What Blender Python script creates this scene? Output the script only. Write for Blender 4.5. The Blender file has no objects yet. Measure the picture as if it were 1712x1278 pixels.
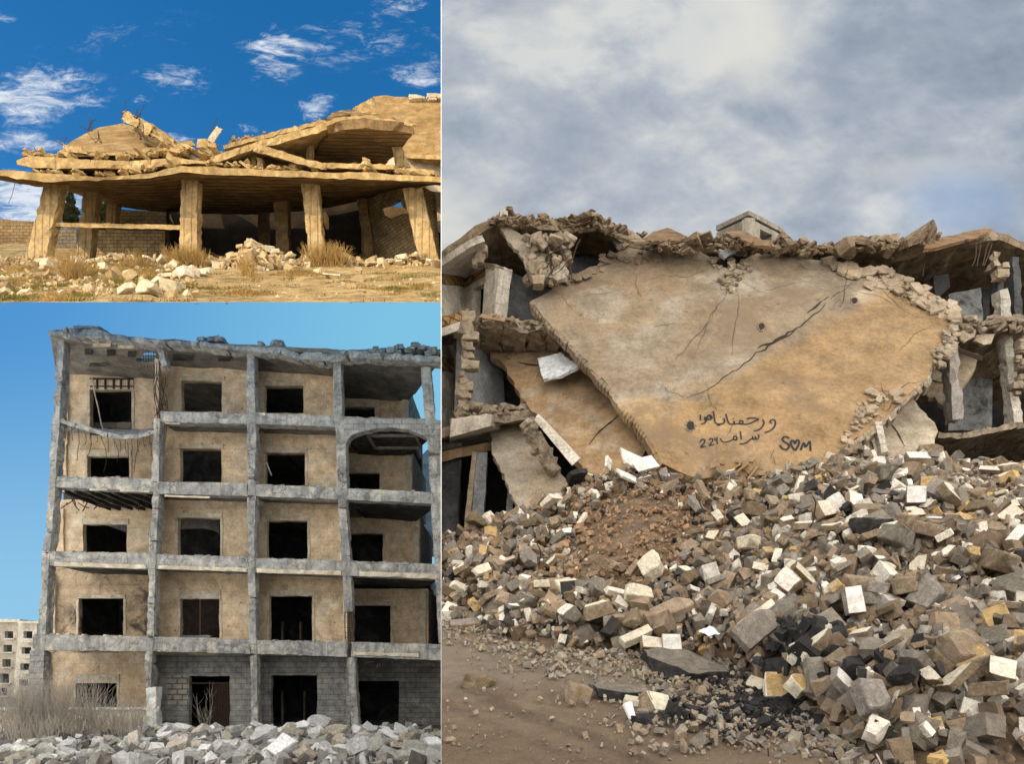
import bpy, bmesh, math, random
import numpy as np
from mathutils import Vector, Matrix, noise, Euler
from mathutils.geometry import delaunay_2d_cdt
R = math.radians
random.seed(7)
SC = bpy.context.scene
COL = SC.collection
# ------------------------------------------------------------------ camera, world, sun, exposure
F, CX, HY, EYE = 1200.0, 856.0, 1120.0, 1.6      # focal length and optical axis in photo pixels, eye height
cam = bpy.data.cameras.new('camera'); cam_o = bpy.data.objects.new('camera', cam); COL.objects.link(cam_o)
cam_o.location = (0, 0, EYE); cam_o.rotation_euler = (R(90), 0, 0)
cam.sensor_fit = 'HORIZONTAL'; cam.sensor_width = 36.0; cam.lens = 36.0 * F / 1712.0
cam.shift_x = 0.0; cam.shift_y = (HY - 639.0) / 1712.0
cam.clip_start = 0.1; cam.clip_end = 3000
SC.camera = cam_o
SUN_DIR = Vector((-0.75, -0.56, 0.44)).normalized()
sun = bpy.data.lights.new('sun', 'SUN'); sun.energy = 4.8; sun.angle = R(0.5); sun.color = (1.0, 0.80, 0.50)
sun_o = bpy.data.objects.new('sun', sun); COL.objects.link(sun_o)
sun_o.rotation_euler = SUN_DIR.to_track_quat('Z', 'Y').to_euler(); sun_o.location = (-30, -20, 40)
W = bpy.data.worlds.new('World'); SC.world = W; W.use_nodes = True
SC.view_settings.view_transform = 'Standard'; SC.view_settings.look = 'None'
SC.view_settings.exposure = 0.0; SC.view_settings.gamma = 1.0; SC.view_settings.use_curve_mapping = False
SC.cycles.max_bounces = 5; SC.cycles.diffuse_bounces = 3; SC.cycles.glossy_bounces = 1
SC.cycles.use_denoising = True
try: SC.cycles.use_light_tree = False
except Exception: pass

class NT:
    def __init__(s, tree): s.t = tree; s.n = tree.nodes; s.l = tree.links
    def new(s, typ, **kw):
        n = s.n.new(typ)
        for k, v in kw.items():
            if k.startswith('_'): setattr(n, k[1:], v)
        return n
    def link(s, a, b): s.l.new(a, b)
    def setv(s, sock, v):
        if hasattr(v, 'links') or isinstance(v, bpy.types.NodeSocket): s.l.new(v, sock)
        else: sock.default_value = v
    def noise(s, vec, scale, detail=4, rough=.6, dist=0.0):
        n = s.n.new('ShaderNodeTexNoise'); s.setv(n.inputs['Vector'], vec)
        n.inputs['Scale'].default_value = scale; n.inputs['Detail'].default_value = detail
        n.inputs['Roughness'].default_value = rough; n.inputs['Distortion'].default_value = dist
        return n.outputs['Fac']
    def ramp(s, fac, stops, interp='LINEAR'):
        n = s.n.new('ShaderNodeValToRGB'); n.color_ramp.interpolation = interp; s.setv(n.inputs[0], fac)
        e = n.color_ramp.elements
        while len(e) < len(stops): e.new(.5)
        for el, (p, c) in zip(e, stops):
            el.position = p; el.color = (c, c, c, 1) if isinstance(c, (int, float)) else (*c[:3], 1)
        return n.outputs[0]
    def mix(s, fac, a, b, mode='MIX'):
        n = s.n.new('ShaderNodeMix'); n.data_type = 'RGBA'; n.blend_type = mode
        s.setv(n.inputs[0], fac)
        for sock, v in ((n.inputs[6], a), (n.inputs[7], b)):
            if isinstance(v, tuple): sock.default_value = (*v[:3], 1)
            else: s.setv(sock, v)
        return n.outputs[2]
    def math(s, op, a, b=0.0, c=None, clamp=False):
        n = s.n.new('ShaderNodeMath'); n.operation = op; n.use_clamp = clamp
        s.setv(n.inputs[0], a); s.setv(n.inputs[1], b)
        if c is not None: s.setv(n.inputs[2], c)
        return n.outputs[0]
    def mapping(s, vec, scale=(1, 1, 1), rot=(0, 0, 0), loc=(0, 0, 0)):
        n = s.n.new('ShaderNodeMapping'); s.setv(n.inputs[0], vec)
        n.inputs['Scale'].default_value = scale; n.inputs['Rotation'].default_value = rot; n.inputs['Location'].default_value = loc
        return n.outputs[0]
    def sep(s, vec):
        n = s.n.new('ShaderNodeSeparateXYZ'); s.setv(n.inputs[0], vec); return n.outputs
    def comb(s, x, y, z):
        n = s.n.new('ShaderNodeCombineXYZ')
        for i, v in enumerate((x, y, z)): s.setv(n.inputs[i], v)
        return n.outputs[0]
    def smooth(s, v, a, b, lo=0.0, hi=1.0):
        n = s.n.new('ShaderNodeMapRange'); n.interpolation_type = 'SMOOTHSTEP'; s.setv(n.inputs[0], v)
        n.inputs[1].default_value = a; n.inputs[2].default_value = b; n.inputs[3].default_value = lo; n.inputs[4].default_value = hi
        return n.outputs[0]
    def blob(s, u, v, cu, cv, ru, rv):
        a = s.math('MULTIPLY', s.math('SUBTRACT', u, cu), 1 / ru); b = s.math('MULTIPLY', s.math('SUBTRACT', v, cv), 1 / rv)
        d = s.math('SQRT', s.math('ADD', s.math('MULTIPLY', a, a), s.math('MULTIPLY', b, b)))
        return s.smooth(d, 1.0, 0.0)
def S2L(r, g, b):
    f = lambda c: (c / 255 / 12.92) if c / 255 <= .04045 else ((c / 255 + .055) / 1.055) ** 2.4
    return (f(r), f(g), f(b))
# world: clear blue sky with thin clouds over the hillside
def build_world():
    n = NT(W.node_tree); W.node_tree.nodes.clear()
    out = n.new('ShaderNodeOutputWorld'); bg = n.new('ShaderNodeBackground'); n.link(bg.outputs[0], out.inputs[0])
    sky = n.new('ShaderNodeTexSky'); sky.sky_type = 'NISHITA'; sky.sun_disc = False
    sky.sun_elevation = math.asin(SUN_DIR.z); sky.sun_rotation = math.atan2(SUN_DIR.x, SUN_DIR.y)
    sky.altitude = 300; sky.dust_density = 0.3; sky.ozone_density = 4.0; sky.air_density = 1.2
    hs = n.new('ShaderNodeHueSaturation'); hs.inputs['Saturation'].default_value = 1.32; hs.inputs['Value'].default_value = 1.12
    n.link(sky.outputs[0], hs.inputs['Color'])
    tc = n.new('ShaderNodeTexCoord'); x, y, z = n.sep(tc.outputs['Generated'])
    yy = n.math('MAXIMUM', y, 0.05)
    u = n.math('DIVIDE', x, yy); v = n.math('DIVIDE', z, yy)
    uv = n.comb(u, v, 0)
    U = lambda px: (px - CX) / F
    V = lambda py: (HY - py) / F
    rv = n.mapping(uv, scale=(1.0, 1.9, 1), rot=(0, 0, R(-30)))
    t1 = n.noise(rv, 7.0, 9, .66, 1.3); t2 = n.noise(n.mapping(uv, scale=(1.0, 2.6, 1), rot=(0, 0, R(28))), 30, 8, .7, 1.2)
    tx = n.math('ADD', n.math('MULTIPLY', t1, .65), n.math('MULTIPLY', t2, .35))
    tx = n.math('ADD', n.math('MULTIPLY', n.math('SUBTRACT', tx, .5), 2.3), .5)
    m = None
    for (px, py, rx, ry, k) in ((50, 160, 190, 85, 1.0), (140, 165, 60, 28, .8), (455, 90, 95, 90, .75), (295, 127, 110, 55, .75), (522, 176, 60, 50, 1.0),
                                (75, 245, 120, 18, .9), (30, 235, 90, 34, .8), (650, 12, 110, 40, .7), (695, 125, 80, 50, .65), (230, 165, 50, 22, .55), (410, 215, 60, 16, .7),
                                (290, 230, 55, 14, .6), (60, 335, 190, 80, 1.4), (165, 340, 70, 45, 1.1), (10, 30, 40, 16, .5), (700, 60, 60, 30, .35), (610, 60, 260, 120, .4), (200, 60, 260, 80, .25)):
        b = n.math('MULTIPLY', n.blob(u, v, U(px), V(py), rx / F, ry / F), k)
        m = b if m is None else n.math('MAXIMUM', m, b)
    c = n.smooth(n.math('ADD', tx, n.math('MULTIPLY', m, .40)), .62, 1.12)
    c = n.math('MULTIPLY', n.math('MULTIPLY', c, n.smooth(m, 0, .45)), n.math('ADD', .35, n.math('MULTIPLY', t2, 1.2)), None, True)
    col = n.mix(n.math('MULTIPLY', c, .95), hs.outputs[0], (5.2, 5.6, 6.1))
    n.link(col, bg.inputs[0]); bg.inputs[1].default_value = 0.15
build_world()

# ------------------------------------------------------------------ helpers
def P(px, py, Y): return Vector(((px - CX) / F * Y, Y, EYE + (HY - py) / F * Y))
def K(px): return (px - CX) / F
def Z(py): return (HY - py) / F
class Plane:
    def __init__(s, a, b, c):
        s.p = P(*a); s.n = (P(*b) - s.p).cross(P(*c) - s.p).normalized()
        if s.n.y > 0: s.n = -s.n
        s.basis()
    def basis(s):
        s.u = Vector((0, 0, 1)).cross(s.n)
        if s.u.length < 1e-3: s.u = Vector((1, 0, 0))
        s.u.normalize()
        s.v = s.n.cross(s.u)
    def at(s, px, py):
        o = Vector((0, 0, EYE)); d = P(px, py, 1.0) - o
        return o + d * ((s.p - o).dot(s.n) / d.dot(s.n))
    def uv(s, w): d = w - s.p; return Vector((d.dot(s.u), d.dot(s.v)))
    def w(s, q): return s.p + s.u * q[0] + s.v * q[1]
def flat(Y): return Plane((0, 0, Y), (100, 0, Y), (0, 100, Y))
SETS = {}
CUR = ['']
def link(name, me, mat, parent=None):
    o = bpy.data.objects.new(name, me); COL.objects.link(o)
    mats = mat if isinstance(mat, (list, tuple)) else [mat]
    if len(me.materials) == 0:
        for m in mats: me.materials.append(m)
    if parent is not None:
        o.parent = parent
        r = parent
        while r.parent: r = r.parent
        if r.type == 'EMPTY' or True: o.matrix_parent_inverse = Matrix.Translation(-Vector(r['_b'])) if parent is r else Matrix.Identity(4)
    SETS.setdefault(CUR[0], []).append(o)
    return o
def thing(name, label, cat, base, group=None):
    o = bpy.data.objects.new(name, None); COL.objects.link(o); o.empty_display_size = .3
    o.location = base; o['_b'] = tuple(base); o['label'] = label; o['category'] = cat
    if group: o['group'] = group
    return o
def tag(o, label, cat, group=None):
    o['label'] = label; o['category'] = cat
    if group: o['group'] = group
    return o
def struct(o, kind='structure'): o['kind'] = kind; return o
def mesh_from(name, verts, faces, smooth=False):
    me = bpy.data.meshes.new(name); me.from_pydata([tuple(v) for v in verts], [], faces); me.update()
    if smooth: me.polygons.foreach_set('use_smooth', [True] * len(me.polygons))
    return me
def rebase(o):
    """put a single-mesh thing's origin at its base"""
    co = np.empty(len(o.data.vertices) * 3); o.data.vertices.foreach_get('co', co); co = co.reshape(-1, 3)
    b = Vector((co[:, 0].mean(), co[:, 1].mean(), co[:, 2].min()))
    o.data.transform(Matrix.Translation(-b)); o.location = b; o['_b'] = tuple(b); return o
def nz(p, s, a, seed=0.0):
    q = Vector((p[0] * s + seed, p[1] * s - seed, p[2] * s + 3 * seed)); return noise.noise_vector(q) * a
def hexa_data(c, cell=.4, rough=.02, seed=0.0, chip=0.0, nmax=60):
    """c: 8 corners, index = i + 2j + 4k (i along x, j along depth, k up); surface grid of a rough block"""
    c = [Vector(p) for p in c]
    L = [max((c[1] - c[0]).length, (c[5] - c[4]).length), max((c[2] - c[0]).length, (c[6] - c[4]).length), max((c[4] - c[0]).length, (c[5] - c[1]).length)]
    n = [max(1, min(nmax, int(round(l / cell)))) for l in L]
    idx = {}; vs = []; fs = []
    def V(i, j, k):
        if (i, j, k) in idx: return idx[(i, j, k)]
        a, b, d = i / n[0], j / n[1], k / n[2]
        p = Vector((0, 0, 0))
        for q in range(8):
            w = (a if q & 1 else 1 - a) * (b if q & 2 else 1 - b) * (d if q & 4 else 1 - d); p += c[q] * w
        ext = (i in (0, n[0])) + (j in (0, n[1])) + (k in (0, n[2]))
        p2 = p + nz(p, .9 / max(cell, .12), rough, seed) + nz(p, 2.7 / max(cell, .12), rough * .6, seed + 5)
        if chip and ext >= 2:
            h = noise.noise(p * 2.3 + Vector((seed, 0, 0)))
            if h > .05:
                ctr = sum(c, Vector()) / 8
                p2 = p2 + ((p - ctr).normalized() * -chip * min(1, h * 2.2))
        idx[(i, j, k)] = len(vs); vs.append(p2); return idx[(i, j, k)]
    for i in range(n[0]):
        for j in range(n[1]):
            fs.append((V(i, j, 0), V(i, j + 1, 0), V(i + 1, j + 1, 0), V(i + 1, j, 0)))
            fs.append((V(i, j, n[2]), V(i + 1, j, n[2]), V(i + 1, j + 1, n[2]), V(i, j + 1, n[2])))
    for i in range(n[0]):
        for k in range(n[2]):
            fs.append((V(i, 0, k), V(i + 1, 0, k), V(i + 1, 0, k + 1), V(i, 0, k + 1)))
            fs.append((V(i, n[1], k), V(i, n[1], k + 1), V(i + 1, n[1], k + 1), V(i + 1, n[1], k)))
    for j in range(n[1]):
        for k in range(n[2]):
            fs.append((V(0, j, k), V(0, j, k + 1), V(0, j + 1, k + 1), V(0, j + 1, k)))
            fs.append((V(n[0], j, k), V(n[0], j + 1, k), V(n[0], j + 1, k + 1), V(n[0], j, k + 1)))
    return vs, fs
def hexa(name, c, mat, parent=None, **kw):
    vs, fs = hexa_data(c, **kw); return link(name, mesh_from(name, vs, fs), mat, parent)
def hx(x0, x1, y0, y1, Ya, Yb, x0b=None, x1b=None, y0b=None, y1b=None, sh=0.0):
    """eight corners of a block from its front outline in photo measure at distance Ya, running straight back to Yb.
       y0 top, y1 bottom on the left; y0b, y1b the same on the right; x0b, x1b the x of the bottom corners; sh lifts the back"""
    x0b = x0 if x0b is None else x0b; x1b = x1 if x1b is None else x1b
    y0b = y0 if y0b is None else y0b; y1b = y1 if y1b is None else y1b
    fr = [P(x0b, y1, Ya), P(x1b, y1b, Ya), P(x0, y0, Ya), P(x1, y0b, Ya)]
    d = Vector((0, Yb - Ya, sh))
    return [fr[0], fr[1], fr[0] + d, fr[1] + d, fr[2], fr[3], fr[2] + d, fr[3] + d]
def inpoly(p, poly):
    x, y = p[0], p[1]; r = False; n = len(poly)
    for i in range(n):
        x1, y1 = poly[i][0], poly[i][1]; x2, y2 = poly[i - 1][0], poly[i - 1][1]
        if (y1 > y) != (y2 > y) and x < (x2 - x1) * (y - y1) / (y2 - y1) + x1: r = not r
    return r
def jagged(poly, step, jag, seed):
    rnd = random.Random(seed); out = []
    for i in range(len(poly)):
        a, b = Vector(poly[i][:2]), Vector(poly[(i + 1) % len(poly)][:2]); L = (b - a).length
        n = max(1, int(L / step)); t = (b - a).normalized() if L > 0 else Vector((1, 0)); nn = Vector((-t.y, t.x))
        out.append(a.copy())
        for k in range(1, n): out.append(a + (b - a) * ((k + rnd.uniform(-.3, .3)) / n) + nn * rnd.uniform(-jag, jag))
    return out
def plate(name, outline, plane, thick, mat, parent=None, holes=(), cell=.35, rough=.015, jag=.04, seed=1, edge_rough=.05, bend=None, holejag=0.0, wscale=1.0):
    """a slab or wall with a given outline (photo measure, laid on a plane standing in the scene), real thickness and rough edges"""
    rnd = random.Random(seed)
    o2 = [plane.uv(plane.at(*q)) if not isinstance(q, Vector) else plane.uv(q) for q in outline]
    o2 = jagged(o2, cell, jag, seed)
    h2 = [jagged([plane.uv(plane.at(*q)) for q in h], cell, holejag, seed + 9) for h in holes]
    verts = []; edges = []
    for ring in [o2] + h2:
        s = len(verts); verts += ring; edges += [(s + i, s + (i + 1) % len(ring)) for i in range(len(ring))]
    xs = [v[0] for v in o2]; ys = [v[1] for v in o2]
    x = min(xs)
    while x < max(xs):
        y = min(ys)
        while y < max(ys):
            q = Vector((x + rnd.uniform(-.35, .35) * cell, y + rnd.uniform(-.35, .35) * cell))
            if inpoly(q, o2) and not any(inpoly(q, h) for h in h2): verts.append(q)
            y += cell
        x += cell
    res = delaunay_2d_cdt([Vector(v[:2]) for v in verts], edges, [], 0, 1e-5)
    V2, T = res[0], res[2]
    tris = []
    for t in T:
        c = sum((V2[i] for i in t), Vector((0, 0))) / len(t)
        if inpoly(c, o2) and not any(inpoly(c, h) for h in h2):
            a, b, d = V2[t[0]], V2[t[1]], V2[t[2]]
            if (b - a).cross(d - a) < 0: t = list(reversed(t))
            tris.append(tuple(t))
    used = sorted({i for t in tris for i in t}); mp = {u: k for k, u in enumerate(used)}
    front = []; 
    for u in used:
        w = plane.w(V2[u]); d = noise.noise(w * 1.1 * wscale + Vector((seed, 0, 0))) * rough * 1.6 + noise.noise(w * 5.0 * wscale) * rough
        if bend: d += bend(V2[u][0], V2[u][1])
        front.append(w + plane.n * d)
    N = len(front)
    bdry = {}
    for t in tris:
        for i in range(len(t)):
            e = (mp[t[i]], mp[t[(i + 1) % len(t)]])
            if (e[1], e[0]) in bdry: del bdry[(e[1], e[0])]
            else: bdry[e] = 1
    faces = [tuple(mp[i] for i in t) for t in tris]
    verts3 = list(front) + [f - plane.n * thick for f in front]
    faces += [tuple(N + i for i in reversed(f)) for f in faces[:]]
    mid = {}
    for (a, b) in bdry:
        for q in (a, b):
            if q not in mid:
                mid[q] = len(verts3)
                w = front[q] - plane.n * thick * rnd.uniform(.3, .7)
                verts3.append(w + Vector((rnd.uniform(-1, 1), rnd.uniform(-1, 1), rnd.uniform(-1, 1))) * edge_rough * .6)
        faces.append((b, a, mid[a], mid[b])); faces.append((mid[b], mid[a], N + a, N + b))
    return link(name, mesh_from(name, verts3, faces), mat, parent)
def tube_data(pts, r, seg=5, taper=1.0):
    pts = [Vector(p) for p in pts]; vs = []; fs = []
    for i, p in enumerate(pts):
        t = (pts[min(i + 1, len(pts) - 1)] - pts[max(i - 1, 0)]).normalized()
        a = t.orthogonal().normalized(); b = t.cross(a)
        rr = r * (1 + (taper - 1) * i / max(1, len(pts) - 1))
        for k in range(seg):
            an = 2 * math.pi * k / seg; vs.append(p + (a * math.cos(an) + b * math.sin(an)) * rr)
    for i in range(len(pts) - 1):
        for k in range(seg):
            fs.append((i * seg + k, i * seg + (k + 1) % seg, (i + 1) * seg + (k + 1) % seg, (i + 1) * seg + k))
    fs.append(tuple(range(seg - 1, -1, -1))); fs.append(tuple((len(pts) - 1) * seg + k for k in range(seg)))
    return vs, fs
def merge(parts):
    V = []; Fc = []
    for vs, fs in parts:
        o = len(V); V += list(vs); Fc += [tuple(i + o for i in f) for f in fs]
    return V, Fc
def tube(name, pts, r, mat, parent=None, **kw):
    vs, fs = tube_data(pts, r, **kw); return link(name, mesh_from(name, vs, fs, True), mat, parent)
def wiggle(a, b, n, amp, rnd):
    a, b = Vector(a), Vector(b); s = (b - a).length
    out = []
    o1 = Vector((rnd.uniform(-1, 1), rnd.uniform(-1, 1), rnd.uniform(-1, 1)))
    for i in range(n + 1):
        t = i / n; out.append(a + (b - a) * t + o1 * math.sin(t * math.pi) * amp * s + Vector((rnd.uniform(-1, 1), rnd.uniform(-1, 1), rnd.uniform(-1, 1))) * amp * s * .15)
    return out
def ribbon(name, strokes, plane, w, mat, parent=None, lift=.004, smooth_it=True, taper=False):
    """strokes painted or cracked into a slab, as thin flat bands lying on it"""
    V = []; Fc = []
    for st in strokes:
        pts = [plane.at(*q) + plane.n * lift for q in st]
        if smooth_it and len(pts) > 2:
            q = []
            for i in range(len(pts) - 1):
                p0, p1, p2, p3 = pts[max(i - 1, 0)], pts[i], pts[i + 1], pts[min(i + 2, len(pts) - 1)]
                for k in range(5):
                    t = k / 5; q.append(.5 * ((2 * p1) + (-p0 + p2) * t + (2 * p0 - 5 * p1 + 4 * p2 - p3) * t * t + (-p0 + 3 * p1 - 3 * p2 + p3) * t ** 3))
            q.append(pts[-1]); pts = q
        o = len(V); n = len(pts)
        for i, p in enumerate(pts):
            t = (pts[min(i + 1, n - 1)] - pts[max(i - 1, 0)]).normalized(); s = plane.n.cross(t).normalized()
            ww = w * (.5 if not taper else .15 + .5 * math.sin(math.pi * (i + .5) / n) * (.5 + random.random()))
            V += [p + s * ww, p - s * ww]
        for i in range(n - 1): Fc.append((o + 2 * i, o + 2 * i + 1, o + 2 * i + 3, o + 2 * i + 2))
    return link(name, mesh_from(name, V, Fc), mat, parent)
# broken pieces of masonry
def chunk_data(rnd, dims, cuts=2, bev=.03, rock=0.0, jit=.12, sub=0):
    bm = bmesh.new(); bmesh.ops.create_cube(bm, size=1.0)
    for v in bm.verts:
        v.co = Vector((v.co.x * dims[0] * (1 + rnd.uniform(-jit, jit)), v.co.y * dims[1] * (1 + rnd.uniform(-jit, jit)), v.co.z * dims[2] * (1 + rnd.uniform(-jit, jit))))
    for c in range(cuts):
        n = Vector((rnd.choice((-1, 1)) * rnd.uniform(.2, 1), rnd.choice((-1, 1)) * rnd.uniform(.2, 1), rnd.choice((-1, 1)) * rnd.uniform(.1, 1))).normalized()
        ext = max(n.dot(v.co) for v in bm.verts); d = ext * rnd.uniform(.55, .85)
        g = bmesh.ops.bisect_plane(bm, geom=bm.verts[:] + bm.edges[:] + bm.faces[:], plane_co=n * d, plane_no=n, clear_outer=True)
        e = [x for x in g['geom_cut'] if isinstance(x, bmesh.types.BMEdge)]
        if e: bmesh.ops.contextual_create(bm, geom=e)
    bmesh.ops.recalc_face_normals(bm, faces=bm.faces)
    if bev: bmesh.ops.bevel(bm, geom=bm.edges[:], offset=bev * min(dims), segments=1, affect='EDGES')
    if sub:
        bmesh.ops.triangulate(bm, faces=[f for f in bm.faces if len(f.verts) > 4])
        bmesh.ops.subdivide_edges(bm, edges=bm.edges[:], cuts=sub, use_grid_fill=True)
        s = rnd.uniform(0, 50)
        for v in bm.verts:
            v.co += nz(v.co, 3.0 / max(dims), rock * min(dims), s) + nz(v.co, 9.0 / max(dims), rock * min(dims) * .4, s)
    bm.normal_update()
    vs = [v.co.copy() for v in bm.verts]; fs = [tuple(v.index for v in f.verts) for f in bm.faces]
    bm.verts.index_update(); fs = [tuple(v.index for v in f.verts) for f in bm.faces]
    nm = [f.normal.copy() for f in bm.faces]
    bm.free(); return vs, fs, nm
def piece_mesh(name, rnd, dims, mats, painted=True, **kw):
    vs, fs, nm = chunk_data(rnd, dims, **kw); me = mesh_from(name, vs, fs)
    for m in mats: me.materials.append(m)
    if painted and len(mats) > 1:
        for p, n in zip(me.polygons, nm):
            if n.z > .9: p.material_index = 1
    return me
def soup(name, items, mat, protos, colors):
    """one object of many small fragments; items: (proto index, matrix, colour)"""
    V = []; Fi = []; C = []; off = 0
    pv = [np.array([tuple(v) for v in p[0]]) for p in protos]
    for (k, M, c) in items:
        m = np.array(M); v = pv[k] @ m[:3, :3].T + m[:3, 3]
        V.append(v); Fi += [tuple(i + off for i in f) for f in protos[k][1]]; C.append(np.tile(np.array([*c, 1.0]), (len(v), 1))); off += len(v)
    V = np.concatenate(V); me = bpy.data.meshes.new(name); me.from_pydata(V.tolist(), [], Fi); me.update()
    a = me.color_attributes.new('tint', 'FLOAT_COLOR', 'POINT'); a.data.foreach_set('color', np.concatenate(C).astype(np.float32).ravel())
    return link(name, me, mat)

# ------------------------------------------------------------------ materials
def material(name):
    m = bpy.data.materials.new(name); m.use_nodes = True; n = NT(m.node_tree)
    b = m.node_tree.nodes['Principled BSDF']; b.inputs['Roughness'].default_value = .9
    b.inputs['Specular IOR Level'].default_value = .2
    return m, n, b
def conc(name, c1, c2, c3=None, sc=1.0, bump=.5, dark=None, darkamt=.5, boards=None, brick=None, cracks=0.0, streak=None, tint=False, pits=0.0, speck=.35, objrand=0.0, coords='Object', stains=(), fine=.55, brickdir=.9, half=None):
    """weathered mineral surface: two or three base colours in large blotches, grit, pits, cracks, soot, board marks or block joints"""
    m, n, b = material(name)
    tc = n.new('ShaderNodeTexCoord').outputs[coords]
    big = n.noise(tc, .55 * sc, 6, .65, .4); med = n.noise(tc, 2.6 * sc, 8, .7); fn = n.noise(tc, 21 * sc, 7, .8)
    col = n.mix(n.ramp(big, ((.38, 0), (.62, 1))), c1, c2)
    if c3: col = n.mix(n.ramp(n.noise(tc, 1.3 * sc, 8, .68, .8), ((.48, 0), (.66, 1))), col, c3)
    for (bl, cc, amt) in stains:
        x, y, z = n.sep(tc); f = n.blob(x, z, bl[0], bl[1], bl[2], bl[3])
        f = n.smooth(n.math('ADD', f, n.math('MULTIPLY', n.math('SUBTRACT', med, .5), 1.1)), .3, .65)
        col = n.mix(n.math('MULTIPLY', f, amt), col, cc)
    if half:
        (ax, az), (bx, bz), cc, amt = half; L = math.hypot(bx - ax, bz - az); x, y, z = n.sep(tc)
        d = n.math('ADD', n.math('MULTIPLY', n.math('SUBTRACT', x, ax), (bz - az) / L), n.math('MULTIPLY', n.math('SUBTRACT', z, az), -(bx - ax) / L))
        d = n.math('ADD', d, n.math('MULTIPLY', n.math('SUBTRACT', big, .5), 1.5)); d = n.math('ADD', d, n.math('MULTIPLY', n.math('SUBTRACT', med, .5), .8))
        col = n.mix(n.math('MULTIPLY', n.smooth(d, -.15, .35), amt), col, cc)
    g = n.math('ADD', n.math('MULTIPLY', n.math('SUBTRACT', med, .5), 1.9), n.math('MULTIPLY', n.math('SUBTRACT', fn, .5), speck * 6.0))
    gg = n.math('ADD', 1.0, g)
    col = n.mix(1.0, col, n.comb(gg, gg, gg), 'MULTIPLY')
    if streak:
        st = n.noise(n.mapping(tc, scale=(3.2 * sc, 3.2 * sc, .35 * sc)), 1.0, 5, .6)
        col = n.mix(n.math('MULTIPLY', n.ramp(st, ((.5, 0), (.68, 1))), streak[1]), col, streak[0])
    if dark:
        dk = n.noise(tc, .9 * sc, 8, .72, 1.0)
        col = n.mix(n.math('MULTIPLY', n.ramp(dk, ((.52, 0), (.64, 1))), darkamt), col, dark)
    h = n.math('ADD', n.math('MULTIPLY', med, .8), n.math('MULTIPLY', fn, fine))
    if cracks:
        vo = n.new('ShaderNodeTexVoronoi', _feature='DISTANCE_TO_EDGE'); n.link(n.mix(.12, tc, n.new('ShaderNodeTexNoise').outputs['Color']), vo.inputs['Vector'])
        vo.inputs['Scale'].default_value = 1.1 * sc * (cracks if cracks > 1 else 1)
        cr = n.ramp(vo.outputs['Distance'], ((.0, 0), (.018, 1)))
        gate = n.ramp(n.noise(tc, .8 * sc, 3), ((.45, 1), (.55, 0)))
        cr = n.math('MAXIMUM', cr, gate)
        col = n.mix(n.math('MULTIPLY', n.math('SUBTRACT', 1, cr), .75), col, (.02, .016, .012)); h = n.math('ADD', h, n.math('MULTIPLY', cr, .6))
    if pits:
        v2 = n.new('ShaderNodeTexVoronoi'); n.link(tc, v2.inputs['Vector']); v2.inputs['Scale'].default_value = 3.4 * sc
        pt = n.ramp(v2.outputs['Distance'], ((.07, 0), (.12, 1)))
        gate = n.ramp(n.noise(tc, 1.1 * sc, 3), ((.46, 1), (.56, 0))); pt = n.math('MAXIMUM', pt, gate)
        col = n.mix(n.math('MULTIPLY', n.math('SUBTRACT', 1, pt), pits), col, (.06, .045, .03)); h = n.math('ADD', h, pt)
    if boards:
        w = n.new('ShaderNodeTexWave', _wave_type='BANDS', _bands_direction=boards[0]); n.link(tc, w.inputs['Vector'])
        w.inputs['Scale'].default_value = boards[1]; w.inputs['Distortion'].default_value = 1.2; w.inputs['Detail'].default_value = 3; w.inputs['Detail Scale'].default_value = .6
        wl = n.ramp(w.outputs['Fac'], ((0, 0), (.26, 1)))
        col = n.mix(n.math('MULTIPLY', n.math('SUBTRACT', 1, wl), boards[3] if len(boards) > 3 else .8), col, boards[2]); h = n.math('ADD', h, n.math('MULTIPLY', wl, .9))
    if brick:
        x, y, z = n.sep(tc)
        bk = n.new('ShaderNodeTexBrick'); n.link(n.comb(n.math('ADD', x, n.math('MULTIPLY', y, brickdir)), z, 0), bk.inputs['Vector'])
        bk.inputs['Scale'].default_value = 1.0; bk.inputs['Brick Width'].default_value = brick[0]; bk.inputs['Row Height'].default_value = brick[1]
        bk.inputs['Mortar Size'].default_value = brick[2]; bk.inputs['Mortar Smooth'].default_value = .3
        bk.inputs['Color1'].default_value = (1, 1, 1, 1); bk.inputs['Color2'].default_value = (.72, .72, .72, 1); bk.inputs['Mortar'].default_value = (.3, .27, .22, 1)
        col = n.mix(brick[3] if len(brick) > 3 else .8, col, n.mix(1.0, col, bk.outputs['Color'], 'MULTIPLY')); h = n.math('SUBTRACT', h, n.math('MULTIPLY', bk.outputs['Fac'], .9))
    if tint:
        at = n.new('ShaderNodeVertexColor', _layer_name='tint'); col = n.mix(1.0, at.outputs[0], n.comb(gg, gg, gg), 'MULTIPLY')
    if objrand:
        oi = n.new('ShaderNodeObjectInfo').outputs['Random']
        k = n.math('ADD', 1 - objrand, n.math('MULTIPLY', oi, 2 * objrand)); col = n.mix(1.0, col, n.comb(k, k, n.math('MULTIPLY', k, n.math('ADD', .92, n.math('MULTIPLY', oi, .14)))), 'MULTIPLY')
    n.link(col, b.inputs['Base Color'])
    bp = n.new('ShaderNodeBump'); bp.inputs['Strength'].default_value = bump; bp.inputs['Distance'].default_value = .085 / sc
    n.link(h, bp.inputs['Height']); n.link(bp.outputs[0], b.inputs['Normal'])
    return m
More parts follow.
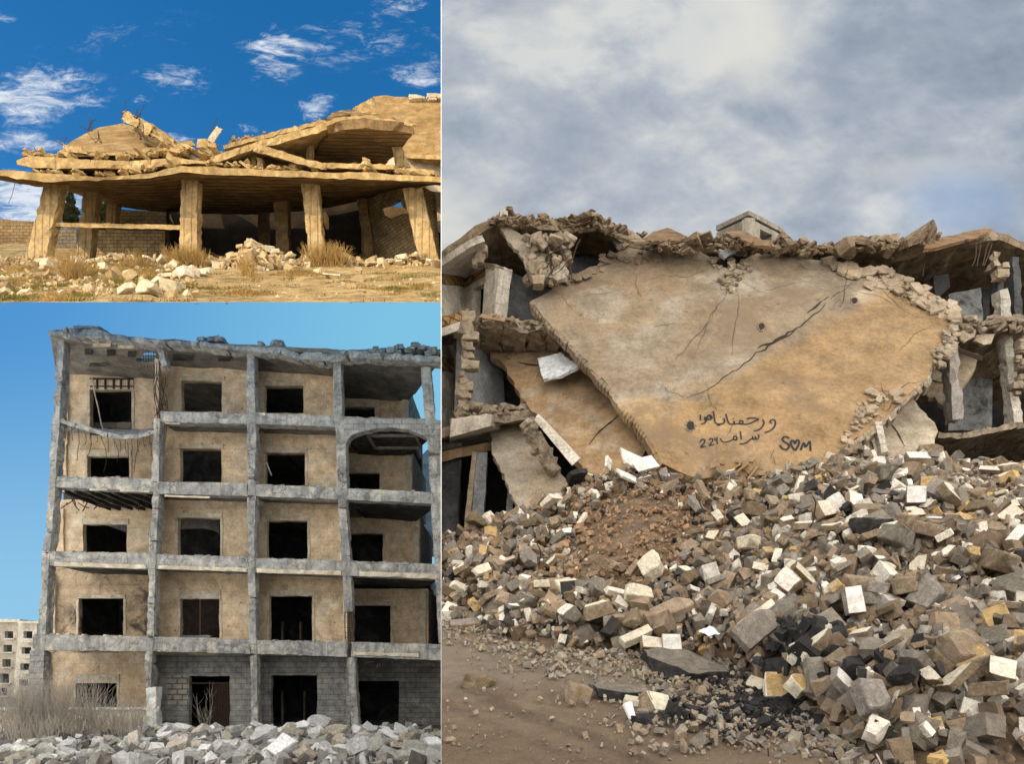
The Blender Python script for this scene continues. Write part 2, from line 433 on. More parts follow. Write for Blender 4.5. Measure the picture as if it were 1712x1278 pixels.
def plain(name, c, rough=.8, metal=0.0, var=.3):
    m, n, b = material(name); tc = n.new('ShaderNodeTexCoord').outputs['Object']
    f = n.math('ADD', 1.0, n.math('MULTIPLY', n.math('SUBTRACT', n.noise(tc, 6, 5), .5), var * 2))
    n.link(n.mix(1.0, c, n.comb(f, f, f), 'MULTIPLY'), b.inputs['Base Color']); b.inputs['Roughness'].default_value = rough; b.inputs['Metallic'].default_value = metal
    return m
def emis(name, fn):
    m = bpy.data.materials.new(name); m.use_nodes = True; n = NT(m.node_tree); m.node_tree.nodes.clear()
    out = n.new('ShaderNodeOutputMaterial'); e = n.new('ShaderNodeEmission'); n.link(e.outputs[0], out.inputs[0])
    pos = n.new('ShaderNodeNewGeometry').outputs['Position']
    col, st = fn(n, pos); n.setv(e.inputs[0], col if not isinstance(col, tuple) else (*col, 1)); n.setv(e.inputs[1], st); return m
# ------------------------------------------------------------------ skies and added fill walls over the two lower places
# overcast sky; unseen ceiling, rear and left walls are added fill and sun blockers
def sky_overcast_fill(n, pos):
    x, y, z = n.sep(pos)
    t1 = n.noise(n.mapping(pos, scale=(.016, .016, .026), rot=(0, R(18), 0)), 1.0, 6, .55, .5)
    t2 = n.noise(n.mapping(pos, scale=(.05, .05, .07), rot=(0, R(25), 0)), 1.0, 6, .55, .4)
    t = n.math('ADD', n.math('MULTIPLY', t1, .55), n.math('MULTIPLY', t2, .45))
    t3 = n.noise(n.mapping(pos, scale=(.13, .13, .2), rot=(0, R(28), 0)), 1.0, 7, .58, .15)
    t = n.math('ADD', n.math('MULTIPLY', t, .70), n.math('MULTIPLY', t3, .30))
    col = n.ramp(t, ((.40, S2L(138, 150, 166)), (.47, S2L(158, 169, 184)), (.53, S2L(180, 188, 198)), (.60, S2L(214, 216, 215))))
    B = lambda px, py, rx, ry: n.blob(x, z, K(px) * 75, EYE + Z(py) * 75, rx / F * 75, ry / F * 75)
    wob = n.math('MULTIPLY', n.math('SUBTRACT', t2, .5), 1.6)
    def soft(bl, k): return n.math('MULTIPLY', n.smooth(n.math('ADD', bl, wob), 0.05, .95), k)
    back = n.smooth(y, 60, 74)
    bright = n.math('MAXIMUM', n.math('MAXIMUM', soft(B(1250, 60, 150, 190), .75), soft(B(740, 380, 260, 150), .8)), n.math('MAXIMUM', soft(B(1560, 290, 240, 60), .45), soft(B(930, 40, 200, 90), .25)))
    col = n.mix(n.math('MULTIPLY', bright, back), col, S2L(226, 225, 218))
    dk = n.math('MAXIMUM', n.math('MAXIMUM', soft(B(960, 250, 160, 120), .4), soft(B(1420, 130, 130, 90), .35)), soft(B(1600, 30, 160, 60), .4))
    col = n.mix(n.math('MULTIPLY', dk, back), col, S2L(130, 144, 168))
    blue = n.math('MULTIPLY', soft(B(1600, 330, 190, 110), .55), back)
    col = n.mix(blue, col, S2L(150, 178, 214))
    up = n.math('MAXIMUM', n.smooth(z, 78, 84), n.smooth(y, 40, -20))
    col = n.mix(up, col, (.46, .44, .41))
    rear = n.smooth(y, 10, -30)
    return col, n.math('ADD', 1.0, n.math('MULTIPLY', up, n.math('ADD', FILL, n.math('MULTIPLY', rear, .4))))
FILL = 4.7  # extra glow of the unseen ceiling, rear and left walls
def sky_clear_fill(n, pos):
    x, y, z = n.sep(pos); yy = n.math('MAXIMUM', y, 1.0)
    u = n.math('DIVIDE', x, yy)
    v = n.math('DIVIDE', n.math('SUBTRACT', z, EYE), yy)
    f = n.smooth(u, -.72, -.12); g = n.smooth(v, .52, .02)
    c = n.mix(f, S2L(80, 150, 212), S2L(126, 194, 228)); c = n.mix(n.math('MULTIPLY', g, .9), c, S2L(152, 206, 236))
    c = n.mix(n.smooth(u, -.745, -.79), c, S2L(214, 210, 200))
    return c, n.math('ADD', 1.0, n.math('MULTIPLY', n.smooth(u, -.745, -.79), 2.0))  # off-frame left wall glows brighter and paler as added fill
M_SKY3 = emis('overcast_sky_fill', sky_overcast_fill); M_SKY2 = emis('clear_sky_fill', sky_clear_fill)
KP = (737.6 - CX) / F                       # plan slope of the party wall between the two streets
def sheet(name, polys, mat):
    V = []; Fc = []
    for p in polys: Fc.append(tuple(range(len(V), len(V) + len(p)))); V += p
    return struct(link(name, mesh_from(name, V, Fc), mat))
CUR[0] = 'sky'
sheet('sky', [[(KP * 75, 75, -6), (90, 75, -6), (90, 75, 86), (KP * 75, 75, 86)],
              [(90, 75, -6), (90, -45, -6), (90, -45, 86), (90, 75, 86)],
              [(90, -45, -6), (-70, -45, -6), (-70, -45, 62), (90, -45, 86)],  # unseen rear wall added to block the sun and give fill
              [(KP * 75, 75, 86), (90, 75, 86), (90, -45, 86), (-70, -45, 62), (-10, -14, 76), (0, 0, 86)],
              [(-70, -45, -6), (-70, -31, -6), (-70, -31, 62), (-70, -45, 62)], [(-70, -31, -6), (-70, 9, -6), (-70, 9, 33), (-70, -31, 33)]], M_SKY3)  # unseen left walls added to block sun and brighten both places
YE = 22.0                                    # the hillside's lower edge
ze = EYE + Z(505.5) * YE
def zs2(Y): return EYE + Y * (Z(505.5) - .0009 * max(0, Y - YE) )
rows = [YE, 28, 34, 40, 50, 60, 70, 80]
polys = []
for a, b in zip(rows, rows[1:]):
    polys.append([(-.80 * a, a, zs2(a)), (KP * a, a, zs2(a)), (KP * b, b, zs2(b)), (-.80 * b, b, zs2(b))])
polys.append([(-.80 * 80, 80, -6), (KP * 80, 80, -6), (KP * 80, 80, zs2(80)), (-.80 * 80, 80, zs2(80))])
for a, b in zip([7] + rows, rows): polys.append([(-.80 * a, a, -4), (-.80 * b, b, -4), (-.80 * b, b, zs2(b) - .02), (-.80 * a, a, zs2(a) if a >= 22 else 24.6)])  # unseen left wall added to keep the sun off the shell
sheet('sky', polys, M_SKY2)
M_PART = plain('white_board', (.78, .76, .72), .7, 0, .05)
def pw(): 
    t = .0035
    V = []
    for Y, w in ((13.0, t * 1.8), (75, t * 8)):
        for s in (-1, 1):
            for z in (-3, 86): V.append((KP * Y + s * w, Y, z))
    f = [(0, 1, 3, 2), (4, 6, 7, 5), (0, 4, 5, 1), (2, 3, 7, 6), (1, 5, 7, 3), (0, 2, 6, 4)]
    return struct(link('partition_wall', mesh_from('partition_wall', V, f), M_PART))
pw()
# ------------------------------------------------------------------ ground under everything
M_GROUND2 = conc('pale_dirt', (.20, .19, .17), (.13, .125, .12), (.26, .25, .24), 1.2, .8, dark=(.05, .05, .05), darkamt=.5)
def grid_mesh(name, xs, ys, fz, mat, kind='structure'):
    V = [Vector((x, y, fz(x, y))) for y in ys for x in xs]; nx = len(xs)
    Fc = [(j * nx + i, j * nx + i + 1, (j + 1) * nx + i + 1, (j + 1) * nx + i) for j in range(len(ys) - 1) for i in range(nx - 1)]
    return struct(link(name, mesh_from(name, V, Fc, True), mat), kind)
def frange(a, b, s): return [a + (b - a) * i / max(1, round((b - a) / s)) for i in range(max(1, round((b - a) / s)) + 1)]
def z2(x, y):
    h = -.72 + .09 * noise.noise(Vector((x * .6, y * .6, 0))) + .05 * noise.noise(Vector((x * 2, y * 2, 3)))
    if y > 15: h += .2 * math.exp(-((y - 20.5) / 2.6) ** 2) * (.75 + .5 * noise.noise(Vector((x * .35, y * .3, 9)))) * min(1, max(.35, (x + 16) / 9))
    if y > 62: h -= (y - 62) * .02
    return h
grid_mesh('ground', frange(-75, 88, 3.2), frange(-44, 14, 3), lambda x, y: -.85 + .05 * noise.noise(Vector((x * .3, y * .3, 0))), M_GROUND2)
CUR[0] = 'L'
grid_mesh('ground', frange(-66, 0, .55), frange(14, 80, .55), z2, M_GROUND2)

# ================================================================== LOWER LEFT: the five-storey shell
C_BEIGE = conc('beige_plaster', (.62, .48, .33), (.52, .40, .27), (.58, .51, .41), .9, .45, dark=(.26, .20, .14), darkamt=.4, pits=.75, brick=(.95, .46, .012, .22), speck=.28)
C_BEIGE_SOOT = conc('sooted_plaster', (.54, .41, .28), (.40, .31, .215), (.22, .17, .13), .9, .45, dark=(.035, .03, .028), darkamt=.9, pits=.7, brick=(.95, .46, .012, .22))
C_GREY = conc('grey_concrete', (.345, .345, .34), (.26, .265, .265), (.47, .44, .385), 1.4, .9, dark=(.09, .09, .095), darkamt=.7, streak=((.12, .115, .11), .6), cracks=2.5)
C_GREYL = conc('pale_grey_render', (.30, .30, .295), (.23, .235, .235), (.38, .365, .335), 1.2, .7, dark=(.13, .13, .135), darkamt=.6, brick=(.42, .21, .014, .55))
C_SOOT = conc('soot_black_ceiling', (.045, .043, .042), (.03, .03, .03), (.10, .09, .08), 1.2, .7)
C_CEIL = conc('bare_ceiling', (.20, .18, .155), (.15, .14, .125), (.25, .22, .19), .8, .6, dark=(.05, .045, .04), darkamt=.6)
C_INT = conc('painted_room_shade', (.06, .06, .062), (.035, .035, .037), (.11, .11, .115), .8, .5)  # near-black base puts the rooms' shade into the colour
C_RUST = plain('rusty_steel', (.07, .045, .032), .8, .3)
C_TRIM = conc('stone_trim', (.50, .44, .34), (.42, .36, .28), (.55, .50, .42), 1.5, .5, dark=(.2, .17, .13), darkamt=.4)
C_WHITE = conc('white_marble', (.62, .62, .60), (.50, .50, .49), (.70, .69, .66), 2, .4, dark=(.3, .3, .3), darkamt=.3)
YF = 26.0
rn = random.Random(11)
def build_left():
    CUR[0] = 'L'
    T = thing('apartment_block', 'five-storey concrete shell of a bombed apartment block with open loggias and beige walls', 'building', (P(400, 1222, YF + 1)))
    fl = flat(YF)
    # columns, from the left; each list is (y, xleft, xright) down the front
    cols = {
        0: [(560, 94, 107), (640, 92, 103), (668, 89, 101), (730, 86, 98), (770, 82, 94), (800, 82, 93), (890, 76, 87), (925, 70, 82), (1062, 63, 76)],
        1: [(700, 257, 267), (806, 253, 265), (850, 254, 265), (905, 249, 261), (1010, 247, 258), (1066, 244, 257), (1110, 242, 253), (1150, 242, 253)],
        2: [(586, 412, 425), (640, 412, 425), (682, 413, 427), (740, 413, 428), (800, 413, 425), (830, 413, 427), (920, 414, 425), (1000, 415, 427), (1066, 416, 428), (1095, 418, 429), (1226, 421, 431)],
        3: [(600, 557, 570), (690, 558, 572), (740, 563, 578), (820, 565, 580), (850, 565, 579), (930, 570, 585), (1000, 574, 588), (1024, 575, 589)],
        4: [(614, 703, 720), (690, 709, 726), (760, 716, 737), (860, 721, 741), (970, 728, 745), (1075, 733, 748)],
    }
    def column(rows, parent, name='column', Yb=.42, mat=C_GREY, seed=0):
        parts = []
        for (a, b) in zip(rows, rows[1:]):
            parts.append(hexa_data(hx(a[1], a[2], a[0], b[0], YF - .02, YF + Yb, b[1], b[2]), cell=.13, rough=.028, seed=seed, chip=.07))
        V, Fc = merge(parts); return link(name, mesh_from(name, V, Fc), mat, parent)
    for k, r in cols.items(): column(r, T, seed=k * 3.1)
    column([(1098, 581, 593), (1222, 587, 600)], T, seed=8.8)
    column([(1088, 50, 73), (1228, 44, 70)], T, mat=C_GREYL, seed=2.2)
    column([(1150, 243, 261), (1224, 245, 262)], T, seed=4, mat=C_WHITE)
    # bare bars where the fourth column has lost its concrete
    cg = merge([tube_data(wiggle(P(576 + i * 2.0, 1018, YF + .1 + .05 * (i % 3)), P(577 + i * 2.1, 1074, YF + .1 + .05 * (i % 3)), 6, .05, rn), .012) for i in range(7)]
               + [tube_data([P(575, y, YF + .08), P(590, y + 1, YF + .08)], .008) for y in (1050, 1058, 1066)])
    struct(link('reinforcing_bars', mesh_from('bars', *cg), C_RUST, T), 'stuff')
    # hanging remains of the second column under the roof
    hexa('column_stump', hx(263, 272, 583, 612, YF, YF + .35, 270, 280), C_GREY, T, cell=.14, rough=.05, chip=.08)
    # floor beams with the slab behind them: (x0,x1, top-left, top-right, bottom-left, bottom-right, depth distance)
    D0, D1, D3 = 29.2, 27.7, 29.9
    YB = 35.0
    beams = [(90, 258, 797, 801, 815, 822, D0), (262, 414, 806, 808, 826, 830, D1), (424, 568, 810, 816, 830, 836, D1), (577, 741, 817, 824, 836, 843, D3),
             (80, 254, 922, 926, 946, 951, D0), (256, 416, 927, 932, 951, 957, D1), (422, 574, 933, 938, 957, 963, D1), (582, 741, 938, 944, 963, 970, D3),
             (56, 248, 1061, 1065, 1088, 1090, D0), (254, 420, 1065, 1070, 1090, 1094, D1), (426, 580, 1071, 1074, 1094, 1099, D1), (587, 742, 1074, 1078, 1099, 1105, D3),
             (267, 414, 688, 692, 706, 709, D1), (424, 561, 690, 696, 709, 714, D1)]
    for i, (x0, x1, a, b, c, d, D) in enumerate(beams):
        bm_ = hexa('floor_beam', hx(x0, x1, a, c, YF + .02 + .003 * (i % 3), YF + .5, y0b=b, y1b=d), C_GREY, T, cell=.13, rough=.02, seed=i * 1.7, chip=.055)
        drop = .035
        top = [(P(x0, a, YF).z + P(x1, b, YF).z) / 2]
        c8 = hx(x0 - 1, x1 + 1, a + 3, c - 3, YF + .45, YB, y0b=b + 3, y1b=d - 3)
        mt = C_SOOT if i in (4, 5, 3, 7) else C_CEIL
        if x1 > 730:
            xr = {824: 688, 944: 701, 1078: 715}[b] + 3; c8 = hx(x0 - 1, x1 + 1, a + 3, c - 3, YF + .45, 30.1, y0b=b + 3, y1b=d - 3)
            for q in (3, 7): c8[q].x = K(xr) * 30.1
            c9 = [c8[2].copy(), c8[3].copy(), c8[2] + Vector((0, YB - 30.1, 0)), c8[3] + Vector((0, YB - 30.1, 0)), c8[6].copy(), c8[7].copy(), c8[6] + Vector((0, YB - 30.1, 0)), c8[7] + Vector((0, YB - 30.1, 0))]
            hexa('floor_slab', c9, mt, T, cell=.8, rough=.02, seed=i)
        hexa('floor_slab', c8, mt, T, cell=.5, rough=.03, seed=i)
        for k in range(rn.randint(3, 6)):
            xx = rn.uniform(x0 + 5, x1 - 14)
    # light band of stone left along some beam faces
    for (x0, x1, y, h) in ((90, 245, 940, 7), (262, 412, 946, 6), (428, 570, 951, 7), (600, 735, 956, 8), (150, 180, 817, 3), (200, 250, 819, 3), (275, 350, 828, 3), (590, 700, 1090, 6), (275, 300, 707, 2)):
        hexa('facing_strip', hx(x0, x1, y, y + h, YF - .03, YF + .03, y0b=y + (x1 - x0) * .03, y1b=y + h + (x1 - x0) * .03), C_TRIM, T, cell=.2, rough=.02, chip=.05)
    # sagging slab of the first bay
    sag = [(88, 703), (105, 708), (125, 715), (150, 722), (180, 731), (205, 735), (230, 734), (258, 727)]
    prt = []
    for (a, b) in zip(sag, sag[1:]):
        f0, f1 = P(*a, YF), P(*b, YF); g0, g1 = P(a[0], a[1] - 2, D0) + Vector((0, 0, 0)), P(b[0], b[1], D0)
        g0.z = P(100, 729, D0).z + .12; g1.z = g0.z
        d = Vector((0, 0, .16))
        prt.append(hexa_data([f0, f1, g0, g1, f0 + d, f1 + d, g0 + d, g1 + d], cell=.16, rough=.05, chip=.05, seed=a[0]))
    link('sagging_slab', mesh_from('sag', *merge(prt)), C_GREY, T)
    bars = []
    for i in range(16):
        x = 100 + i * 10; yy = np.interp(x, [q[0] for q in sag], [q[1] for q in sag])
        bars.append(tube_data(wiggle(P(x, yy + 1, YF - .02), P(x + 2, yy + rn.uniform(10, 26), YF + .25), 4, .1, rn), .011))
        if i % 2: bars.append(tube_data(wiggle(P(x + 3, 740, D0 - .15), P(x - 3 + rn.uniform(-10, 10), rn.uniform(760, 795), D0 - .3), 6, .07, rn), .011))
    struct(link('hanging_bars', mesh_from('b', *merge(bars)), C_RUST, T), 'stuff')
    # torn ceiling with exposed joists under the second slab of bay one, loose bars
    ribs = [hexa_data(hx(x, x + 4, 824, 828, YF + .5 + .0, D0, x0b=x + 1, x1b=x + 4), cell=.4, rough=.04, seed=x) for x in (112, 130, 158, 190, 214, 236)]
    ribs = []
    for x in (106, 124, 146, 168, 190, 212, 236):
        a = P(x, 819, YF + .4); b = Vector((a.x + .1, D0, a.z - .02)); w = Vector((.09, 0, 0)); u = Vector((0, 0, .14))
        ribs.append(hexa_data([a - u, a + w - u, b - u, b + w - u, a, a + w, b, b + w], cell=.3, rough=.05, seed=x))
    link('exposed_joists', mesh_from('r', *merge(ribs)), C_SOOT, T)
    db = []
    for i in range(16):
        x = rn.uniform(104, 240); db.append(tube_data(wiggle(P(x, rn.uniform(826, 842), 28.2), P(x + rn.uniform(-18, 18), rn.uniform(834, 856), 28.2), 4, .15, rn), .022))
    for i in range(12):
        x = rn.uniform(268, 405); db.append(tube_data(wiggle(P(x, rn.uniform(829, 833), 26.6), P(x + rn.uniform(-24, 24), rn.uniform(829, 836), 26.5), 4, .1, rn), .02))
    for i in range(10):
        x = rn.uniform(600, 715); db.append(tube_data(wiggle(P(x, rn.uniform(1106, 1110), YF + .1), P(x + rn.uniform(-22, 22), rn.uniform(1108, 1122), YF + .1), 4, .15, rn), .02))
    struct(link('dangling_bars', mesh_from('d', *merge(db)), C_RUST, T), 'stuff')
    # tangled bars beside the second column, top two storeys
    tb = []
    for i in range(26):
        a = P(rn.uniform(262, 280), rn.uniform(600, 640) if i < 9 else rn.uniform(640, 700), YF + rn.uniform(0, .5)); b = P(rn.uniform(256, 290), rn.uniform(665, 740), YF + rn.uniform(0, .5))
        tb.append(tube_data(wiggle(a, b, 6, .12, rn), .012))
    for i in range(8):
        a = P(rn.uniform(92, 100), rn.uniform(640, 700), YF + .2); tb.append(tube_data(wiggle(a, P(rn.uniform(98, 118), rn.uniform(700, 726), YF + .3), 6, .12, rn), .012))
    struct(link('tangled_bars', mesh_from('t', *merge(tb)), C_RUST, T), 'stuff')
    # arch beam of the last bay
    arch = [(562, 696), (600, 698), (650, 699), (700, 700), (738, 704), (741, 745), (722, 742), (713, 733), (697, 724), (678, 718), (655, 715), (632, 716), (608, 721), (590, 727), (583, 733), (579, 742), (565, 742)]
    plate('arched_beam', arch, fl, .4, C_GREYL, T, cell=.22, rough=.03, jag=.03, seed=3)
    c8 = hx(566, 738, 700, 713, YF + .41, 30.1, y0b=706, y1b=716)
    for q in (3, 7): c8[q].x = K(683) * 30.1
    hexa('floor_slab', c8, C_SOOT, T, cell=.5, rough=.03)
    hexa('floor_slab', [c8[2], c8[3], c8[2] + Vector((0, 4.9, 0)), c8[3] + Vector((0, 4.9, 0)), c8[6], c8[7], c8[6] + Vector((0, 4.9, 0)), c8[7] + Vector((0, 4.9, 0))], C_SOOT, T, cell=.8, rough=.02)
    # frame moulding of the ceiling panel seen under the arch
    cz = P(640, 714.5, YF).z
    fr = []
    for (xa, ya, xb, yb) in ((-5.4, 26.9, -3.6, 26.9), (-5.4, 28.4, -3.6, 28.4), (-5.4, 26.9, -5.4, 28.4), (-3.6, 26.9, -3.6, 28.4)):
        fr.append(hexa_data([Vector((min(xa, xb) - .05, min(ya, yb) - .05, cz - .07)), Vector((max(xa, xb) + .05, min(ya, yb) - .05, cz - .07)), Vector((min(xa, xb) - .05, max(ya, yb) + .05, cz - .07)), Vector((max(xa, xb) + .05, max(ya, yb) + .05, cz - .07)),
                             Vector((min(xa, xb) - .05, min(ya, yb) - .05, cz + .03)), Vector((max(xa, xb) + .05, min(ya, yb) - .05, cz + .03)), Vector((min(xa, xb) - .05, max(ya, yb) + .05, cz + .03)), Vector((max(xa, xb) + .05, max(ya, yb) + .05, cz + .03))], cell=1, rough=.005))
    link('ceiling_moulding', mesh_from('cm', *merge(fr)), C_CEIL, T)
    # roof slab: fascia pieces and thin soffit with the shell hole
    roof_top = [(81, 553), (112, 547), (158, 551), (216, 562), (278, 570), (330, 570), (377, 577), (430, 580), (470, 582), (500, 590), (540, 590), (580, 586), (640, 590), (737, 596)]
    roof_bot = [(81, 560), (112, 562), (158, 565), (216, 571), (278, 576), (330, 579), (377, 583), (430, 588), (470, 592), (500, 600), (540, 604), (580, 598), (640, 600), (737, 606)]
    prt = []
    for i in range(len(roof_top) - 1):
        a, b = roof_top[i], roof_top[i + 1]; c, d = roof_bot[i], roof_bot[i + 1]
        prt.append(hexa_data(hx(a[0], b[0], a[1], c[1], YF - .35, YF + .25, y0b=b[1], y1b=d[1]), cell=.14, rough=.045, seed=1.0, chip=.09))
    RF = thing_part('roof', T, prt, C_GREY)
    cor = lambda px, py, Y: P(px, py, Y)
    # soffit as a plate lying on the roof plane (sloping down to the right), outline in plan
    A, B = P(84, 562, YF - .3), P(737, 604, YF - .3)
    pl = Plane.__new__(Plane); pl.p = A; e = (B - A).normalized(); pl.n = e.cross(Vector((0, 1, 0))).normalized()
    if pl.n.z > 0: pl.n = -pl.n
    pl.u = e; pl.v = pl.n.cross(pl.u)
    C_, D_ = B + Vector((.0, 0, 0)), A
    zz = lambda px_, Y_: A.z + (B.z - A.z) * (K(px_) * Y_ - A.x) / (B.x - A.x)
    V3 = lambda px_, Y_: Vector((K(px_) * Y_, Y_, zz(px_, Y_)))
    outl = [A, B, V3(681, 30.0), Vector((K(681) * 30, YB, zz(681, 30.0))), V3(105, YB)]
    def hole3(px, py, rx, ry, k=14, s=1):
        rnd = random.Random(s); pts = []
        for i in range(k):
            an = 2 * math.pi * i / k; rr = rnd.uniform(.85, 1.15); pts.append((px + rx * rr * math.cos(an), py + ry * rr * math.sin(an)))
        return pts
    plate('roof_slab', outl, pl, .16, C_CEIL, T, holes=[hole3(247, 600, 19, 9)], cell=.45, rough=.04, jag=.01, seed=5, edge_rough=.03)
    bars = []
    for i in range(9):
        bars.append(tube_data([pl.at(230 + i * 4.4, 590) - pl.n * .08, pl.at(231 + i * 4.4, 610) - pl.n * .08], .012))
    for y in (594, 599, 605): bars.append(tube_data([pl.at(228, y) - pl.n * .1, pl.at(268, y) - pl.n * .1], .012))
    for i in range(10): bars.append(tube_data(wiggle(pl.at(232 + i * 3, 610), pl.at(228 + i * 4, 617), 3, .2, rn) , .012))
    struct(link('roof_bars', mesh_from('rb', *merge(bars)), C_RUST, T), 'stuff')
    # left flank of the roof and of the end wall
    # square ceiling traps and soffit battens
    for (x0, x1, y0, y1) in ((142, 154, 582, 590), (179, 192, 584, 592), (214, 226, 587, 594), (289, 322, 593, 600), (150, 178, 607, 610), (155, 185, 574, 577), (197, 224, 577, 580), (365, 385, 595, 601)):
        q = [pl.at(x0, y0), pl.at(x1, y0), pl.at(x0, y1), pl.at(x1, y1)]; d = pl.n * .07
        m_ = C_TRIM if y1 - y0 == 3 and y0 < 600 else C_SOOT
        q = [v + pl.n * .005 for v in q]
        hexa('ceiling_box', [q[0] + d, q[1] + d, q[2] + d, q[3] + d] + q, m_, T, cell=.5, rough=.01)
    # broken blocks lying along the roof edge
    for (x0, x1, y, n_, h) in ((325, 372, 571, 9, 10), (422, 474, 580, 7, 14), (586, 735, 594, 60, 24), (100, 158, 549, 8, 4), (520, 600, 590, 14, 5)):
        prt = []
        for i in range(n_):
            xx = rn.uniform(x0, x1 - 6); t = (xx - x0) / (x1 - x0)
            env = h * (1 if h < 20 else (.35 + .65 * min(1, t * 1.9)) * (1 if t < .82 else max(.25, 1 - (t - .82) * 4)))
            w = rn.uniform(7, 15) if h > 8 else rn.uniform(8, 22); hh = min(env, rn.uniform(4, 9)); yb = y + (t * 3 if h > 20 else 0) - rn.uniform(0, max(0, env - hh))
            prt.append(hexa_data(hx(xx, xx + w, yb - hh, yb, YF - .2 + rn.uniform(0, .5), YF + .5 + rn.uniform(0, .5), y0b=yb - hh + rn.uniform(-1, 1)), cell=.2, rough=.04, seed=xx, chip=.05))
        struct(link('parapet_rubble', mesh_from('pr', *merge(prt)), C_GREYL if h > 20 else C_GREY, T), 'stuff')
    # back walls of the loggias with their window openings
    def wall(x0, x1, y0, y1, D, holes, mat, seed, name='loggia_wall', y0b=None, y1b=None, x0b=None, x1b=None, th=.25):
        return plate(name, [(x0, y0), (x1, y0 if y0b is None else y0b), (x1 if x1b is None else x1b, y1 if y1b is None else y1b), (x0 if x0b is None else x0b, y1)], flat(D), th, mat, T, holes=holes, cell=.32, rough=.012, jag=.01, seed=seed, holejag=.02, edge_rough=.01)
    rect = lambda a, b, c, d, s=0: [(a, b), (c, b + s), (c, d + s), (a, d)]
    W5, W4, W3, W2, W1 = (600, 730), (720, 830), (840, 945), (960, 1090), (1090, 1235)
    spec = {
        (0, 5): (100, 262, 595, 745, D0, [rect(150, 652, 220, 736)], C_BEIGE, (151, 636, 220, 652)),
        (0, 4): (98, 258, 728, 822, D0, [rect(146, 763, 216, 798)], C_BEIGE, (145, 752, 217, 763)),
        (0, 3): (92, 256, 836, 950, D0, [rect(139, 877, 212, 924)], C_BEIGE, (138, 868, 213, 877)),
        (0, 2): (78, 252, 950, 1092, D0, [rect(131, 1001, 206, 1063)], C_BEIGE_SOOT, (131, 995, 207, 1001)),
        (0, 1): (70, 248, 1086, 1232, D0, [rect(126, 1143, 195, 1184)], C_BEIGE, (125, 1128, 197, 1143)),
        (1, 5): (262, 416, 603, 712, D1, [rect(303, 637, 371, 688, 1)], C_BEIGE, (303, 629, 373, 636)),
        (1, 4): (258, 416, 712, 830, D1, [rect(301, 751, 370, 806, 1)], C_BEIGE, (300, 743, 371, 750)),
        (1, 3): (256, 418, 835, 955, D1, [rect(297, 867, 368, 931, 1)], C_BEIGE, (296, 858, 369, 866)),
        (1, 2): (252, 420, 956, 1096, D1, [rect(301, 1002, 367, 1068)], C_BEIGE, (301, 987, 367, 1002)),
        (1, 1): (250, 422, 1094, 1236, D1, [rect(316, 1131, 384, 1232)], C_GREYL, None),
        (2, 5): (420, 562, 612, 718, D1, [rect(442, 646, 507, 691)], C_BEIGE, (441, 637, 509, 645)),
        (2, 4): (422, 566, 720, 838, D1, [rect(443, 758, 510, 812)], C_BEIGE, (442, 749, 512, 757)),
        (2, 3): (424, 572, 838, 962, D1, [rect(446, 872, 514, 937)], C_BEIGE, (445, 863, 516, 871)),
        (2, 2): (424, 578, 962, 1098, D1, [rect(450, 997, 522, 1074)], C_BEIGE, (449, 987, 524, 996)),
        (2, 1): (426, 590, 1097, 1236, D1, [rect(453, 1130, 530, 1234)], C_GREYL, None),
        (3, 5): (566, 680, 638, 718, D3, [rect(572, 681, 627, 720)], C_BEIGE, (572, 672, 631, 681)),
        (3, 4): (570, 689, 752, 838, D3, [rect(575, 791, 635, 822)], C_BEIGE, (576, 781, 638, 790)),
        (3, 3): (575, 702, 865, 962, D3, [rect(583, 893, 640, 942)], C_BEIGE, (583, 884, 645, 892)),
        (3, 2): (580, 716, 985, 1098, D3, [rect(591, 1013, 653, 1076)], C_BEIGE, (590, 1006, 655, 1013)),
        (3, 1): (588, 745, 1102, 1238, D3, [rect(597, 1139, 667, 1236)], C_GREYL, None),
    }
    for i, ((b, f), (x0, x1, y0, y1, D, hl, mt, lt)) in enumerate(spec.items()):
        w = wall(x0, x1, y0, y1, D, hl, mt, 20 + i)
        if lt:
            a, c, d, e = lt
            hexa('lintel', hx(a - 2, d + 2, c, e, D - .05, D + .1), C_TRIM, w, cell=.3, rough=.012, chip=.03)
            h = hl[0]
            if rn.random() < .75:  # chipped jamb on one side
                hexa('window_jamb', hx(h[1][0], h[1][0] + 4, e + 1, h[2][1], D - .035, D + .1), C_TRIM, w, cell=.2, rough=.02, chip=.03)
                hexa('window_jamb', hx(h[0][0] - 4, h[0][0], e + 1, h[3][1], D - .032, D + .1), C_TRIM, w, cell=.2, rough=.02, chip=.03)
    # party walls between the bays, inner walls and rooms
    def side(px_, ytop, ybot, Ya, Yb_, mat=C_BEIGE, w=.14, name='bay_wall'):
        a = P(px_, ytop, Ya); b = P(px_, ybot, Ya)
        x = a.x; xb = max(-30, min(x + 2.5, (px_ + 5 - CX) / F * Yb_)) if Ya < 28 else x
        c = [Vector((x - w / 2, Ya, b.z)), Vector((x + w / 2, Ya, b.z)), Vector((xb - w / 2, Yb_, b.z)), Vector((xb + w / 2, Yb_, b.z)),
             Vector((x - w / 2, Ya, a.z)), Vector((x + w / 2, Ya, a.z)), Vector((xb - w / 2, Yb_, a.z)), Vector((xb + w / 2, Yb_, a.z))]
        return hexa(name, c, mat, T, cell=.5, rough=.015)
    side(262, 600, 708, YF + .45, 27.6); side(259, 735, 808, YF + .45, 27.6); side(258, 830, 928, YF + .45, 27.6); side(254, 952, 1066, YF + .45, 27.6); side(250, 1092, 1228, YF + .45, YB)
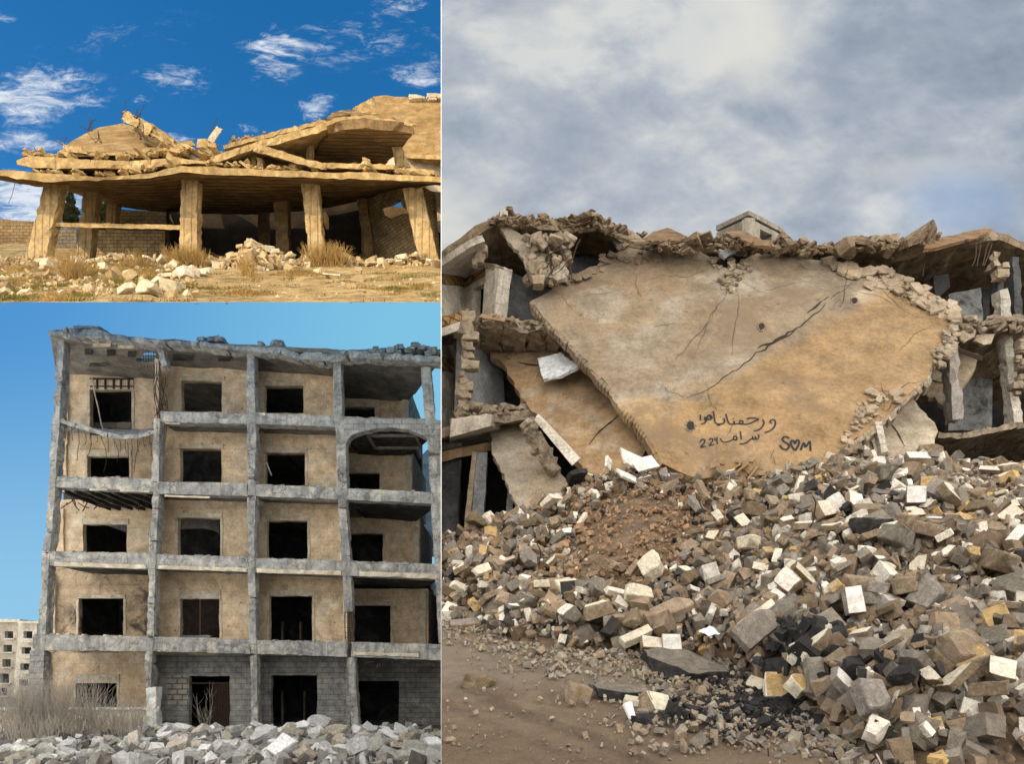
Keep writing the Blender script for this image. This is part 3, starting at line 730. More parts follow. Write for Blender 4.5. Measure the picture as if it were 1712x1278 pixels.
    side(419, 590, 690, YF + .45, YB, C_INT); side(420, 712, 810, YF + .45, YB, C_INT); side(421, 834, 932, YF + .45, YB, C_INT); side(423, 958, 1070, YF + .45, YB, C_INT); side(425, 1096, 1230, YF + .45, YB, C_INT)
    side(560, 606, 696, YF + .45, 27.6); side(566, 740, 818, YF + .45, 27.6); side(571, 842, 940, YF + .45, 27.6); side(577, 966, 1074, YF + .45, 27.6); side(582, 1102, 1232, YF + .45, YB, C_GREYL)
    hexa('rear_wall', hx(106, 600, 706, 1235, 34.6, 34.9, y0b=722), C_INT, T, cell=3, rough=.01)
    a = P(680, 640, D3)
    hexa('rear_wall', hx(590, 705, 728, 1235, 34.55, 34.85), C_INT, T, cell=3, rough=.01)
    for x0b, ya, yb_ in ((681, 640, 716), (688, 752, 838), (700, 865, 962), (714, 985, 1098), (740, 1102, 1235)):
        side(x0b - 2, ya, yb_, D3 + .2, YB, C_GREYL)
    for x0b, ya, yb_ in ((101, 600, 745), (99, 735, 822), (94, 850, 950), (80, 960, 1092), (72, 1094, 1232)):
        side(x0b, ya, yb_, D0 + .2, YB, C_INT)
        hexa('end_pilaster', hx(x0b + 1, x0b + 12, ya, yb_, D0 - .12, D0 + .1), C_BEIGE, T, cell=.3, rough=.03, chip=.05)
    for x, ya, yb_ in ((672, 655, 716), (677, 760, 838), (690, 870, 962), (701, 990, 1098)):
        hexa('end_pilaster', hx(x, x + 11, ya, yb_, D3 - .14, D3 + .1), C_TRIM, T, cell=.3, rough=.03, chip=.05)
    # window fittings
    g = []
    for s in (-1, 1):
        for i in range(-8, 16):
            x0 = 303 + i * 5; pts = [(x0, 1002), (x0 + s * 38, 1068)]
            (xa, ya), (xb, yb_) = pts
            # clip to the opening
            t0, t1 = 0.0, 1.0; dx = xb - xa
            for lim, sg in ((303, 1), (366, -1)):
                tt = (lim - xa) / dx
                if sg * dx > 0: t0 = max(t0, tt)
                else: t1 = min(t1, tt)
            if t1 > t0 + .05: g.append(tube_data([P(xa + dx * t0, 1002 + 66 * t0, D1 + .08), P(xa + dx * t1, 1002 + 66 * t1, D1 + .08)], .008, 4))
    g.append(hexa_data(hx(333, 336, 1002, 1068, D1 + .04, D1 + .1), cell=1, rough=.002))
    struct(link('window_grille', mesh_from('g', *merge(g)), C_RUST, T), 'stuff')
    g = [hexa_data(hx(316 + .5, 384, 1142, 1144, D1 + .02, D1 + .08), cell=2, rough=.002)] + [hexa_data(hx(x, x + 1.2, 1144, 1232, D1 + .03, D1 + .06), cell=2, rough=.002) for x in np.arange(354, 384, 2.6)]
    link('folding_gate', mesh_from('g', *merge(g)), C_RUST, T)
    hexa('shutter_box', hx(301, 367, 986, 1002.5, D1 + .01, D1 + .2), C_GREY, T, cell=.4, rough=.01)
    hexa('sill', hx(-60, 246, 1184, 1188, YF + .3, YF + .7), C_WHITE, T, cell=.3, rough=.02, chip=.03)
    plate('low_wall', [(-60, 1188), (246, 1188), (246, 1236), (-60, 1236)], flat(YF + .36), .25, C_TRIM, T, cell=.4, rough=.03, jag=.01)
    # block panels beside the ground-floor door, and door frames inside
    plate('block_panel', [(280, 1130), (314, 1130), (314, 1180), (280, 1178)], flat(D1 - .03), .1, conc('breeze_block', (.42, .40, .36), (.34, .33, .31), (.48, .46, .42), 1.5, .6, brick=(.40, .21, .03, .9)), T, cell=.3, rough=.01, jag=.01)
    hexa('fallen_shutter', hx(305, 350, 1063, 1069, D1 - .1, D1 + .2, x0b=300, x1b=352), C_GREYL, T, cell=.2, rough=.03)
    for (x0, x1, y0, y1) in ((470, 507, 1156, 1232), (470, 500, 1040, 1072), (540, 550, 1160, 1230)):
        hexa('inner_door_frame', hx(x0, x0 + 3, y0, y1, 31.2, 31.4), C_CEIL, T, cell=1, rough=.01); hexa('inner_door_frame', hx(x1, x1 + 3, y0, y1, 31.2, 31.4), C_CEIL, T, cell=1, rough=.01)
    plate('collapsed_ceiling', [(303, 868), (366, 868), (366, 892), (340, 884), (303, 886)], flat(29.0), .1, C_CEIL, T, cell=.3, rough=.05)
    hexa('fallen_lintel', hx(150, 218, 706, 716, 30.0, 30.4), C_CEIL, T, cell=.3, rough=.04)
    tube('light_pole', [P(443, 776, D1 - .1), P(446, 774, D1), P(454, 796, D1 + .1)], .03, C_WHITE, T)
    tube('hanging_cable', wiggle(P(154, 630, D0 - .5), P(172, 720, D0 - .6), 8, .05, rn), .025, C_TRIM, T)
    # roller track with slats above the top-left window
    g = [hexa_data(hx(x, x + 2.2, 632, 650, D0 - .12, D0 - .04), cell=1, rough=.004) for x in (160, 174, 188, 200, 213)] + [hexa_data(hx(150, 222, y, y + 1.6, D0 - .10, D0 - .02), cell=1, rough=.003) for y in (632, 645)]
    link('shutter_rails', mesh_from('g', *merge(g)), C_RUST, T)
    # flaked plaster scraps and small debris on the floor edges
    for (x0, x1, y) in ((95, 250, 797), (270, 410, 807), (430, 560, 812), (590, 700, 820), (90, 240, 923), (265, 410, 929), (430, 565, 935), (600, 700, 941), (80, 240, 1062), (265, 415, 1067), (432, 570, 1072), (600, 730, 1077), (275, 405, 690), (430, 550, 693), (575, 700, 698)):
        prt = []
        for i in range(14):
            x = rn.uniform(x0, x1 - 10); w = rn.uniform(1.5, 9); h = rn.uniform(.8, 3.2)
            yy = y + (x - x0) * .03
            prt.append(hexa_data(hx(x, x + w, yy - h, yy + 1, YF + rn.uniform(.0, .25), YF + .4), cell=.12, rough=.03, seed=x, chip=.03))
        struct(link('edge_debris', mesh_from('ed', *merge(prt)), rn.choice([C_GREY, C_TRIM, C_GREYL]), T), 'stuff')
    return T
def thing_part(name, parent, parts, mat): 
    V, Fc = merge(parts); return link(name, mesh_from(name, V, Fc), mat, parent)


build_left()
# far apartment block at the left edge, and the neighbour glimpsed through the last bay
def far_block():
    CUR[0] = 'L'
    m1 = conc('far_grey_wall', (.46, .40, .32), (.38, .33, .27), None, .4, .3); m2 = conc('far_white_wall', (.62, .56, .47), (.54, .49, .41), None, .4, .3)
    D = 60.0
    T = thing('apartment_building', 'distant pale grey apartment building with rows of empty windows and balcony ledges', 'building', P(30, 1180, D))
    rect = lambda a, b, c, d: [(a, b), (c, b), (c, d), (a, d)]
    rowsL = [(8, 1056, 22, 1068), (6, 1079, 20, 1091), (4, 1103, 18, 1116), (0, 1127, 15, 1143), (-2, 1151, 12, 1164)]
    rowsR = [(39, 1056, 54, 1068), (36, 1083, 52, 1094), (34, 1110, 50, 1121), (32, 1137, 47, 1148)]
    w1 = plate('wall', [(-60, 1041), (31, 1041), (20, 1182), (-70, 1182)], flat(D), .4, m1, T, holes=[rect(*r) for r in rowsL] + [rect(-40, y, -20, y + 12) for y in (1056, 1079, 1103, 1127, 1151)], cell=1.2, rough=.01, jag=0, edge_rough=0)
    w2 = plate('wall', [(31, 1043), (62, 1043), (60, 1182), (20, 1182)], flat(D - 1.2), .4, m2, T, holes=[rect(*r) for r in rowsR], cell=1.2, rough=.01, jag=0, edge_rough=0)
    hexa('roof', hx(-62, 33, 1036, 1041, D - .4, D + 10), m2, T, cell=4, rough=.02); hexa('roof', hx(29, 64, 1039, 1043, D - 1.6, D + 9), m2, T, cell=4, rough=.02)
    for r in rowsR: hexa('balcony', hx(r[0] - 7, r[2] + 6, r[3] + 3, r[3] + 7, D - 2.2, D - 1.2), m2, T, cell=1, rough=.02)
    for r in rowsL: hexa('window_sill', hx(r[0] - 1, r[2] + 1, r[3], r[3] + 2, D - .25, D), m2, T, cell=2, rough=.01)
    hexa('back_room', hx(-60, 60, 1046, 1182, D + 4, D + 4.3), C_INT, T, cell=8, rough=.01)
    D = 44.0
    m3 = conc('bluish_render', (.25, .28, .31), (.20, .23, .26), (.30, .33, .35), .6, .4)
    T = thing('rear_house', 'blue grey rendered house with balcony railing glimpsed behind the right end of the shell', 'building', P(715, 1180, D))
    plate('wall', [(690, 776), (722, 745), (760, 745), (760, 1190), (704, 1190)], flat(D), .4, m3, T, holes=[rect(709, 1010, 722, 1065), rect(702, 930, 726, 944)], cell=1.5, rough=.02, jag=0, edge_rough=.01)
    hexa('balcony', hx(700, 735, 918, 922, D - 1.2, D), m3, T, cell=1, rough=.01); hexa('balcony', hx(706, 735, 990, 994, D - 1.2, D), m3, T, cell=1, rough=.01)
    g = merge([tube_data([P(x, 903, D - 1.1), P(x, 918, D - 1.1)], .03, 4) for x in range(702, 735, 3)] + [tube_data([P(700, 903, D - 1.1), P(735, 903, D - 1.1)], .04, 4)])
    link('balcony_railing', mesh_from('g', *g), C_RUST, T)
far_block()
# ================================================================== RIGHT: the collapsed house and its rubble
CUR[0] = 'R'
BASE = [(600, 1030), (738, 1036), (800, 1052), (870, 1078), (960, 1086), (1040, 1092), (1090, 1100), (1160, 1096), (1215, 1106), (1260, 1138), (1330, 1185), (1420, 1245), (1470, 1290), (1712, 1350), (2300, 1400)]
CREST = [(600, 930), (738, 905), (790, 888), (850, 868), (900, 845), (950, 815), (1000, 790), (1060, 772), (1110, 780), (1200, 790), (1300, 786), (1350, 782), (1400, 764), (1470, 765), (1560, 765), (1620, 785), (1712, 785), (2300, 800)]
ip = lambda x, t: float(np.interp(x, [q[0] for q in t], [q[1] for q in t]))
ZS = lambda Y: .81 + .268 * (min(Y, 13) - 6)
def heap(px, Y):
    e = Z(ip(px, BASE)); Yb = 2.398 / (.268 - e); Yc = 15.0
    if Y <= Yb: return -1.0
    zc = EYE + Z(ip(px, CREST) + 17) * Yc
    t = (Y - Yb) / (Yc - Yb)
    zb = ZS(Yb)
    if t <= 1:
        z = zb + (zc - zb) * (t ** .92)
    else: z = zc - (Y - Yc) * .35
    x = K(px) * Y
    n_ = noise.noise(Vector((x * .7, Y * .7, 1))) * .22 + noise.noise(Vector((x * 1.9, Y * 1.9, 5))) * .09
    return z + n_ * min(1, t * 5) * (1 if t < .9 else .5)
M_STREET = None
def street_mat():
    m, n, b = material('dusty_road'); tc = n.new('ShaderNodeTexCoord').outputs['Object']
    big = n.noise(tc, .45, 6, .65, .5); med = n.noise(tc, 3, 8, .7); fn = n.noise(tc, 30, 5, .8); x, y, z = n.sep(tc)
    col = n.mix(n.ramp(big, ((.4, 0), (.62, 1))), (.125, .088, .056), (.17, .122, .08))
    # tyre tracks run across the lower left of the road
    d = n.math('ADD', n.math('ADD', n.math('MULTIPLY', x, .78), n.math('MULTIPLY', y, .62)), n.math('MULTIPLY', n.math('SUBTRACT', big, .5), .5))
    d1 = n.math('ABSOLUTE', n.math('SUBTRACT', d, 4.62)); d2 = n.math('ABSOLUTE', n.math('SUBTRACT', d, 4.15))
    tr = n.math('MAXIMUM', n.smooth(d1, .2, .05), n.math('MULTIPLY', n.smooth(d2, .14, .0), .5))
    tread = n.noise(n.mapping(tc, scale=(26, 6, 6), rot=(0, 0, R(35))), 1.0, 3, .6)
    col = n.mix(n.math('MULTIPLY', tr, n.math('ADD', .15, n.math('MULTIPLY', tread, 1.1))), col, (.085, .06, .04))
    # gravelly grey strip near the rubble, tar-black soil at its foot
    g = n.smooth(n.math('ADD', y, n.math('MULTIPLY', n.math('SUBTRACT', med, .5), 1.6)), 7.6, 8.6)
    col = n.mix(n.math('MULTIPLY', g, .6), col, (.17, .14, .105))
    bl = n.blob(x, y, 2.55, 7.3, 2.3, 1.25); bl = n.smooth(n.math('ADD', bl, n.math('MULTIPLY', n.math('SUBTRACT', med, .5), 1.3)), .25, .6)
    col = n.mix(n.math('MULTIPLY', bl, .88), col, (.022, .019, .017))
    gg = n.math('ADD', 1, n.math('ADD', n.math('MULTIPLY', n.math('SUBTRACT', med, .5), .9), n.math('MULTIPLY', n.math('SUBTRACT', fn, .5), 1.3)))
    col = n.mix(1.0, col, n.comb(gg, gg, gg), 'MULTIPLY'); n.link(col, b.inputs['Base Color'])
    h = n.math('ADD', n.math('MULTIPLY', med, 1.0), n.math('MULTIPLY', fn, .35)); h = n.math('SUBTRACT', h, n.math('MULTIPLY', tr, .5))
    bp = n.new('ShaderNodeBump'); bp.inputs['Strength'].default_value = .7; bp.inputs['Distance'].default_value = .06; n.link(h, bp.inputs['Height']); n.link(bp.outputs[0], b.inputs['Normal'])
    return m
def zst(px, Y):
    x = K(px) * Y
    return ZS(Y) + .03 * noise.noise(Vector((x * 1.1, Y * 1.1, 2))) + .012 * noise.noise(Vector((x * 5, Y * 5, 4)))
def fan(name, pxs, Ys, f, mat, kind):
    V = [Vector((K(p) * Y, Y, f(p, Y))) for Y in Ys for p in pxs]; nx = len(pxs)
    Fc = [(j * nx + i, j * nx + i + 1, (j + 1) * nx + i + 1, (j + 1) * nx + i) for j in range(len(Ys) - 1) for i in range(nx - 1)]
    return struct(link(name, mesh_from(name, V, Fc, True), mat), kind)
fan('road', frange(737.8, 2300, 14), frange(2.2, 14, .12), zst, street_mat(), 'structure')
M_DIRT3 = conc('rubble_dirt', (.17, .115, .07), (.11, .08, .055), (.20, .14, .09), 2.2, 1.0, dark=(.03, .026, .022), darkamt=.5)
fan('earth_mound', frange(737.8, 2300, 12), frange(5.6, 19, .14), heap, M_DIRT3, 'structure')

skV = []; skF = []
for Y in frange(2.2, 14, .2):
    x = KP * Y + .012; zt = max(zst(738, Y), heap(738, Y)) + .0; skV += [Vector((x, Y, zt)), Vector((x, Y, -1.3))]
for i in range(len(skV) // 2 - 1): skF.append((2 * i, 2 * i + 1, 2 * i + 3, 2 * i + 2))
struct(link('earth_bank', mesh_from('earth_bank', skV, skF), M_DIRT3))
C_TAN = conc('tan_plaster_slab', (.235, .18, .125), (.275, .205, .13), (.29, .25, .195), .55, .42, speck=.26, cracks=0.0, dark=(.19, .135, .085), darkamt=.7, pits=.35, half=((3.9, 7.4), (7.9, 10.4), (.29, .18, .082), .78),
             stains=(((3.6, 11.6, 1.3, 1.5), (.22, .145, .08), .55), ((5.6, 11.3, 1.6, 1.2), (.40, .35, .28), .5), ((2.2, 10.6, 1.2, 1.2), (.33, .30, .25), .5), ((9.0, 10.6, 1.3, .6), (.45, .37, .27), .6), ((6.6, 7.6, 1.5, .5), (.46, .37, .24), .5), ((8.6, 9.2, 1.8, .5), (.44, .35, .22), .5), ((3.4, 7.0, 2.4, 1.0), (.40, .25, .11), .5)))
C_TANP = conc('tan_plaster', (.34, .265, .18), (.28, .215, .145), (.38, .31, .235), .9, .5, dark=(.2, .14, .09), darkamt=.5)
C_TAN2 = conc('brown_stained_slab', (.31, .205, .11), (.37, .255, .145), (.36, .30, .225), .9, .45, speck=.25, streak=((.22, .12, .05), .55), dark=(.16, .09, .045), darkamt=.55)
C_EDGE = conc('broken_edge', (.33, .26, .18), (.25, .195, .135), (.41, .335, .245), 3, 1.2, dark=(.06, .05, .04), darkamt=.7)
C_ROOF3 = conc('roof_screed', (.25, .18, .11), (.185, .135, .085), (.32, .25, .17), 1.6, 1.0, dark=(.05, .038, .028), darkamt=.7, cracks=2.0)
C_SHEETB = conc('rusty_brown_board', (.20, .115, .055), (.14, .085, .045), (.24, .15, .075), 1.2, .5, dark=(.06, .035, .02), darkamt=.6)
C_GWALL = conc('grey_blue_plaster', (.32, .325, .33), (.27, .275, .28), (.36, .365, .37), .7, .35, dark=(.10, .10, .10), darkamt=.4, pits=.5)
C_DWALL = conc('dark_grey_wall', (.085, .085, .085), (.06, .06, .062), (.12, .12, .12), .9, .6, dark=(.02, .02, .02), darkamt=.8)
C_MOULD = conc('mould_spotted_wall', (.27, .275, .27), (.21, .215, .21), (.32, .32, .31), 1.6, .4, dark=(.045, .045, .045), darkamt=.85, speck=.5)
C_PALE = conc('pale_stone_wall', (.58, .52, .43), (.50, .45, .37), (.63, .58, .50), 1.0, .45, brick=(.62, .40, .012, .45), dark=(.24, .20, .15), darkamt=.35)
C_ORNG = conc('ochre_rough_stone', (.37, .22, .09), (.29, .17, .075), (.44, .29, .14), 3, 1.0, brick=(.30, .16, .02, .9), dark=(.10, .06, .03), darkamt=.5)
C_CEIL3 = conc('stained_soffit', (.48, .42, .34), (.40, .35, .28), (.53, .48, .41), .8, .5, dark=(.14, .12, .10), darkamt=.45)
C_BLACK = conc('painted_room_dark', (.018, .017, .016), (.012, .012, .012), (.03, .028, .026), 1, .5)  # near-black colour stands in for the shade inside the house
M_PAINT = plain('black_spray_paint', (.018, .018, .022), .7, 0, .3)
M_CRACK = plain('crack_shadow', (.035, .026, .018), 1, 0, .2)
# --- the great slab hanging from the roof down onto the heap
BP = Plane((1110, 780, 14.6), (1400, 765, 14.6), (1200, 425, 18.6))
BIG = [(888, 503), (925, 482), (952, 462), (985, 447), (1012, 438), (1032, 424), (1050, 410), (1075, 404), (1130, 408), (1165, 415), (1190, 432), (1205, 446), (1222, 450), (1248, 432), (1262, 424), (1290, 426), (1350, 432), (1385, 436), (1410, 452), (1440, 456), (1475, 462), (1510, 462), (1535, 475), (1560, 490), (1588, 508), (1600, 522), (1592, 545), (1578, 575), (1565, 596), (1558, 612), (1550, 634), (1520, 658), (1490, 690), (1455, 718), (1420, 742), (1395, 765), (1360, 790), (1230, 800), (1150, 796), (1108, 776), (1085, 735), (1060, 700), (1040, 672), (1020, 650), (985, 610), (950, 570), (918, 540)]
def build_big():
    T = thing('fallen_roof_slab', 'huge tan plastered concrete slab leaning on the rubble with black spray-painted writing on it', 'slab', BP.at(1230, 785))
    plate('slab', BIG, BP, .20, C_TAN, T, cell=.20, rough=.014, jag=.045, seed=4, edge_rough=.06)
    # pale broken rim proud of the face along the lower left and the right
    for k, st in enumerate(([(888, 503), (918, 540), (950, 570), (985, 610), (1020, 650), (1060, 700), (1085, 735), (1108, 776)], [(1600, 522), (1590, 548), (1572, 590), (1556, 618), (1550, 636), (1520, 660), (1490, 692), (1455, 720), (1420, 744), (1395, 767)])):
        prt = []
        off = (-7, 6) if k == 0 else (6, 7)
        for (a, b) in zip(st, st[1:]):
            n_ = max(2, int(math.dist(a, b) / 7))
            for i in range(n_):
                t0, t1 = i / n_, (i + 1.0) / n_
                w0 = .55 + .5 * noise.noise(Vector((a[0] * .03 + i * .13, a[1] * .03, 2))) if k == 0 else rn.uniform(.3, 1.1)
                q = [(a[0] + (b[0] - a[0]) * t, a[1] + (b[1] - a[1]) * t) for t in (t0, t1)]
                c = []
                for dn in (-.19, .012 + rn.uniform(-.02, .01)):
                    c += [BP.at(q[0][0] + off[0] * w0, q[0][1] + off[1] * w0) + BP.n * (dn - .03), BP.at(q[1][0] + off[0] * w0, q[1][1] + off[1] * w0) + BP.n * (dn - .03), BP.at(q[0][0] - off[0] * .15, q[0][1] - off[1] * .15) + BP.n * dn, BP.at(q[1][0] - off[0] * .15, q[1][1] - off[1] * .15) + BP.n * dn]
                prt.append(hexa_data(c, cell=.06, rough=.02, seed=1, chip=.03))
        link('broken_rim', mesh_from('br', *merge(prt)), C_TAN if k == 0 else C_EDGE, T)
    Z5 = lambda pts: [(1080 + x / 4.406, 610 + y / 4.406) for x, y in pts]
    text1 = [Z5(s) for s in (
        [(925, 437), (913, 425), (922, 410), (942, 410), (953, 430), (943, 462), (920, 486), (890, 500), (874, 502)],
        [(858, 408), (868, 432), (855, 462), (832, 482), (808, 491), (793, 490)],
        [(742, 403), (768, 396), (800, 398), (828, 407), (800, 420), (772, 433), (748, 442), (722, 442), (700, 441), (688, 432), (694, 418), (710, 418), (712, 432), (698, 441), (672, 438), (652, 440), (645, 418), (648, 438), (630, 442), (614, 438), (602, 420), (595, 395), (587, 366)],
        [(572, 398), (577, 420), (568, 437), (545, 440), (522, 438), (508, 425), (502, 390), (494, 345)],
        [(520, 449), (548, 449)], [(755, 459), (757, 461)], [(640, 400), (646, 404)],
        [(456, 378), (448, 395), (458, 408), (476, 405), (484, 388), (470, 374), (455, 378)], [(470, 376), (474, 398)],
        [(452, 400), (442, 412), (432, 408), (432, 392), (442, 395), (444, 412), (432, 432), (404, 441)], [(399, 371), (401, 412)])]
    text2 = [Z5(s) for s in (
        [(828, 518), (829, 542), (818, 554), (808, 548), (805, 532), (804, 550), (795, 556), (787, 550), (785, 535), (780, 550), (765, 556), (745, 575), (718, 586), (686, 588)],
        [(694, 495), (701, 556)],
        [(672, 556), (655, 558), (644, 548), (648, 534), (662, 532), (668, 545), (664, 558), (640, 556), (620, 566), (598, 572), (575, 576), (556, 566), (545, 547)],
        [(652, 517), (655, 518)], [(664, 514), (667, 515)], [(590, 596), (593, 598)],
        [(400, 575), (405, 560), (420, 554), (432, 562), (428, 580), (412, 598), (402, 612), (420, 608), (440, 604)],
        [(456, 578), (459, 582)], [(466, 562), (475, 548), (488, 552), (488, 568), (476, 586), (466, 600), (484, 596), (502, 592)],
        [(506, 544), (507, 560), (518, 564)], [(523, 540), (521, 562), (527, 593)])]
    text3 = [Z5(s) for s in (
        [(1053, 545), (1035, 536), (1015, 538), (1004, 552), (1012, 568), (1034, 580), (1050, 594), (1050, 614), (1034, 629), (1010, 626), (994, 612), (984, 597)],
        [(1096, 637), (1078, 612), (1066, 586), (1069, 568), (1084, 564), (1096, 588)], [(1096, 588), (1106, 564), (1122, 562), (1126, 582), (1116, 608), (1097, 638)],
        [(1138, 634), (1150, 602), (1162, 580), (1168, 596), (1174, 612)], [(1174, 612), (1190, 590), (1205, 570), (1208, 600), (1211, 640)])]
    ribbon('painted_writing', text1, BP, .033, M_PAINT, T, lift=.016)
    ribbon('painted_writing', text2, BP, .031, M_PAINT, T, lift=.016)
    ribbon('painted_initials', text3, BP, .044, M_PAINT, T, lift=.016)
    A = lambda s, bx, by: [(bx + x / s, by + y / s) for x, y in ()]
    main = [(1150, 665), (1175, 655), (1200, 640), (1225, 622), (1245, 610), (1265, 590), (1285, 580), (1305, 568), (1325, 556), (1345, 540), (1360, 525), (1380, 510), (1400, 492), (1420, 478)]
    jit = lambda st, a=2.2, n=3: [(x + rn.uniform(-a, a), y + rn.uniform(-a, a)) for (p, q) in zip(st, st[1:]) for i in range(n) for x, y in [(p[0] + (q[0] - p[0]) * i / n, p[1] + (q[1] - p[1]) * i / n)]] + [st[-1]]
    ribbon('long_crack', [jit(main)], BP, .024, M_CRACK, T, lift=.013, smooth_it=False, taper=True)
    ribbon('long_crack', [jit([(1265, 583), (1290, 575), (1312, 560), (1330, 550)]), jit([(1348, 524), (1362, 512), (1385, 497)])], BP, .04, M_CRACK, T, lift=.013, smooth_it=False, taper=True)
    fine = [[(1215, 440), (1222, 470), (1210, 500), (1192, 525), (1175, 560), (1160, 600)], [(1228, 470), (1235, 510), (1228, 550), (1222, 600)], [(1200, 505), (1180, 545), (1150, 580), (1120, 610)], [(1080, 470), (1110, 462), (1150, 464), (1185, 450)],
            [(1240, 470), (1270, 490), (1310, 478), (1345, 470)], [(955, 500), (1000, 492), (1040, 486)], [(1040, 430), (1090, 436), (1140, 444)], [(1290, 455), (1330, 470), (1370, 460), (1400, 470)], [(900, 500), (940, 498), (960, 520)],
            [(1400, 470), (1440, 490), (1480, 500), (1530, 530), (1585, 535)], [(1440, 470), (1470, 480), (1500, 510), (1540, 530)], [(1465, 655), (1490, 658), (1520, 640), (1545, 640)], [(1460, 670), (1480, 690), (1500, 665)], [(1450, 680), (1475, 700), (1465, 712)],
            [(1470, 640), (1480, 660), (1475, 690)], [(1100, 640), (1115, 655), (1150, 665)], [(1240, 700), (1225, 712), (1215, 730)], [(1300, 780), (1290, 765), (1296, 750)], [(1530, 480), (1550, 500), (1575, 520)], [(1500, 475), (1520, 500), (1545, 512)],
            [(1415, 462), (1410, 500), (1400, 520)], [(1395, 480), (1430, 474)], [(1404, 500), (1392, 512)], [(1075, 560), (1100, 545), (1130, 540)], [(1560, 545), (1530, 560), (1500, 590)], [(1180, 640), (1190, 680), (1210, 690)],
            [(1060, 450), (1065, 480), (1072, 500)], [(1130, 408), (1140, 430), (1180, 440)], [(1330, 435), (1345, 450), (1380, 452)], [(1480, 465), (1470, 485)], [(1510, 470), (1500, 490), (1520, 515)]]
    ribbon('fine_cracks', [jit(s, 2.0, 4) for s in fine], BP, .008, M_CRACK, T, lift=.014, smooth_it=False, taper=True)
    # punched holes and cracked flakes
    for (x, y, r) in ((1273, 547, 6), (1428, 504, 5.5), (1154, 713, 8)):
        c = BP.at(x, y); u = (BP.at(x + r, y) - c).length
        prt = []
        for k in range(11):
            a = k / 11 * 6.283; p = BP.at(x + r * math.cos(a), y + r * 1.1 * math.sin(a)); dims = [u * rn.uniform(.35, .6) for _ in range(3)]
            vs, fs, _ = chunk_data(rn, dims, 1, 0); prt.append(([p + Vector(v) for v in vs], fs))
        vs = [BP.at(x + r * .85 * math.cos(k / 10 * 6.283), y + r * .9 * math.sin(k / 10 * 6.283)) + BP.n * .02 for k in range(10)]
        link('conduit_hole', mesh_from('h', vs, [tuple(range(10))]), M_CRACK, T); link('broken_socket', mesh_from('hs', *merge(prt)), C_EDGE, T)
    # loose plates of plaster clinging to the torn edges
    rnd = random.Random(5)
    def flakes(poly, n, s0, s1, nm, mat):
        xs = [p[0] for p in poly]; ys = [p[1] for p in poly]; prt = []; k = 0
        while k < n:
            q = (rnd.uniform(min(xs), max(xs)), rnd.uniform(min(ys), max(ys)))
            if not inpoly(q, poly): continue
            s = rnd.uniform(s0, s1); vs, fs, _ = chunk_data(rnd, (s, s * rnd.uniform(.5, .9), rnd.uniform(.02, .07)), 4, .04, jit=.2)
            Rm = Matrix((BP.u, BP.v, BP.n)).transposed() @ Euler((rnd.uniform(-.22, .22), rnd.uniform(-.22, .22), rnd.uniform(0, 6.28))).to_matrix()
            c = BP.at(*q) + BP.n * rnd.uniform(.0, .08); prt.append(([c + Rm @ v for v in vs], fs)); k += 1
        return struct(link(nm, mesh_from(nm, *merge(prt)), mat, T), 'stuff')
    flakes([(1385, 436), (1480, 455), (1545, 480), (1600, 520), (1590, 540), (1545, 520), (1500, 495), (1400, 462)], 110, .08, .42, 'loose_flakes', C_TANP)
    flakes([(1175, 420), (1245, 425), (1258, 450), (1235, 470), (1225, 495), (1205, 480), (1195, 455)], 60, .05, .24, 'loose_flakes', C_EDGE)
    flakes([(1040, 404), (1180, 412), (1180, 428), (1060, 440), (960, 472), (925, 490), (915, 480), (1000, 435)], 34, .10, .36, 'loose_flakes', C_TAN)
    flakes([(1445, 655), (1490, 645), (1530, 650), (1440, 725), (1400, 755)], 44, .05, .26, 'loose_flakes', C_TANP)
    flakes([(1180, 775), (1380, 765), (1380, 790), (1150, 796)], 14, .1, .3, 'loose_flakes', C_TAN)
    flakes([(1590, 520), (1610, 540), (1600, 570), (1570, 620), (1556, 600), (1580, 560)], 50, .06, .3, 'loose_flakes', C_EDGE)
build_big()
def simple_plate(nm, label, cat, outline, plane, th, mat, group=None, **kw):
    o = plate(nm, outline, plane, th, mat, None, **kw); rebase(o); return tag(o, label, cat, group)
# --- smaller slabs to the left, one behind another
P2 = Plane((975, 790, 15.6), (1060, 780, 15.4), (860, 560, 19.2))
T = thing('leaning_slab', 'brown-stained concrete slab leaning left of the great written slab', 'slab', P2.at(1000, 790))
plate('slab', [(802, 562), (812, 556), (860, 556), (925, 562), (960, 588), (1000, 630), (1040, 672), (1085, 738), (1075, 762), (1040, 800), (985, 800), (972, 776), (940, 742), (905, 700), (882, 678), (868, 655), (855, 632), (838, 606), (820, 596), (810, 580)], P2, .22, C_TAN2, T, cell=.2, rough=.02, jag=.05, seed=7, edge_rough=.07)
ribbon('crack', [[(985, 745), (1000, 725), (1020, 708), (1035, 695)], [(870, 560), (900, 572), (930, 570)], [(815, 560), (835, 575), (860, 580)], [(845, 600), (880, 610), (920, 612)]], P2, .03, M_CRACK, T, lift=.02, taper=True)
P3 = Plane((860, 850, 15.8), (940, 830, 15.8), (850, 710, 18.2))
T = thing('leaning_slab', 'lowest and leftmost grey-tan slab leaning over the dark ground floor', 'slab', P3.at(880, 850))
plate('slab', [(820, 724), (850, 712), (884, 704), (905, 720), (915, 742), (930, 775), (945, 800), (952, 830), (930, 850), (872, 868), (862, 842), (850, 812), (836, 780), (822, 752)], P3, .2, conc('grey_tan_slab', (.33, .28, .22), (.37, .29, .19), (.30, .27, .23), .9, .45, dark=(.16, .12, .08), darkamt=.5), T, cell=.2, rough=.02, jag=.05, seed=8, edge_rough=.07)
rnd = random.Random(3); prt = []
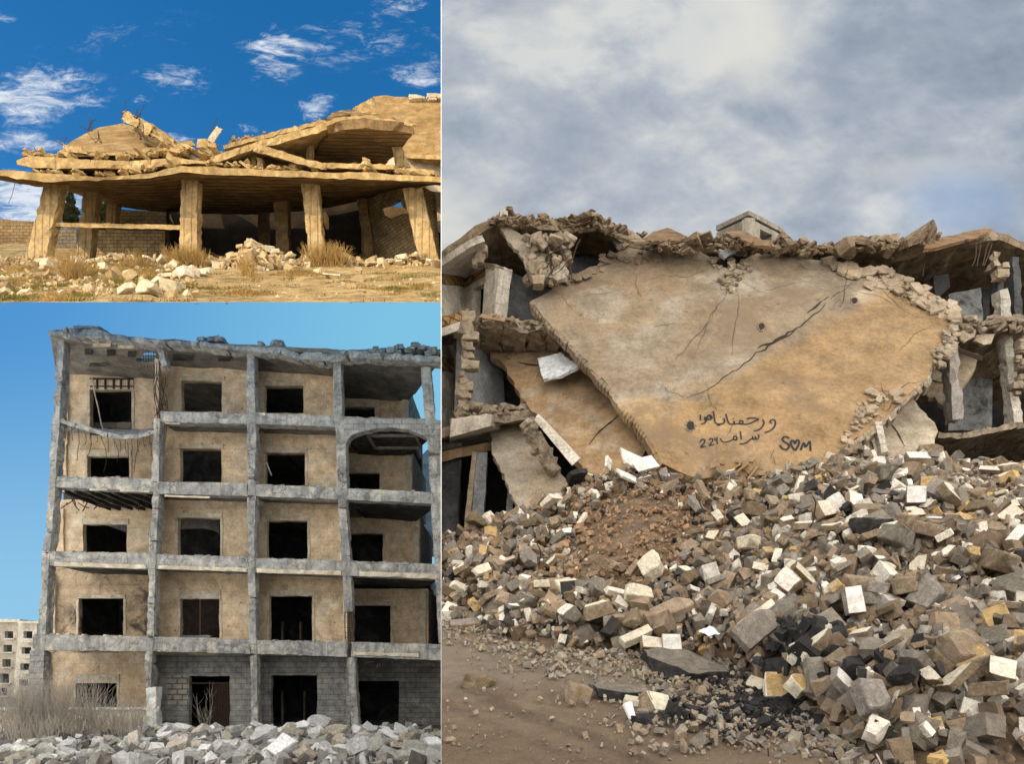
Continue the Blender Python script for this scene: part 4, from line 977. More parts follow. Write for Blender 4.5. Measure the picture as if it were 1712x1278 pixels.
for i in range(26):
    x = 884 + i * 1.6 + rnd.uniform(-6, 6); y = 712 + i * 2.9; vs, fs, _ = chunk_data(rnd, (rnd.uniform(.12, .4), rnd.uniform(.1, .3), rnd.uniform(.1, .25)), 3, .06)
    Rm = Euler((rnd.uniform(0, 6), rnd.uniform(0, 6), 0)).to_matrix(); c = P(x, y, 16.2); prt.append(([c + Rm @ v for v in vs], fs))
struct(link('torn_edge', mesh_from('te', *merge(prt)), C_EDGE, T), 'stuff')
o = hexa('marble_strip', [P(893, 702, 15.7), P(957, 780, 15.1), P(893, 702, 15.9), P(957, 780, 15.3), P(898, 694, 15.7), P(968, 768, 15.1), P(901, 692, 15.95), P(971, 766, 15.35)], C_PALE, None, cell=.2, rough=.008, chip=.01)
rebase(o); tag(o, 'long pale stone strip lying along the edge of the brown-stained slab', 'stone strip')
P4 = Plane((905, 632, 17.2), (965, 625, 16.8), (930, 592, 17.6))
simple_plate('plaster_board', 'white painted plaster piece with grey bare patch stuck between two slabs', 'plaster piece', [(899, 600), (938, 589), (952, 602), (975, 606), (962, 616), (938, 628), (908, 634), (903, 620)], P4, .08, conc('flaking_white_paint', (.66, .67, .68), (.36, .38, .40), (.68, .68, .68), 2.4, .3), cell=.12, rough=.01, jag=.02)
P5 = Plane((1480, 770, 15.6), (1560, 770, 15.7), (1510, 665, 17.4))
T = thing('leaning_slab', 'pale tan wall panel leaning at the right foot of the great slab', 'slab', P5.at(1520, 765))
plate('slab', [(1395, 742), (1440, 715), (1480, 690), (1515, 660), (1530, 672), (1548, 692), (1562, 708), (1568, 722), (1562, 740), (1556, 775), (1500, 790), (1420, 790)], P5, .18, conc('pale_tan_panel', (.46, .38, .275), (.40, .33, .24), (.50, .43, .33), .8, .4, dark=(.2, .15, .1), darkamt=.4), T, cell=.2, rough=.015, jag=.04, seed=10)
ribbon('crack', [[(1485, 705), (1500, 725), (1512, 748)], [(1440, 730), (1455, 740), (1460, 755)]], P5, .03, M_CRACK, T, lift=.02, taper=True)
P6 = Plane((1560, 680, 17.4), (1620, 640, 17.4), (1580, 590, 18.2))
T = thing('hanging_panel', 'cracked tan panel hanging behind the grey post right of the great slab', 'wall panel', P6.at(1585, 680))
plate('panel', [(1535, 650), (1556, 618), (1575, 585), (1592, 570), (1612, 588), (1636, 592), (1632, 608), (1624, 626), (1612, 642), (1600, 660), (1592, 680), (1585, 684), (1570, 674), (1562, 662), (1553, 665), (1545, 655)], P6, .12, C_TANP, T, cell=.18, rough=.02, jag=.04, seed=12)
ribbon('crack', [[(1545, 632), (1570, 640), (1600, 640)], [(1560, 615), (1580, 625), (1598, 628)], [(1575, 600), (1590, 618)]], P6, .03, M_CRACK, T, lift=.02, taper=True)
o = hexa('broken_post', hx(1586, 1602, 575, 704, 16.9, 17.25, x0b=1594, x1b=1613), conc('grey_post', (.33, .30, .265), (.27, .25, .22), (.38, .34, .29), 2, .7, dark=(.14, .12, .1), darkamt=.5), None, cell=.14, rough=.04, chip=.08)
rebase(o); tag(o, 'broken grey concrete post hanging with its lower end free beside the tan panel', 'concrete post')
o = hexa('wooden_post', hx(1463, 1474, 705, 775, 15.0, 15.15, x0b=1478, x1b=1489), C_PALE, None, cell=.12, rough=.01, chip=.01)
rebase(o); tag(o, 'pale flat post leaning in the gap under the right edge of the great slab', 'post')

# --- the house behind
def house():
    T = thing('collapsed_house', 'bombed stone house whose floors and roof have caved in behind the great slab', 'building', P(1225, 900, 19))
    pl = lambda nm, out, plane, th, mat, **kw: plate(nm, out, plane, th, mat, T, **{**dict(cell=.28, rough=.015, jag=.02), **kw})
    rect = lambda a, b, c, d: [(a, b), (c, b), (c, d), (a, d)]
    # black backing painting the dark depth of the house
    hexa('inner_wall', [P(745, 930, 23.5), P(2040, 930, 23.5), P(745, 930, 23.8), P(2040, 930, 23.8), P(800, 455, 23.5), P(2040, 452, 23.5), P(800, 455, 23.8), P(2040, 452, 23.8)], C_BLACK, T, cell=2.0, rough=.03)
    WA = Plane((700, 500, 17.2), (777, 500, 19.6), (777, 700, 19.6)); WB = Plane((777, 500, 19.6), (842, 500, 17.9), (842, 700, 17.9)); WC = Plane((804, 500, 19.6), (925, 500, 20.9), (925, 700, 20.9))
    pl('stone_wall', [(700, 432), (777, 452), (777, 532), (700, 540)], WA, .25, C_PALE)
    hexa('ochre_band', [WA.at(700, 470) + WA.n * .03, WA.at(776, 480) + WA.n * .03, WA.at(700, 470), WA.at(776, 480), WA.at(700, 443) + WA.n * .03, WA.at(776, 466) + WA.n * .03, WA.at(700, 443), WA.at(776, 466)], C_ORNG, T, cell=.2, rough=.01)
    wb = pl('stone_wall', [(777, 452), (800, 436), (842, 446), (833, 530), (774, 532)], WB, .25, C_PALE, holes=[[(791, 480), (818, 468), (816, 525), (789, 527)]], holejag=.02)
    hexa('painted_room_dark', [P(786, 532, 20.6), P(822, 532, 20.0), P(786, 532, 20.8), P(822, 532, 20.2), P(786, 455, 20.6), P(822, 455, 20.0), P(786, 455, 20.8), P(822, 455, 20.2)], C_BLACK, T, cell=1, rough=.01)  # black panel painting the shade behind the window
    hexa('ochre_band', [WB.at(779, 480) + WB.n * .03, WB.at(816, 458) + WB.n * .03, WB.at(779, 480), WB.at(816, 458), WB.at(779, 467) + WB.n * .03, WB.at(816, 446) + WB.n * .03, WB.at(779, 467), WB.at(816, 446)], C_ORNG, T, cell=.2, rough=.01)
    hexa('lintel', [WB.at(793, 443) + WB.n * .25, WB.at(838, 457) + WB.n * .1, WB.at(793, 443), WB.at(838, 457), WB.at(797, 436) + WB.n * .25, WB.at(842, 448) + WB.n * .1, WB.at(797, 436), WB.at(842, 448)], C_EDGE, T, cell=.15, rough=.02)
    hexa('door_jamb', [WB.at(813, 526) + WB.n * .12, WB.at(833, 529) + WB.n * .12, WB.at(813, 526), WB.at(833, 529), WB.at(818, 452) + WB.n * .12, WB.at(842, 451) + WB.n * .12, WB.at(818, 452), WB.at(842, 451)], C_PALE, T, cell=.3, rough=.006)
    hexa('window_arch', [WB.at(795, 483) + WB.n * .05, WB.at(817, 473) + WB.n * .05, WB.at(795, 483), WB.at(817, 473), WB.at(796, 474) + WB.n * .05, WB.at(816, 463) + WB.n * .05, WB.at(796, 474), WB.at(816, 463)], C_PALE, T, cell=.1, rough=.01)
    pl('grey_wall', [(804, 395), (840, 398), (880, 420), (935, 470), (945, 560), (880, 560), (836, 535), (842, 450), (812, 442)], WC, .2, C_GWALL)
    ribbon('wall_crack', [[(858, 430), (850, 455), (853, 480), (845, 500), (847, 525)], [(868, 425), (862, 445)]], WC, .03, M_CRACK, T, lift=.02, taper=True)
    # broken wall end above the lintel
    prt = []
    for i in range(14):
        vs, fs, _ = chunk_data(rn, (rn.uniform(.12, .3), rn.uniform(.1, .25), rn.uniform(.1, .25)), 3, .06); c = P(800 + rn.uniform(-7, 8), 400 + i * 3.1, 17.9); prt.append(([c + v for v in vs], fs))
    struct(link('torn_wall_end', mesh_from('tw', *merge(prt)), C_EDGE, T), 'stuff')
    # roof: broken slabs of screed with real thickness, running back over the rooms
    RL = [(700, 436), (738, 418), (760, 402), (785, 386), (805, 374), (835, 358), (870, 362), (905, 366), (950, 368), (970, 362), (985, 357), (1010, 368), (1040, 381), (1075, 396), (1110, 402), (1150, 402), (1200, 398), (1250, 398), (1300, 404), (1350, 412), (1400, 408), (1440, 404), (1480, 408), (1520, 408), (1545, 402), (1590, 398), (1640, 388), (1672, 386), (1700, 400), (1740, 404), (1800, 410), (1900, 414), (2060, 420)]
    th = lambda x: 17 if x < 960 else (22 if x < 1090 else (10 if x < 1400 else (16 if x < 1660 else 14)))
    def roofY(x): return 18.0 if x < 960 else 18.8
    for i, (a, b) in enumerate(zip(RL, RL[1:])):
        Y = roofY((a[0] + b[0]) / 2)
        hexa('roof', hx(a[0], b[0], a[1], a[1] + th(a[0]), Y, 24.5, y0b=b[1], y1b=b[1] + th(b[0])), C_ROOF3, T, cell=.2, rough=.06, seed=2, chip=.08, nmax=12)
    # soffit of the eaves at the left
    pl('eaves', [(700, 446), (738, 432), (785, 400), (806, 392), (804, 438), (777, 456), (700, 440)], Plane((700, 440, 17.3), (806, 395, 17.5), (777, 456, 19.4)), .15, C_CEIL3)
    # tilted roofing boards along the crest
    for k, (out, Yp, mt) in enumerate([([(1070, 402), (1092, 388), (1115, 381), (1150, 396), (1128, 403), (1095, 403)], 18.4, C_SHEETB), ([(1150, 400), (1168, 387), (1184, 396), (1170, 401)], 18.5, C_SHEETB), ([(1208, 390), (1222, 385), (1240, 384), (1262, 395), (1292, 412), (1260, 408), (1228, 398)], 18.3, C_SHEETB), ([(1296, 412), (1320, 403), (1346, 400), (1368, 411), (1340, 415), (1312, 416)], 18.4, C_SHEETB),
                                       ([(1548, 402), (1555, 396), (1562, 398), (1600, 392), (1650, 380), (1658, 383), (1664, 388), (1620, 400), (1565, 414), (1545, 416)], 18.3, C_SHEETB), ([(985, 356), (1010, 366), (1062, 390), (1080, 402), (1060, 404), (1000, 380), (968, 385)], 18.2, C_ROOF3), ([(898, 358), (912, 356), (918, 361), (905, 364)], 18.4, C_SHEETB), ([(835, 354), (850, 353), (880, 362), (850, 365)], 18.3, C_ROOF3)]):
        ym = sum(p[1] for p in out) / len(out)
        pl('roofing_board', out, Plane((out[0][0], ym + 8, Yp - .5), (out[0][0] + 60, ym + 8, Yp - .4), (out[0][0] + 30, ym - 10, Yp + .7)), .07, mt, cell=.2, jag=.015, seed=k)
    # crest debris
    prt = []
    for i in range(520):
        x = rn.uniform(820, 1560); y = ip(x, RL) + rn.uniform(-1, 15)
        if 1085 < x < 1160 or 1235 < x < 1300: y += 6
        s = min(.5, rn.lognormvariate(math.log(.11), .5)) * (1.5 if x > 1380 else 1)
        vs, fs, _ = chunk_data(rn, (s * 1.4, s * rn.uniform(.5, 1), s * rn.uniform(.18, .5)), 3, .06); Rm = Euler((rn.uniform(-.6, .6), rn.uniform(-.6, .6), rn.uniform(0, 6))).to_matrix(); c = P(x, y, 17.7 + rn.uniform(0, .7)); prt.append(([c + Rm @ v for v in vs], fs))
    struct(link('crest_debris', mesh_from('cd', *merge(prt)), C_ROOF3, T), 'stuff')
    hexa('upright_fragment', hx(1455, 1503, 393, 416, 18.6, 18.8, x0b=1452, x1b=1506, y0b=390, y1b=418), C_EDGE, T, cell=.12, rough=.03, chip=.04)
    hexa('upright_fragment', hx(1420, 1452, 400, 420, 18.3, 18.7, y0b=394, y1b=422), C_ROOF3, T, cell=.15, rough=.05, chip=.15)
    hexa('upright_fragment', hx(836, 841, 353, 362, 18.0, 18.2), C_PALE, T, cell=.1, rough=.02); hexa('upright_fragment', hx(842, 849, 348, 361, 18.0, 18.25), C_PALE, T, cell=.1, rough=.02, chip=.03)
    # white wall scraps seen under the roof
    pl('wall_scrap', [(1020, 392), (1042, 396), (1060, 404), (1058, 412), (1035, 416), (1026, 404)], flat(18.9), .1, C_GWALL, cell=.12); pl('wall_scrap', [(1200, 405), (1232, 404), (1232, 420), (1212, 432), (1204, 425)], flat(18.2), .1, conc('white_scrap', (.55, .57, .58), (.45, .46, .47), (.6, .6, .6), 1, .3), cell=.12)
    # cracked curtain of rubble hanging from the roof on bars
    CP = Plane((860, 460, 17.6), (950, 460, 17.4), (900, 380, 18.0))
    pl('cracked_curtain', [(834, 378), (846, 374), (872, 392), (905, 386), (906, 396), (900, 420), (925, 428), (944, 440), (952, 456), (946, 466), (930, 470), (912, 462), (900, 474), (884, 460), (876, 440), (868, 420), (858, 415), (846, 396)], CP, .12, conc('cracked_concrete', (.42, .35, .26), (.35, .30, .23), (.46, .40, .31), 1.2, .8, cracks=3.0, dark=(.08, .06, .045), darkamt=.5), cell=.12, rough=.04, jag=.05)
    prt = []
    for i in range(70):
        x = rn.uniform(880, 955); y = rn.uniform(395, 475)
        if y > 395 + (x - 870) * 1.1 or y < 370: 
            if y > 476: continue
        s = rn.uniform(.1, .36); vs, fs, _ = chunk_data(rn, (s, s * rn.uniform(.5, 1), s * rn.uniform(.3, .7)), 3, .08); Rm = Euler((rn.uniform(0, 6), rn.uniform(0, 6), 0)).to_matrix(); c = P(x, y, 17.5 + rn.uniform(0, .4)); prt.append(([c + Rm @ v for v in vs], fs))
    struct(link('hanging_rubble', mesh_from('hr', *merge(prt)), C_EDGE, T), 'stuff')
    prt = [tube_data(wiggle(P(rn.uniform(905, 960), rn.uniform(390, 450), 17.6), P(rn.uniform(905, 960), rn.uniform(420, 480), 17.5), 6, .14, rn), .012) for i in range(22)] + [tube_data(wiggle(P(970, 400, 17.6), P(955, 458, 17.4), 8, .12, rn), .015)]
    struct(link('reinforcing_bars', mesh_from('rb', *merge(prt)), C_RUST, T), 'stuff')
    hexa('hanging_block', hx(886, 911, 459, 474, 17.3, 17.6, x0b=892, x1b=909), C_TANP, T, cell=.12, rough=.03, chip=.08)
    # back-slanting dark sheet painting the cave's shade behind the tear
    pl('cave_shade_sheet', [(905, 400), (960, 380), (1035, 400), (1050, 425), (1000, 440), (940, 470), (915, 455)], Plane((905, 470, 19.2), (1050, 450, 19.6), (980, 370, 20.8)), .1, C_DWALL, rough=.08)
    # upper floor band
    FL = [(772, 540), (800, 531), (840, 533), (880, 540), (915, 542), (935, 552)]
    for i, (a, b) in enumerate(zip(FL, FL[1:])):
        hexa('broken_floor', hx(a[0], b[0], a[1], a[1] + 15, 17.5, 21.5, y0b=b[1], y1b=b[1] + 16), C_EDGE, T, cell=.15, rough=.09, seed=i, chip=.12, nmax=14)
    prt = []
    for i in range(60):
        x = rn.uniform(772, 915); s = rn.uniform(.06, .26); vs, fs, _ = chunk_data(rn, (s, s * rn.uniform(.5, 1), s * rn.uniform(.2, .6)), 3, .06); c = P(x, ip(x, FL) - rn.uniform(-9, 3), 17.4 + rn.uniform(0, .3)); Rm = Euler((rn.uniform(-.5, .5), rn.uniform(-.5, .5), 1)).to_matrix(); prt.append(([c + Rm @ v for v in vs], fs))
    struct(link('floor_debris', mesh_from('fd', *merge(prt)), C_EDGE, T), 'stuff')
    hexa('fallen_lintel', hx(805, 845, 524, 531, 17.3, 17.6, x0b=802, x1b=843, y0b=530, y1b=537), C_TAN2, T, cell=.15, rough=.02)
    # balcony at the left with ochre parapet
    hexa('balcony', [P(700, 575, 16.2), P(766, 553, 17.0), P(700, 575, 19), P(775, 556, 19.3), P(700, 562, 16.2), P(770, 537, 17.0), P(700, 562, 19), P(775, 540, 19.3)], C_CEIL3, T, cell=.3, rough=.015)
    hexa('balcony_parapet', [P(700, 561, 16.3), P(773, 538, 17.2), P(700, 561, 16.6), P(776, 538, 17.5), P(700, 540, 16.3), P(776, 519, 17.2), P(700, 540, 16.6), P(778, 519, 17.5)], C_ORNG, T, cell=.15, rough=.04, chip=.06)
    # rough brick remnant between the storeys
    prt = []
    for i in range(52):
        y = 520 + i * 4.0; x = 780 - max(0, (y - 600)) * .02 - (0 if y > 560 else 0); s = rn.uniform(.06, .26)
        vs, fs, _ = chunk_data(rn, (s * rn.uniform(.8, 2), s, s * rn.uniform(.5, 1.1)), 3, .05); c = P(x + rn.uniform(-6, 6) if y < 620 else x - 4 + rn.uniform(-4, 4), y, 17.3); prt.append(([c + v for v in vs], fs))
    struct(link('wall_remnant', mesh_from('wr', *merge(prt)), C_EDGE, T), 'stuff')
    # middle storey rooms
    WA2 = WA; pl('stone_wall', [(700, 572), (758, 578), (768, 600), (772, 690), (772, 760), (700, 775)], WA, .25, C_PALE)
    hexa('ochre_band', [WA.at(700, 618) + WA.n * .03, WA.at(757, 622) + WA.n * .03, WA.at(700, 618), WA.at(757, 622), WA.at(700, 592) + WA.n * .03, WA.at(757, 600) + WA.n * .03, WA.at(700, 592), WA.at(757, 600)], C_ORNG, T, cell=.2, rough=.01)
    pl('stone_wall', [(757, 600), (778, 590), (774, 690), (752, 695)], WB, .2, C_PALE)
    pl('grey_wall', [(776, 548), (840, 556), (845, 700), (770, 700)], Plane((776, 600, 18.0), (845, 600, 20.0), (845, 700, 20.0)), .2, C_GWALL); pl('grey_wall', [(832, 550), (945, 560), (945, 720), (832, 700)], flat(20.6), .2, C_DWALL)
    # first floor slab, its soffit and beam
    hexa('floor_slab', [P(752, 732, 16.4), P(820, 712, 17.0), P(748, 752, 21.5), P(880, 735, 21.5), P(754, 700, 16.4), P(824, 692, 17.0), P(748, 735, 21.5), P(880, 720, 21.5)], C_CEIL3, T, cell=.2, rough=.03, chip=.06)
    hexa('floor_slab', [P(820, 708, 17.2), P(895, 700, 17.3), P(820, 730, 21.5), P(900, 730, 21.5), P(820, 690, 17.2), P(895, 684, 17.3), P(820, 715, 21.5), P(900, 715, 21.5)], C_EDGE, T, cell=.18, rough=.06, chip=.08)
    hexa('floor_slab', [P(700, 742, 16.8), P(756, 728, 16.9), P(700, 750, 20), P(756, 740, 20), P(700, 722, 16.8), P(756, 712, 16.9), P(700, 735, 20), P(756, 725, 20)], C_EDGE, T, cell=.2, rough=.03, chip=.05)
    hexa('beam', [P(700, 782, 17.6), P(824, 752, 18.2), P(700, 780, 18.1), P(824, 750, 18.7), P(700, 764, 17.6), P(828, 738, 18.2), P(700, 760, 18.1), P(828, 736, 18.7)], C_TAN2, T, cell=.25, rough=.02)
    prt = []
    for i in range(60):
        x = rn.uniform(755, 885); s = rn.uniform(.08, .36); vs, fs, _ = chunk_data(rn, (s, s * rn.uniform(.5, 1), s * rn.uniform(.3, .7)), 3, .06); c = P(x, 697 - rn.uniform(0, 12) + (4 if x < 770 else -3), 17.2 + rn.uniform(0, .8)); Rm = Euler((rn.uniform(-.5, .5), rn.uniform(-.5, .5), 1)).to_matrix(); prt.append(([c + Rm @ v for v in vs], fs))
    struct(link('floor_debris', mesh_from('fd', *merge(prt)), C_EDGE, T), 'stuff')
    # ground floor posts
    hexa('pillar', hx(720, 770, 768, 935, 18.2, 18.7, x0b=718, x1b=764), C_DWALL, T, cell=.3, rough=.03); hexa('pillar', hx(789, 797, 756, 915, 17.6, 17.8, x0b=772, x1b=781), C_TANP, T, cell=.2, rough=.02, chip=.03); hexa('pillar', hx(797, 815, 757, 910, 17.8, 18.3, x0b=784, x1b=806), C_GWALL, T, cell=.2, rough=.02)
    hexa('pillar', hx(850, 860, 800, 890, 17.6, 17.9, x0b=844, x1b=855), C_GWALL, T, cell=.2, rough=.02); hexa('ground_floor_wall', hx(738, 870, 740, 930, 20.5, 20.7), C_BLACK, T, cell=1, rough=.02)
    # right wing
    hexa('pillar', hx(1664, 1676, 418, 445, 17.9, 18.2, x0b=1661, x1b=1673), C_EDGE, T, cell=.12, rough=.06, chip=.08); hexa('pillar', hx(1667, 1681, 440, 488, 18.0, 18.2, x0b=1668, x1b=1678), C_DWALL, T, cell=.12, rough=.05, chip=.1); hexa('pillar', hx(1671, 1686, 483, 540, 17.8, 18.1, x0b=1675, x1b=1694), C_PALE, T, cell=.12, rough=.03, chip=.06)
    for (x, y, w, h) in ((1683, 442, 10, 9), (1678, 456, 20, 14)): hexa('caught_block', hx(x - w / 2, x + w / 2, y - h / 2, y + h / 2, 17.7, 17.95), C_TANP, T, cell=.08, rough=.03, chip=.08)
    hexa('pillar', hx(1693, 1704, 430, 540, 18.8, 19.1, x0b=1699, x1b=1711), C_DWALL, T, cell=.2, rough=.03)
    pl('grey_wall', [(1586, 492), (1640, 481), (1646, 545), (1590, 548)], flat(20.0), .15, C_MOULD, cell=.2); pl('grey_wall', [(1640, 455), (1700, 455), (1712, 560), (1645, 560)], flat(20.8), .15, C_DWALL, holes=[rect(1654, 497, 1672, 548)]); pl('grey_wall', [(1560, 462), (1586, 458), (1588, 480), (1565, 500)], flat(19.8), .15, C_DWALL)
    FR = [(1575, 548), (1610, 542), (1650, 540), (1700, 540), (1800, 540), (2050, 545)]
    for i, (a, b) in enumerate(zip(FR, FR[1:])): hexa('broken_floor', hx(a[0], b[0], a[1], a[1] + 13, 17.6, 22.5, y0b=b[1], y1b=b[1] + 13), C_EDGE, T, cell=.15, rough=.08, seed=i, chip=.1, nmax=14)
    prt = []
    for i in range(110):
        x = rn.uniform(1560, 1716); s = rn.uniform(.08, .34); vs, fs, _ = chunk_data(rn, (s, s * rn.uniform(.5, 1), s * rn.uniform(.3, .7)), 3, .06); c = P(x, 543 - rn.uniform(-12, 7), 17.3 + rn.uniform(0, .5)); Rm = Euler((rn.uniform(-.5, .5), rn.uniform(-.5, .5), 1)).to_matrix(); prt.append(([c + Rm @ v for v in vs], fs))
    for i in range(40):
        x = rn.uniform(1690, 1725); s = rn.uniform(.1, .3); vs, fs, _ = chunk_data(rn, (s, s, s * .6), 3, .06); c = P(x + 8, rn.uniform(555, 660), 17.3); prt.append(([c + v for v in vs], fs))
    struct(link('floor_debris', mesh_from('fd', *merge(prt)), C_EDGE, T), 'stuff')
    pl('hanging_flake', [(1603, 555), (1632, 552), (1630, 563), (1612, 572), (1604, 566)], flat(17.3), .08, C_TANP, cell=.12); pl('hanging_flake', [(1634, 560), (1664, 558), (1657, 574), (1645, 577), (1630, 570)], flat(17.35), .08, C_TANP, cell=.12)
    pl('grey_wall', [(1595, 590), (1672, 575), (1672, 720), (1585, 720)], flat(20.5), .15, C_MOULD, holes=[rect(1659, 625, 1700, 719)], cell=.25)
    hexa('pillar', hx(1678, 1692, 556, 715, 17.8, 18.1, x0b=1696, x1b=1712), C_PALE, T, cell=.12, rough=.04, chip=.07)
    FR = [(1568, 722), (1610, 724), (1650, 716), (1700, 706), (1800, 700), (2050, 705)]
    for i, (a, b) in enumerate(zip(FR, FR[1:])): hexa('broken_floor', hx(a[0], b[0], a[1], a[1] + 10, 17.4, 22.5, y0b=b[1], y1b=b[1] + 10), C_EDGE, T, cell=.15, rough=.04, seed=i, chip=.06, nmax=14)
    prt = [tube_data(wiggle(P(x, 735, 18.6), P(x + rn.uniform(-8, 3), rn.uniform(748, 765), 18.6), 4, .05, rn), .008) for x in (1568, 1582, 1597, 1606, 1620, 1635, 1650, 1668, 1692)] + [tube_data(wiggle(P(x, 408, 17.9), P(x - rn.uniform(5, 16), 445, 17.7), 4, .05, rn), .014) for x in (1632, 1640, 1652, 1659)] + [tube_data(wiggle(P(1550, 420, 17.9), P(1543, 462, 17.7), 4, .05, rn), .014)]
    prt += [tube_data([P(1605, 585 + i * 2, 17.2), P(1642, 597 + i * 3, 17.0)], .022) for i in range(3)]
    struct(link('hanging_bars', mesh_from('hb', *merge(prt)), C_RUST, T), 'stuff')
    for o in list(T.children):
        pass
house()
# stair box on the roof
T = thing('rooftop_stair_box', 'small concrete box room with an empty window standing on the wrecked roof', 'stair box', P(1255, 412, 22))
M_BOX = conc('pale_box_render', (.31, .275, .215), (.26, .23, .18), (.35, .31, .25), .9, .4, streak=((.2, .18, .14), .5), dark=(.2, .18, .15), darkamt=.4)
Q1 = Plane((1197, 400, 23.2), (1252, 400, 21.2), (1252, 450, 21.2)); Q2 = Plane((1252, 400, 21.2), (1309, 400, 24.5), (1309, 450, 24.5))
plate('wall', [(1198, 389), (1252, 364), (1252, 425), (1198, 425)], Q1, .2, M_BOX, T, cell=.4, rough=.01, jag=0)
w = plate('wall', [(1252, 364), (1309, 394), (1309, 425), (1252, 425)], Q2, .2, M_BOX, T, holes=[[(1271, 383), (1291, 393), (1291, 408), (1271, 405)]], cell=.4, rough=.01, jag=0)
A, B, C_ = Q1.at(1197, 385.5), Q1.at(1252, 359), Q2.at(1310, 390); D_ = A + C_ - B; dz = Vector((0, 0, .16))
hexa('roof', [B, C_, A, D_, B + dz * .8, C_ + dz, A + dz, D_ + dz], M_BOX, T, cell=.4, rough=.01)
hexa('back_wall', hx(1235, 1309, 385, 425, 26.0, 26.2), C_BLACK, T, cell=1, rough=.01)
# ================================================================== rubble
M_SOUP = conc('mixed_rubble', (1, 1, 1), (.9, .9, .9), None, 4, .9, tint=True, speck=.4)
M_BODY = conc('brown_stone', (.25, .185, .12), (.195, .145, .095), (.31, .24, .165), 3.2, .8, dark=(.07, .055, .04), darkamt=.5, objrand=.28)
M_BODYG = conc('grey_stone', (.215, .185, .15), (.17, .15, .125), (.28, .245, .20), 3.2, .8, dark=(.06, .055, .05), darkamt=.5, objrand=.28)
M_CREAM = conc('cream_face', (.60, .53, .42), (.50, .435, .34), (.66, .60, .50), 3, .35, dark=(.30, .24, .17), darkamt=.45, speck=.2, objrand=.15)
M_WHITEF = conc('white_face', (.64, .61, .56), (.56, .53, .47), None, 3, .25, dark=(.36, .32, .27), darkamt=.35, speck=.15)
M_OCHRE = conc('ochre_face', (.46, .31, .13), (.37, .24, .10), (.56, .45, .28), 4, .9, dark=(.2, .12, .05), darkamt=.5)
M_TAR = conc('tar_black_stone', (.030, .028, .027), (.018, .017, .017), (.06, .055, .05), 5, 1.0)
M_ASPH = conc('old_asphalt', (.16, .135, .105), (.12, .105, .088), (.20, .17, .135), 5, 1.0, speck=.5)
rq = random.Random(21)
PROTO = [chunk_data(rq, (1, rq.uniform(.5, 1), rq.uniform(.25, .8)), rq.choice((1, 2, 2, 3)), .0, jit=.18)[:2] for _ in range(26)] + [chunk_data(rq, (1.3, rq.uniform(.08, .2), rq.uniform(.06, .12)), 1, .0, jit=.3)[:2] for _ in range(2)]
class HMap:
    def __init__(s, x0, x1, y0, y1, f, c=.05):
        s.x0, s.y0, s.c = x0, y0, c; s.nx = int((x1 - x0) / c) + 1; s.ny = int((y1 - y0) / c) + 1
        s.b = None; s.h = np.array([[f(x0 + i * c, y0 + j * c) for i in range(s.nx)] for j in range(s.ny)])
    def drop(s, x, y, r, t, sink=.35, cap=1e9):
        i0, i1 = max(0, int((x - r - s.x0) / s.c)), min(s.nx, int((x + r - s.x0) / s.c) + 1); j0, j1 = max(0, int((y - r - s.y0) / s.c)), min(s.ny, int((y + r - s.y0) / s.c) + 1)
        if i1 <= i0 or j1 <= j0: return None
        if s.b is None: s.b = s.h.copy()
        w = s.h[j0:j1, i0:i1]
        if float((w - s.b[j0:j1, i0:i1]).max()) > cap: return None
        z = float(w.mean()) * .6 + float(w.max()) * .4
        zc = z + t * (.5 - sink)
        top = zc + t * .28
        s.h[j0:j1, i0:i1] = np.maximum(w, min(top, 1e9)) * .75 + w * .25
        return zc
def rot(r, tilt): return (Matrix.Rotation(r.uniform(-tilt, tilt), 4, 'X') @ Matrix.Rotation(r.uniform(-tilt, tilt), 4, 'Y') @ Matrix.Rotation(r.uniform(0, 6.283), 4, 'Z'))
CUR[0] = 'R'
def hz(x, y):
    px = CX + x / y * F; return max(heap(px, y), ZS(y)) if px > 700 else ZS(y)
HM = HMap(-1.6, 15.5, 5.5, 17.5, hz)
rs = random.Random(31); items = []
def colour3(px, py, r):
    b = min(1, math.exp(-(((px - 1080) / 105) ** 2 + ((py - 880) / 60) ** 2)) * 1.3 + .8 * math.exp(-(((px - 1010) / 80) ** 2 + ((py - 960) / 60) ** 2))); bk = math.exp(-(((px - 1440) / 45) ** 2 + ((py - 880) / 25) ** 2)) + math.exp(-(((px - 1330) / 110) ** 2 + ((py - 1150) / 45) ** 2))
    t = r.random()
    if t < b * .95: c = (.26, .165, .095)
    elif t < b + bk * .8: c = (.03, .028, .026)
    elif r.random() < .15: c = (.60, .55, .46)
    elif r.random() < .028: c = (.42, .28, .12)
    elif r.random() < .04: c = (.05, .045, .04)
    elif r.random() < .5: c = (.24, .175, .115)
    else: c = (.20, .17, .135)
    k = r.uniform(.7, 1.3); return (c[0] * k, c[1] * k, c[2] * k)
def inside_heap(px, Y):
    Yb = 2.398 / (.268 - Z(ip(px, BASE))); return Y - Yb
N3 = 0
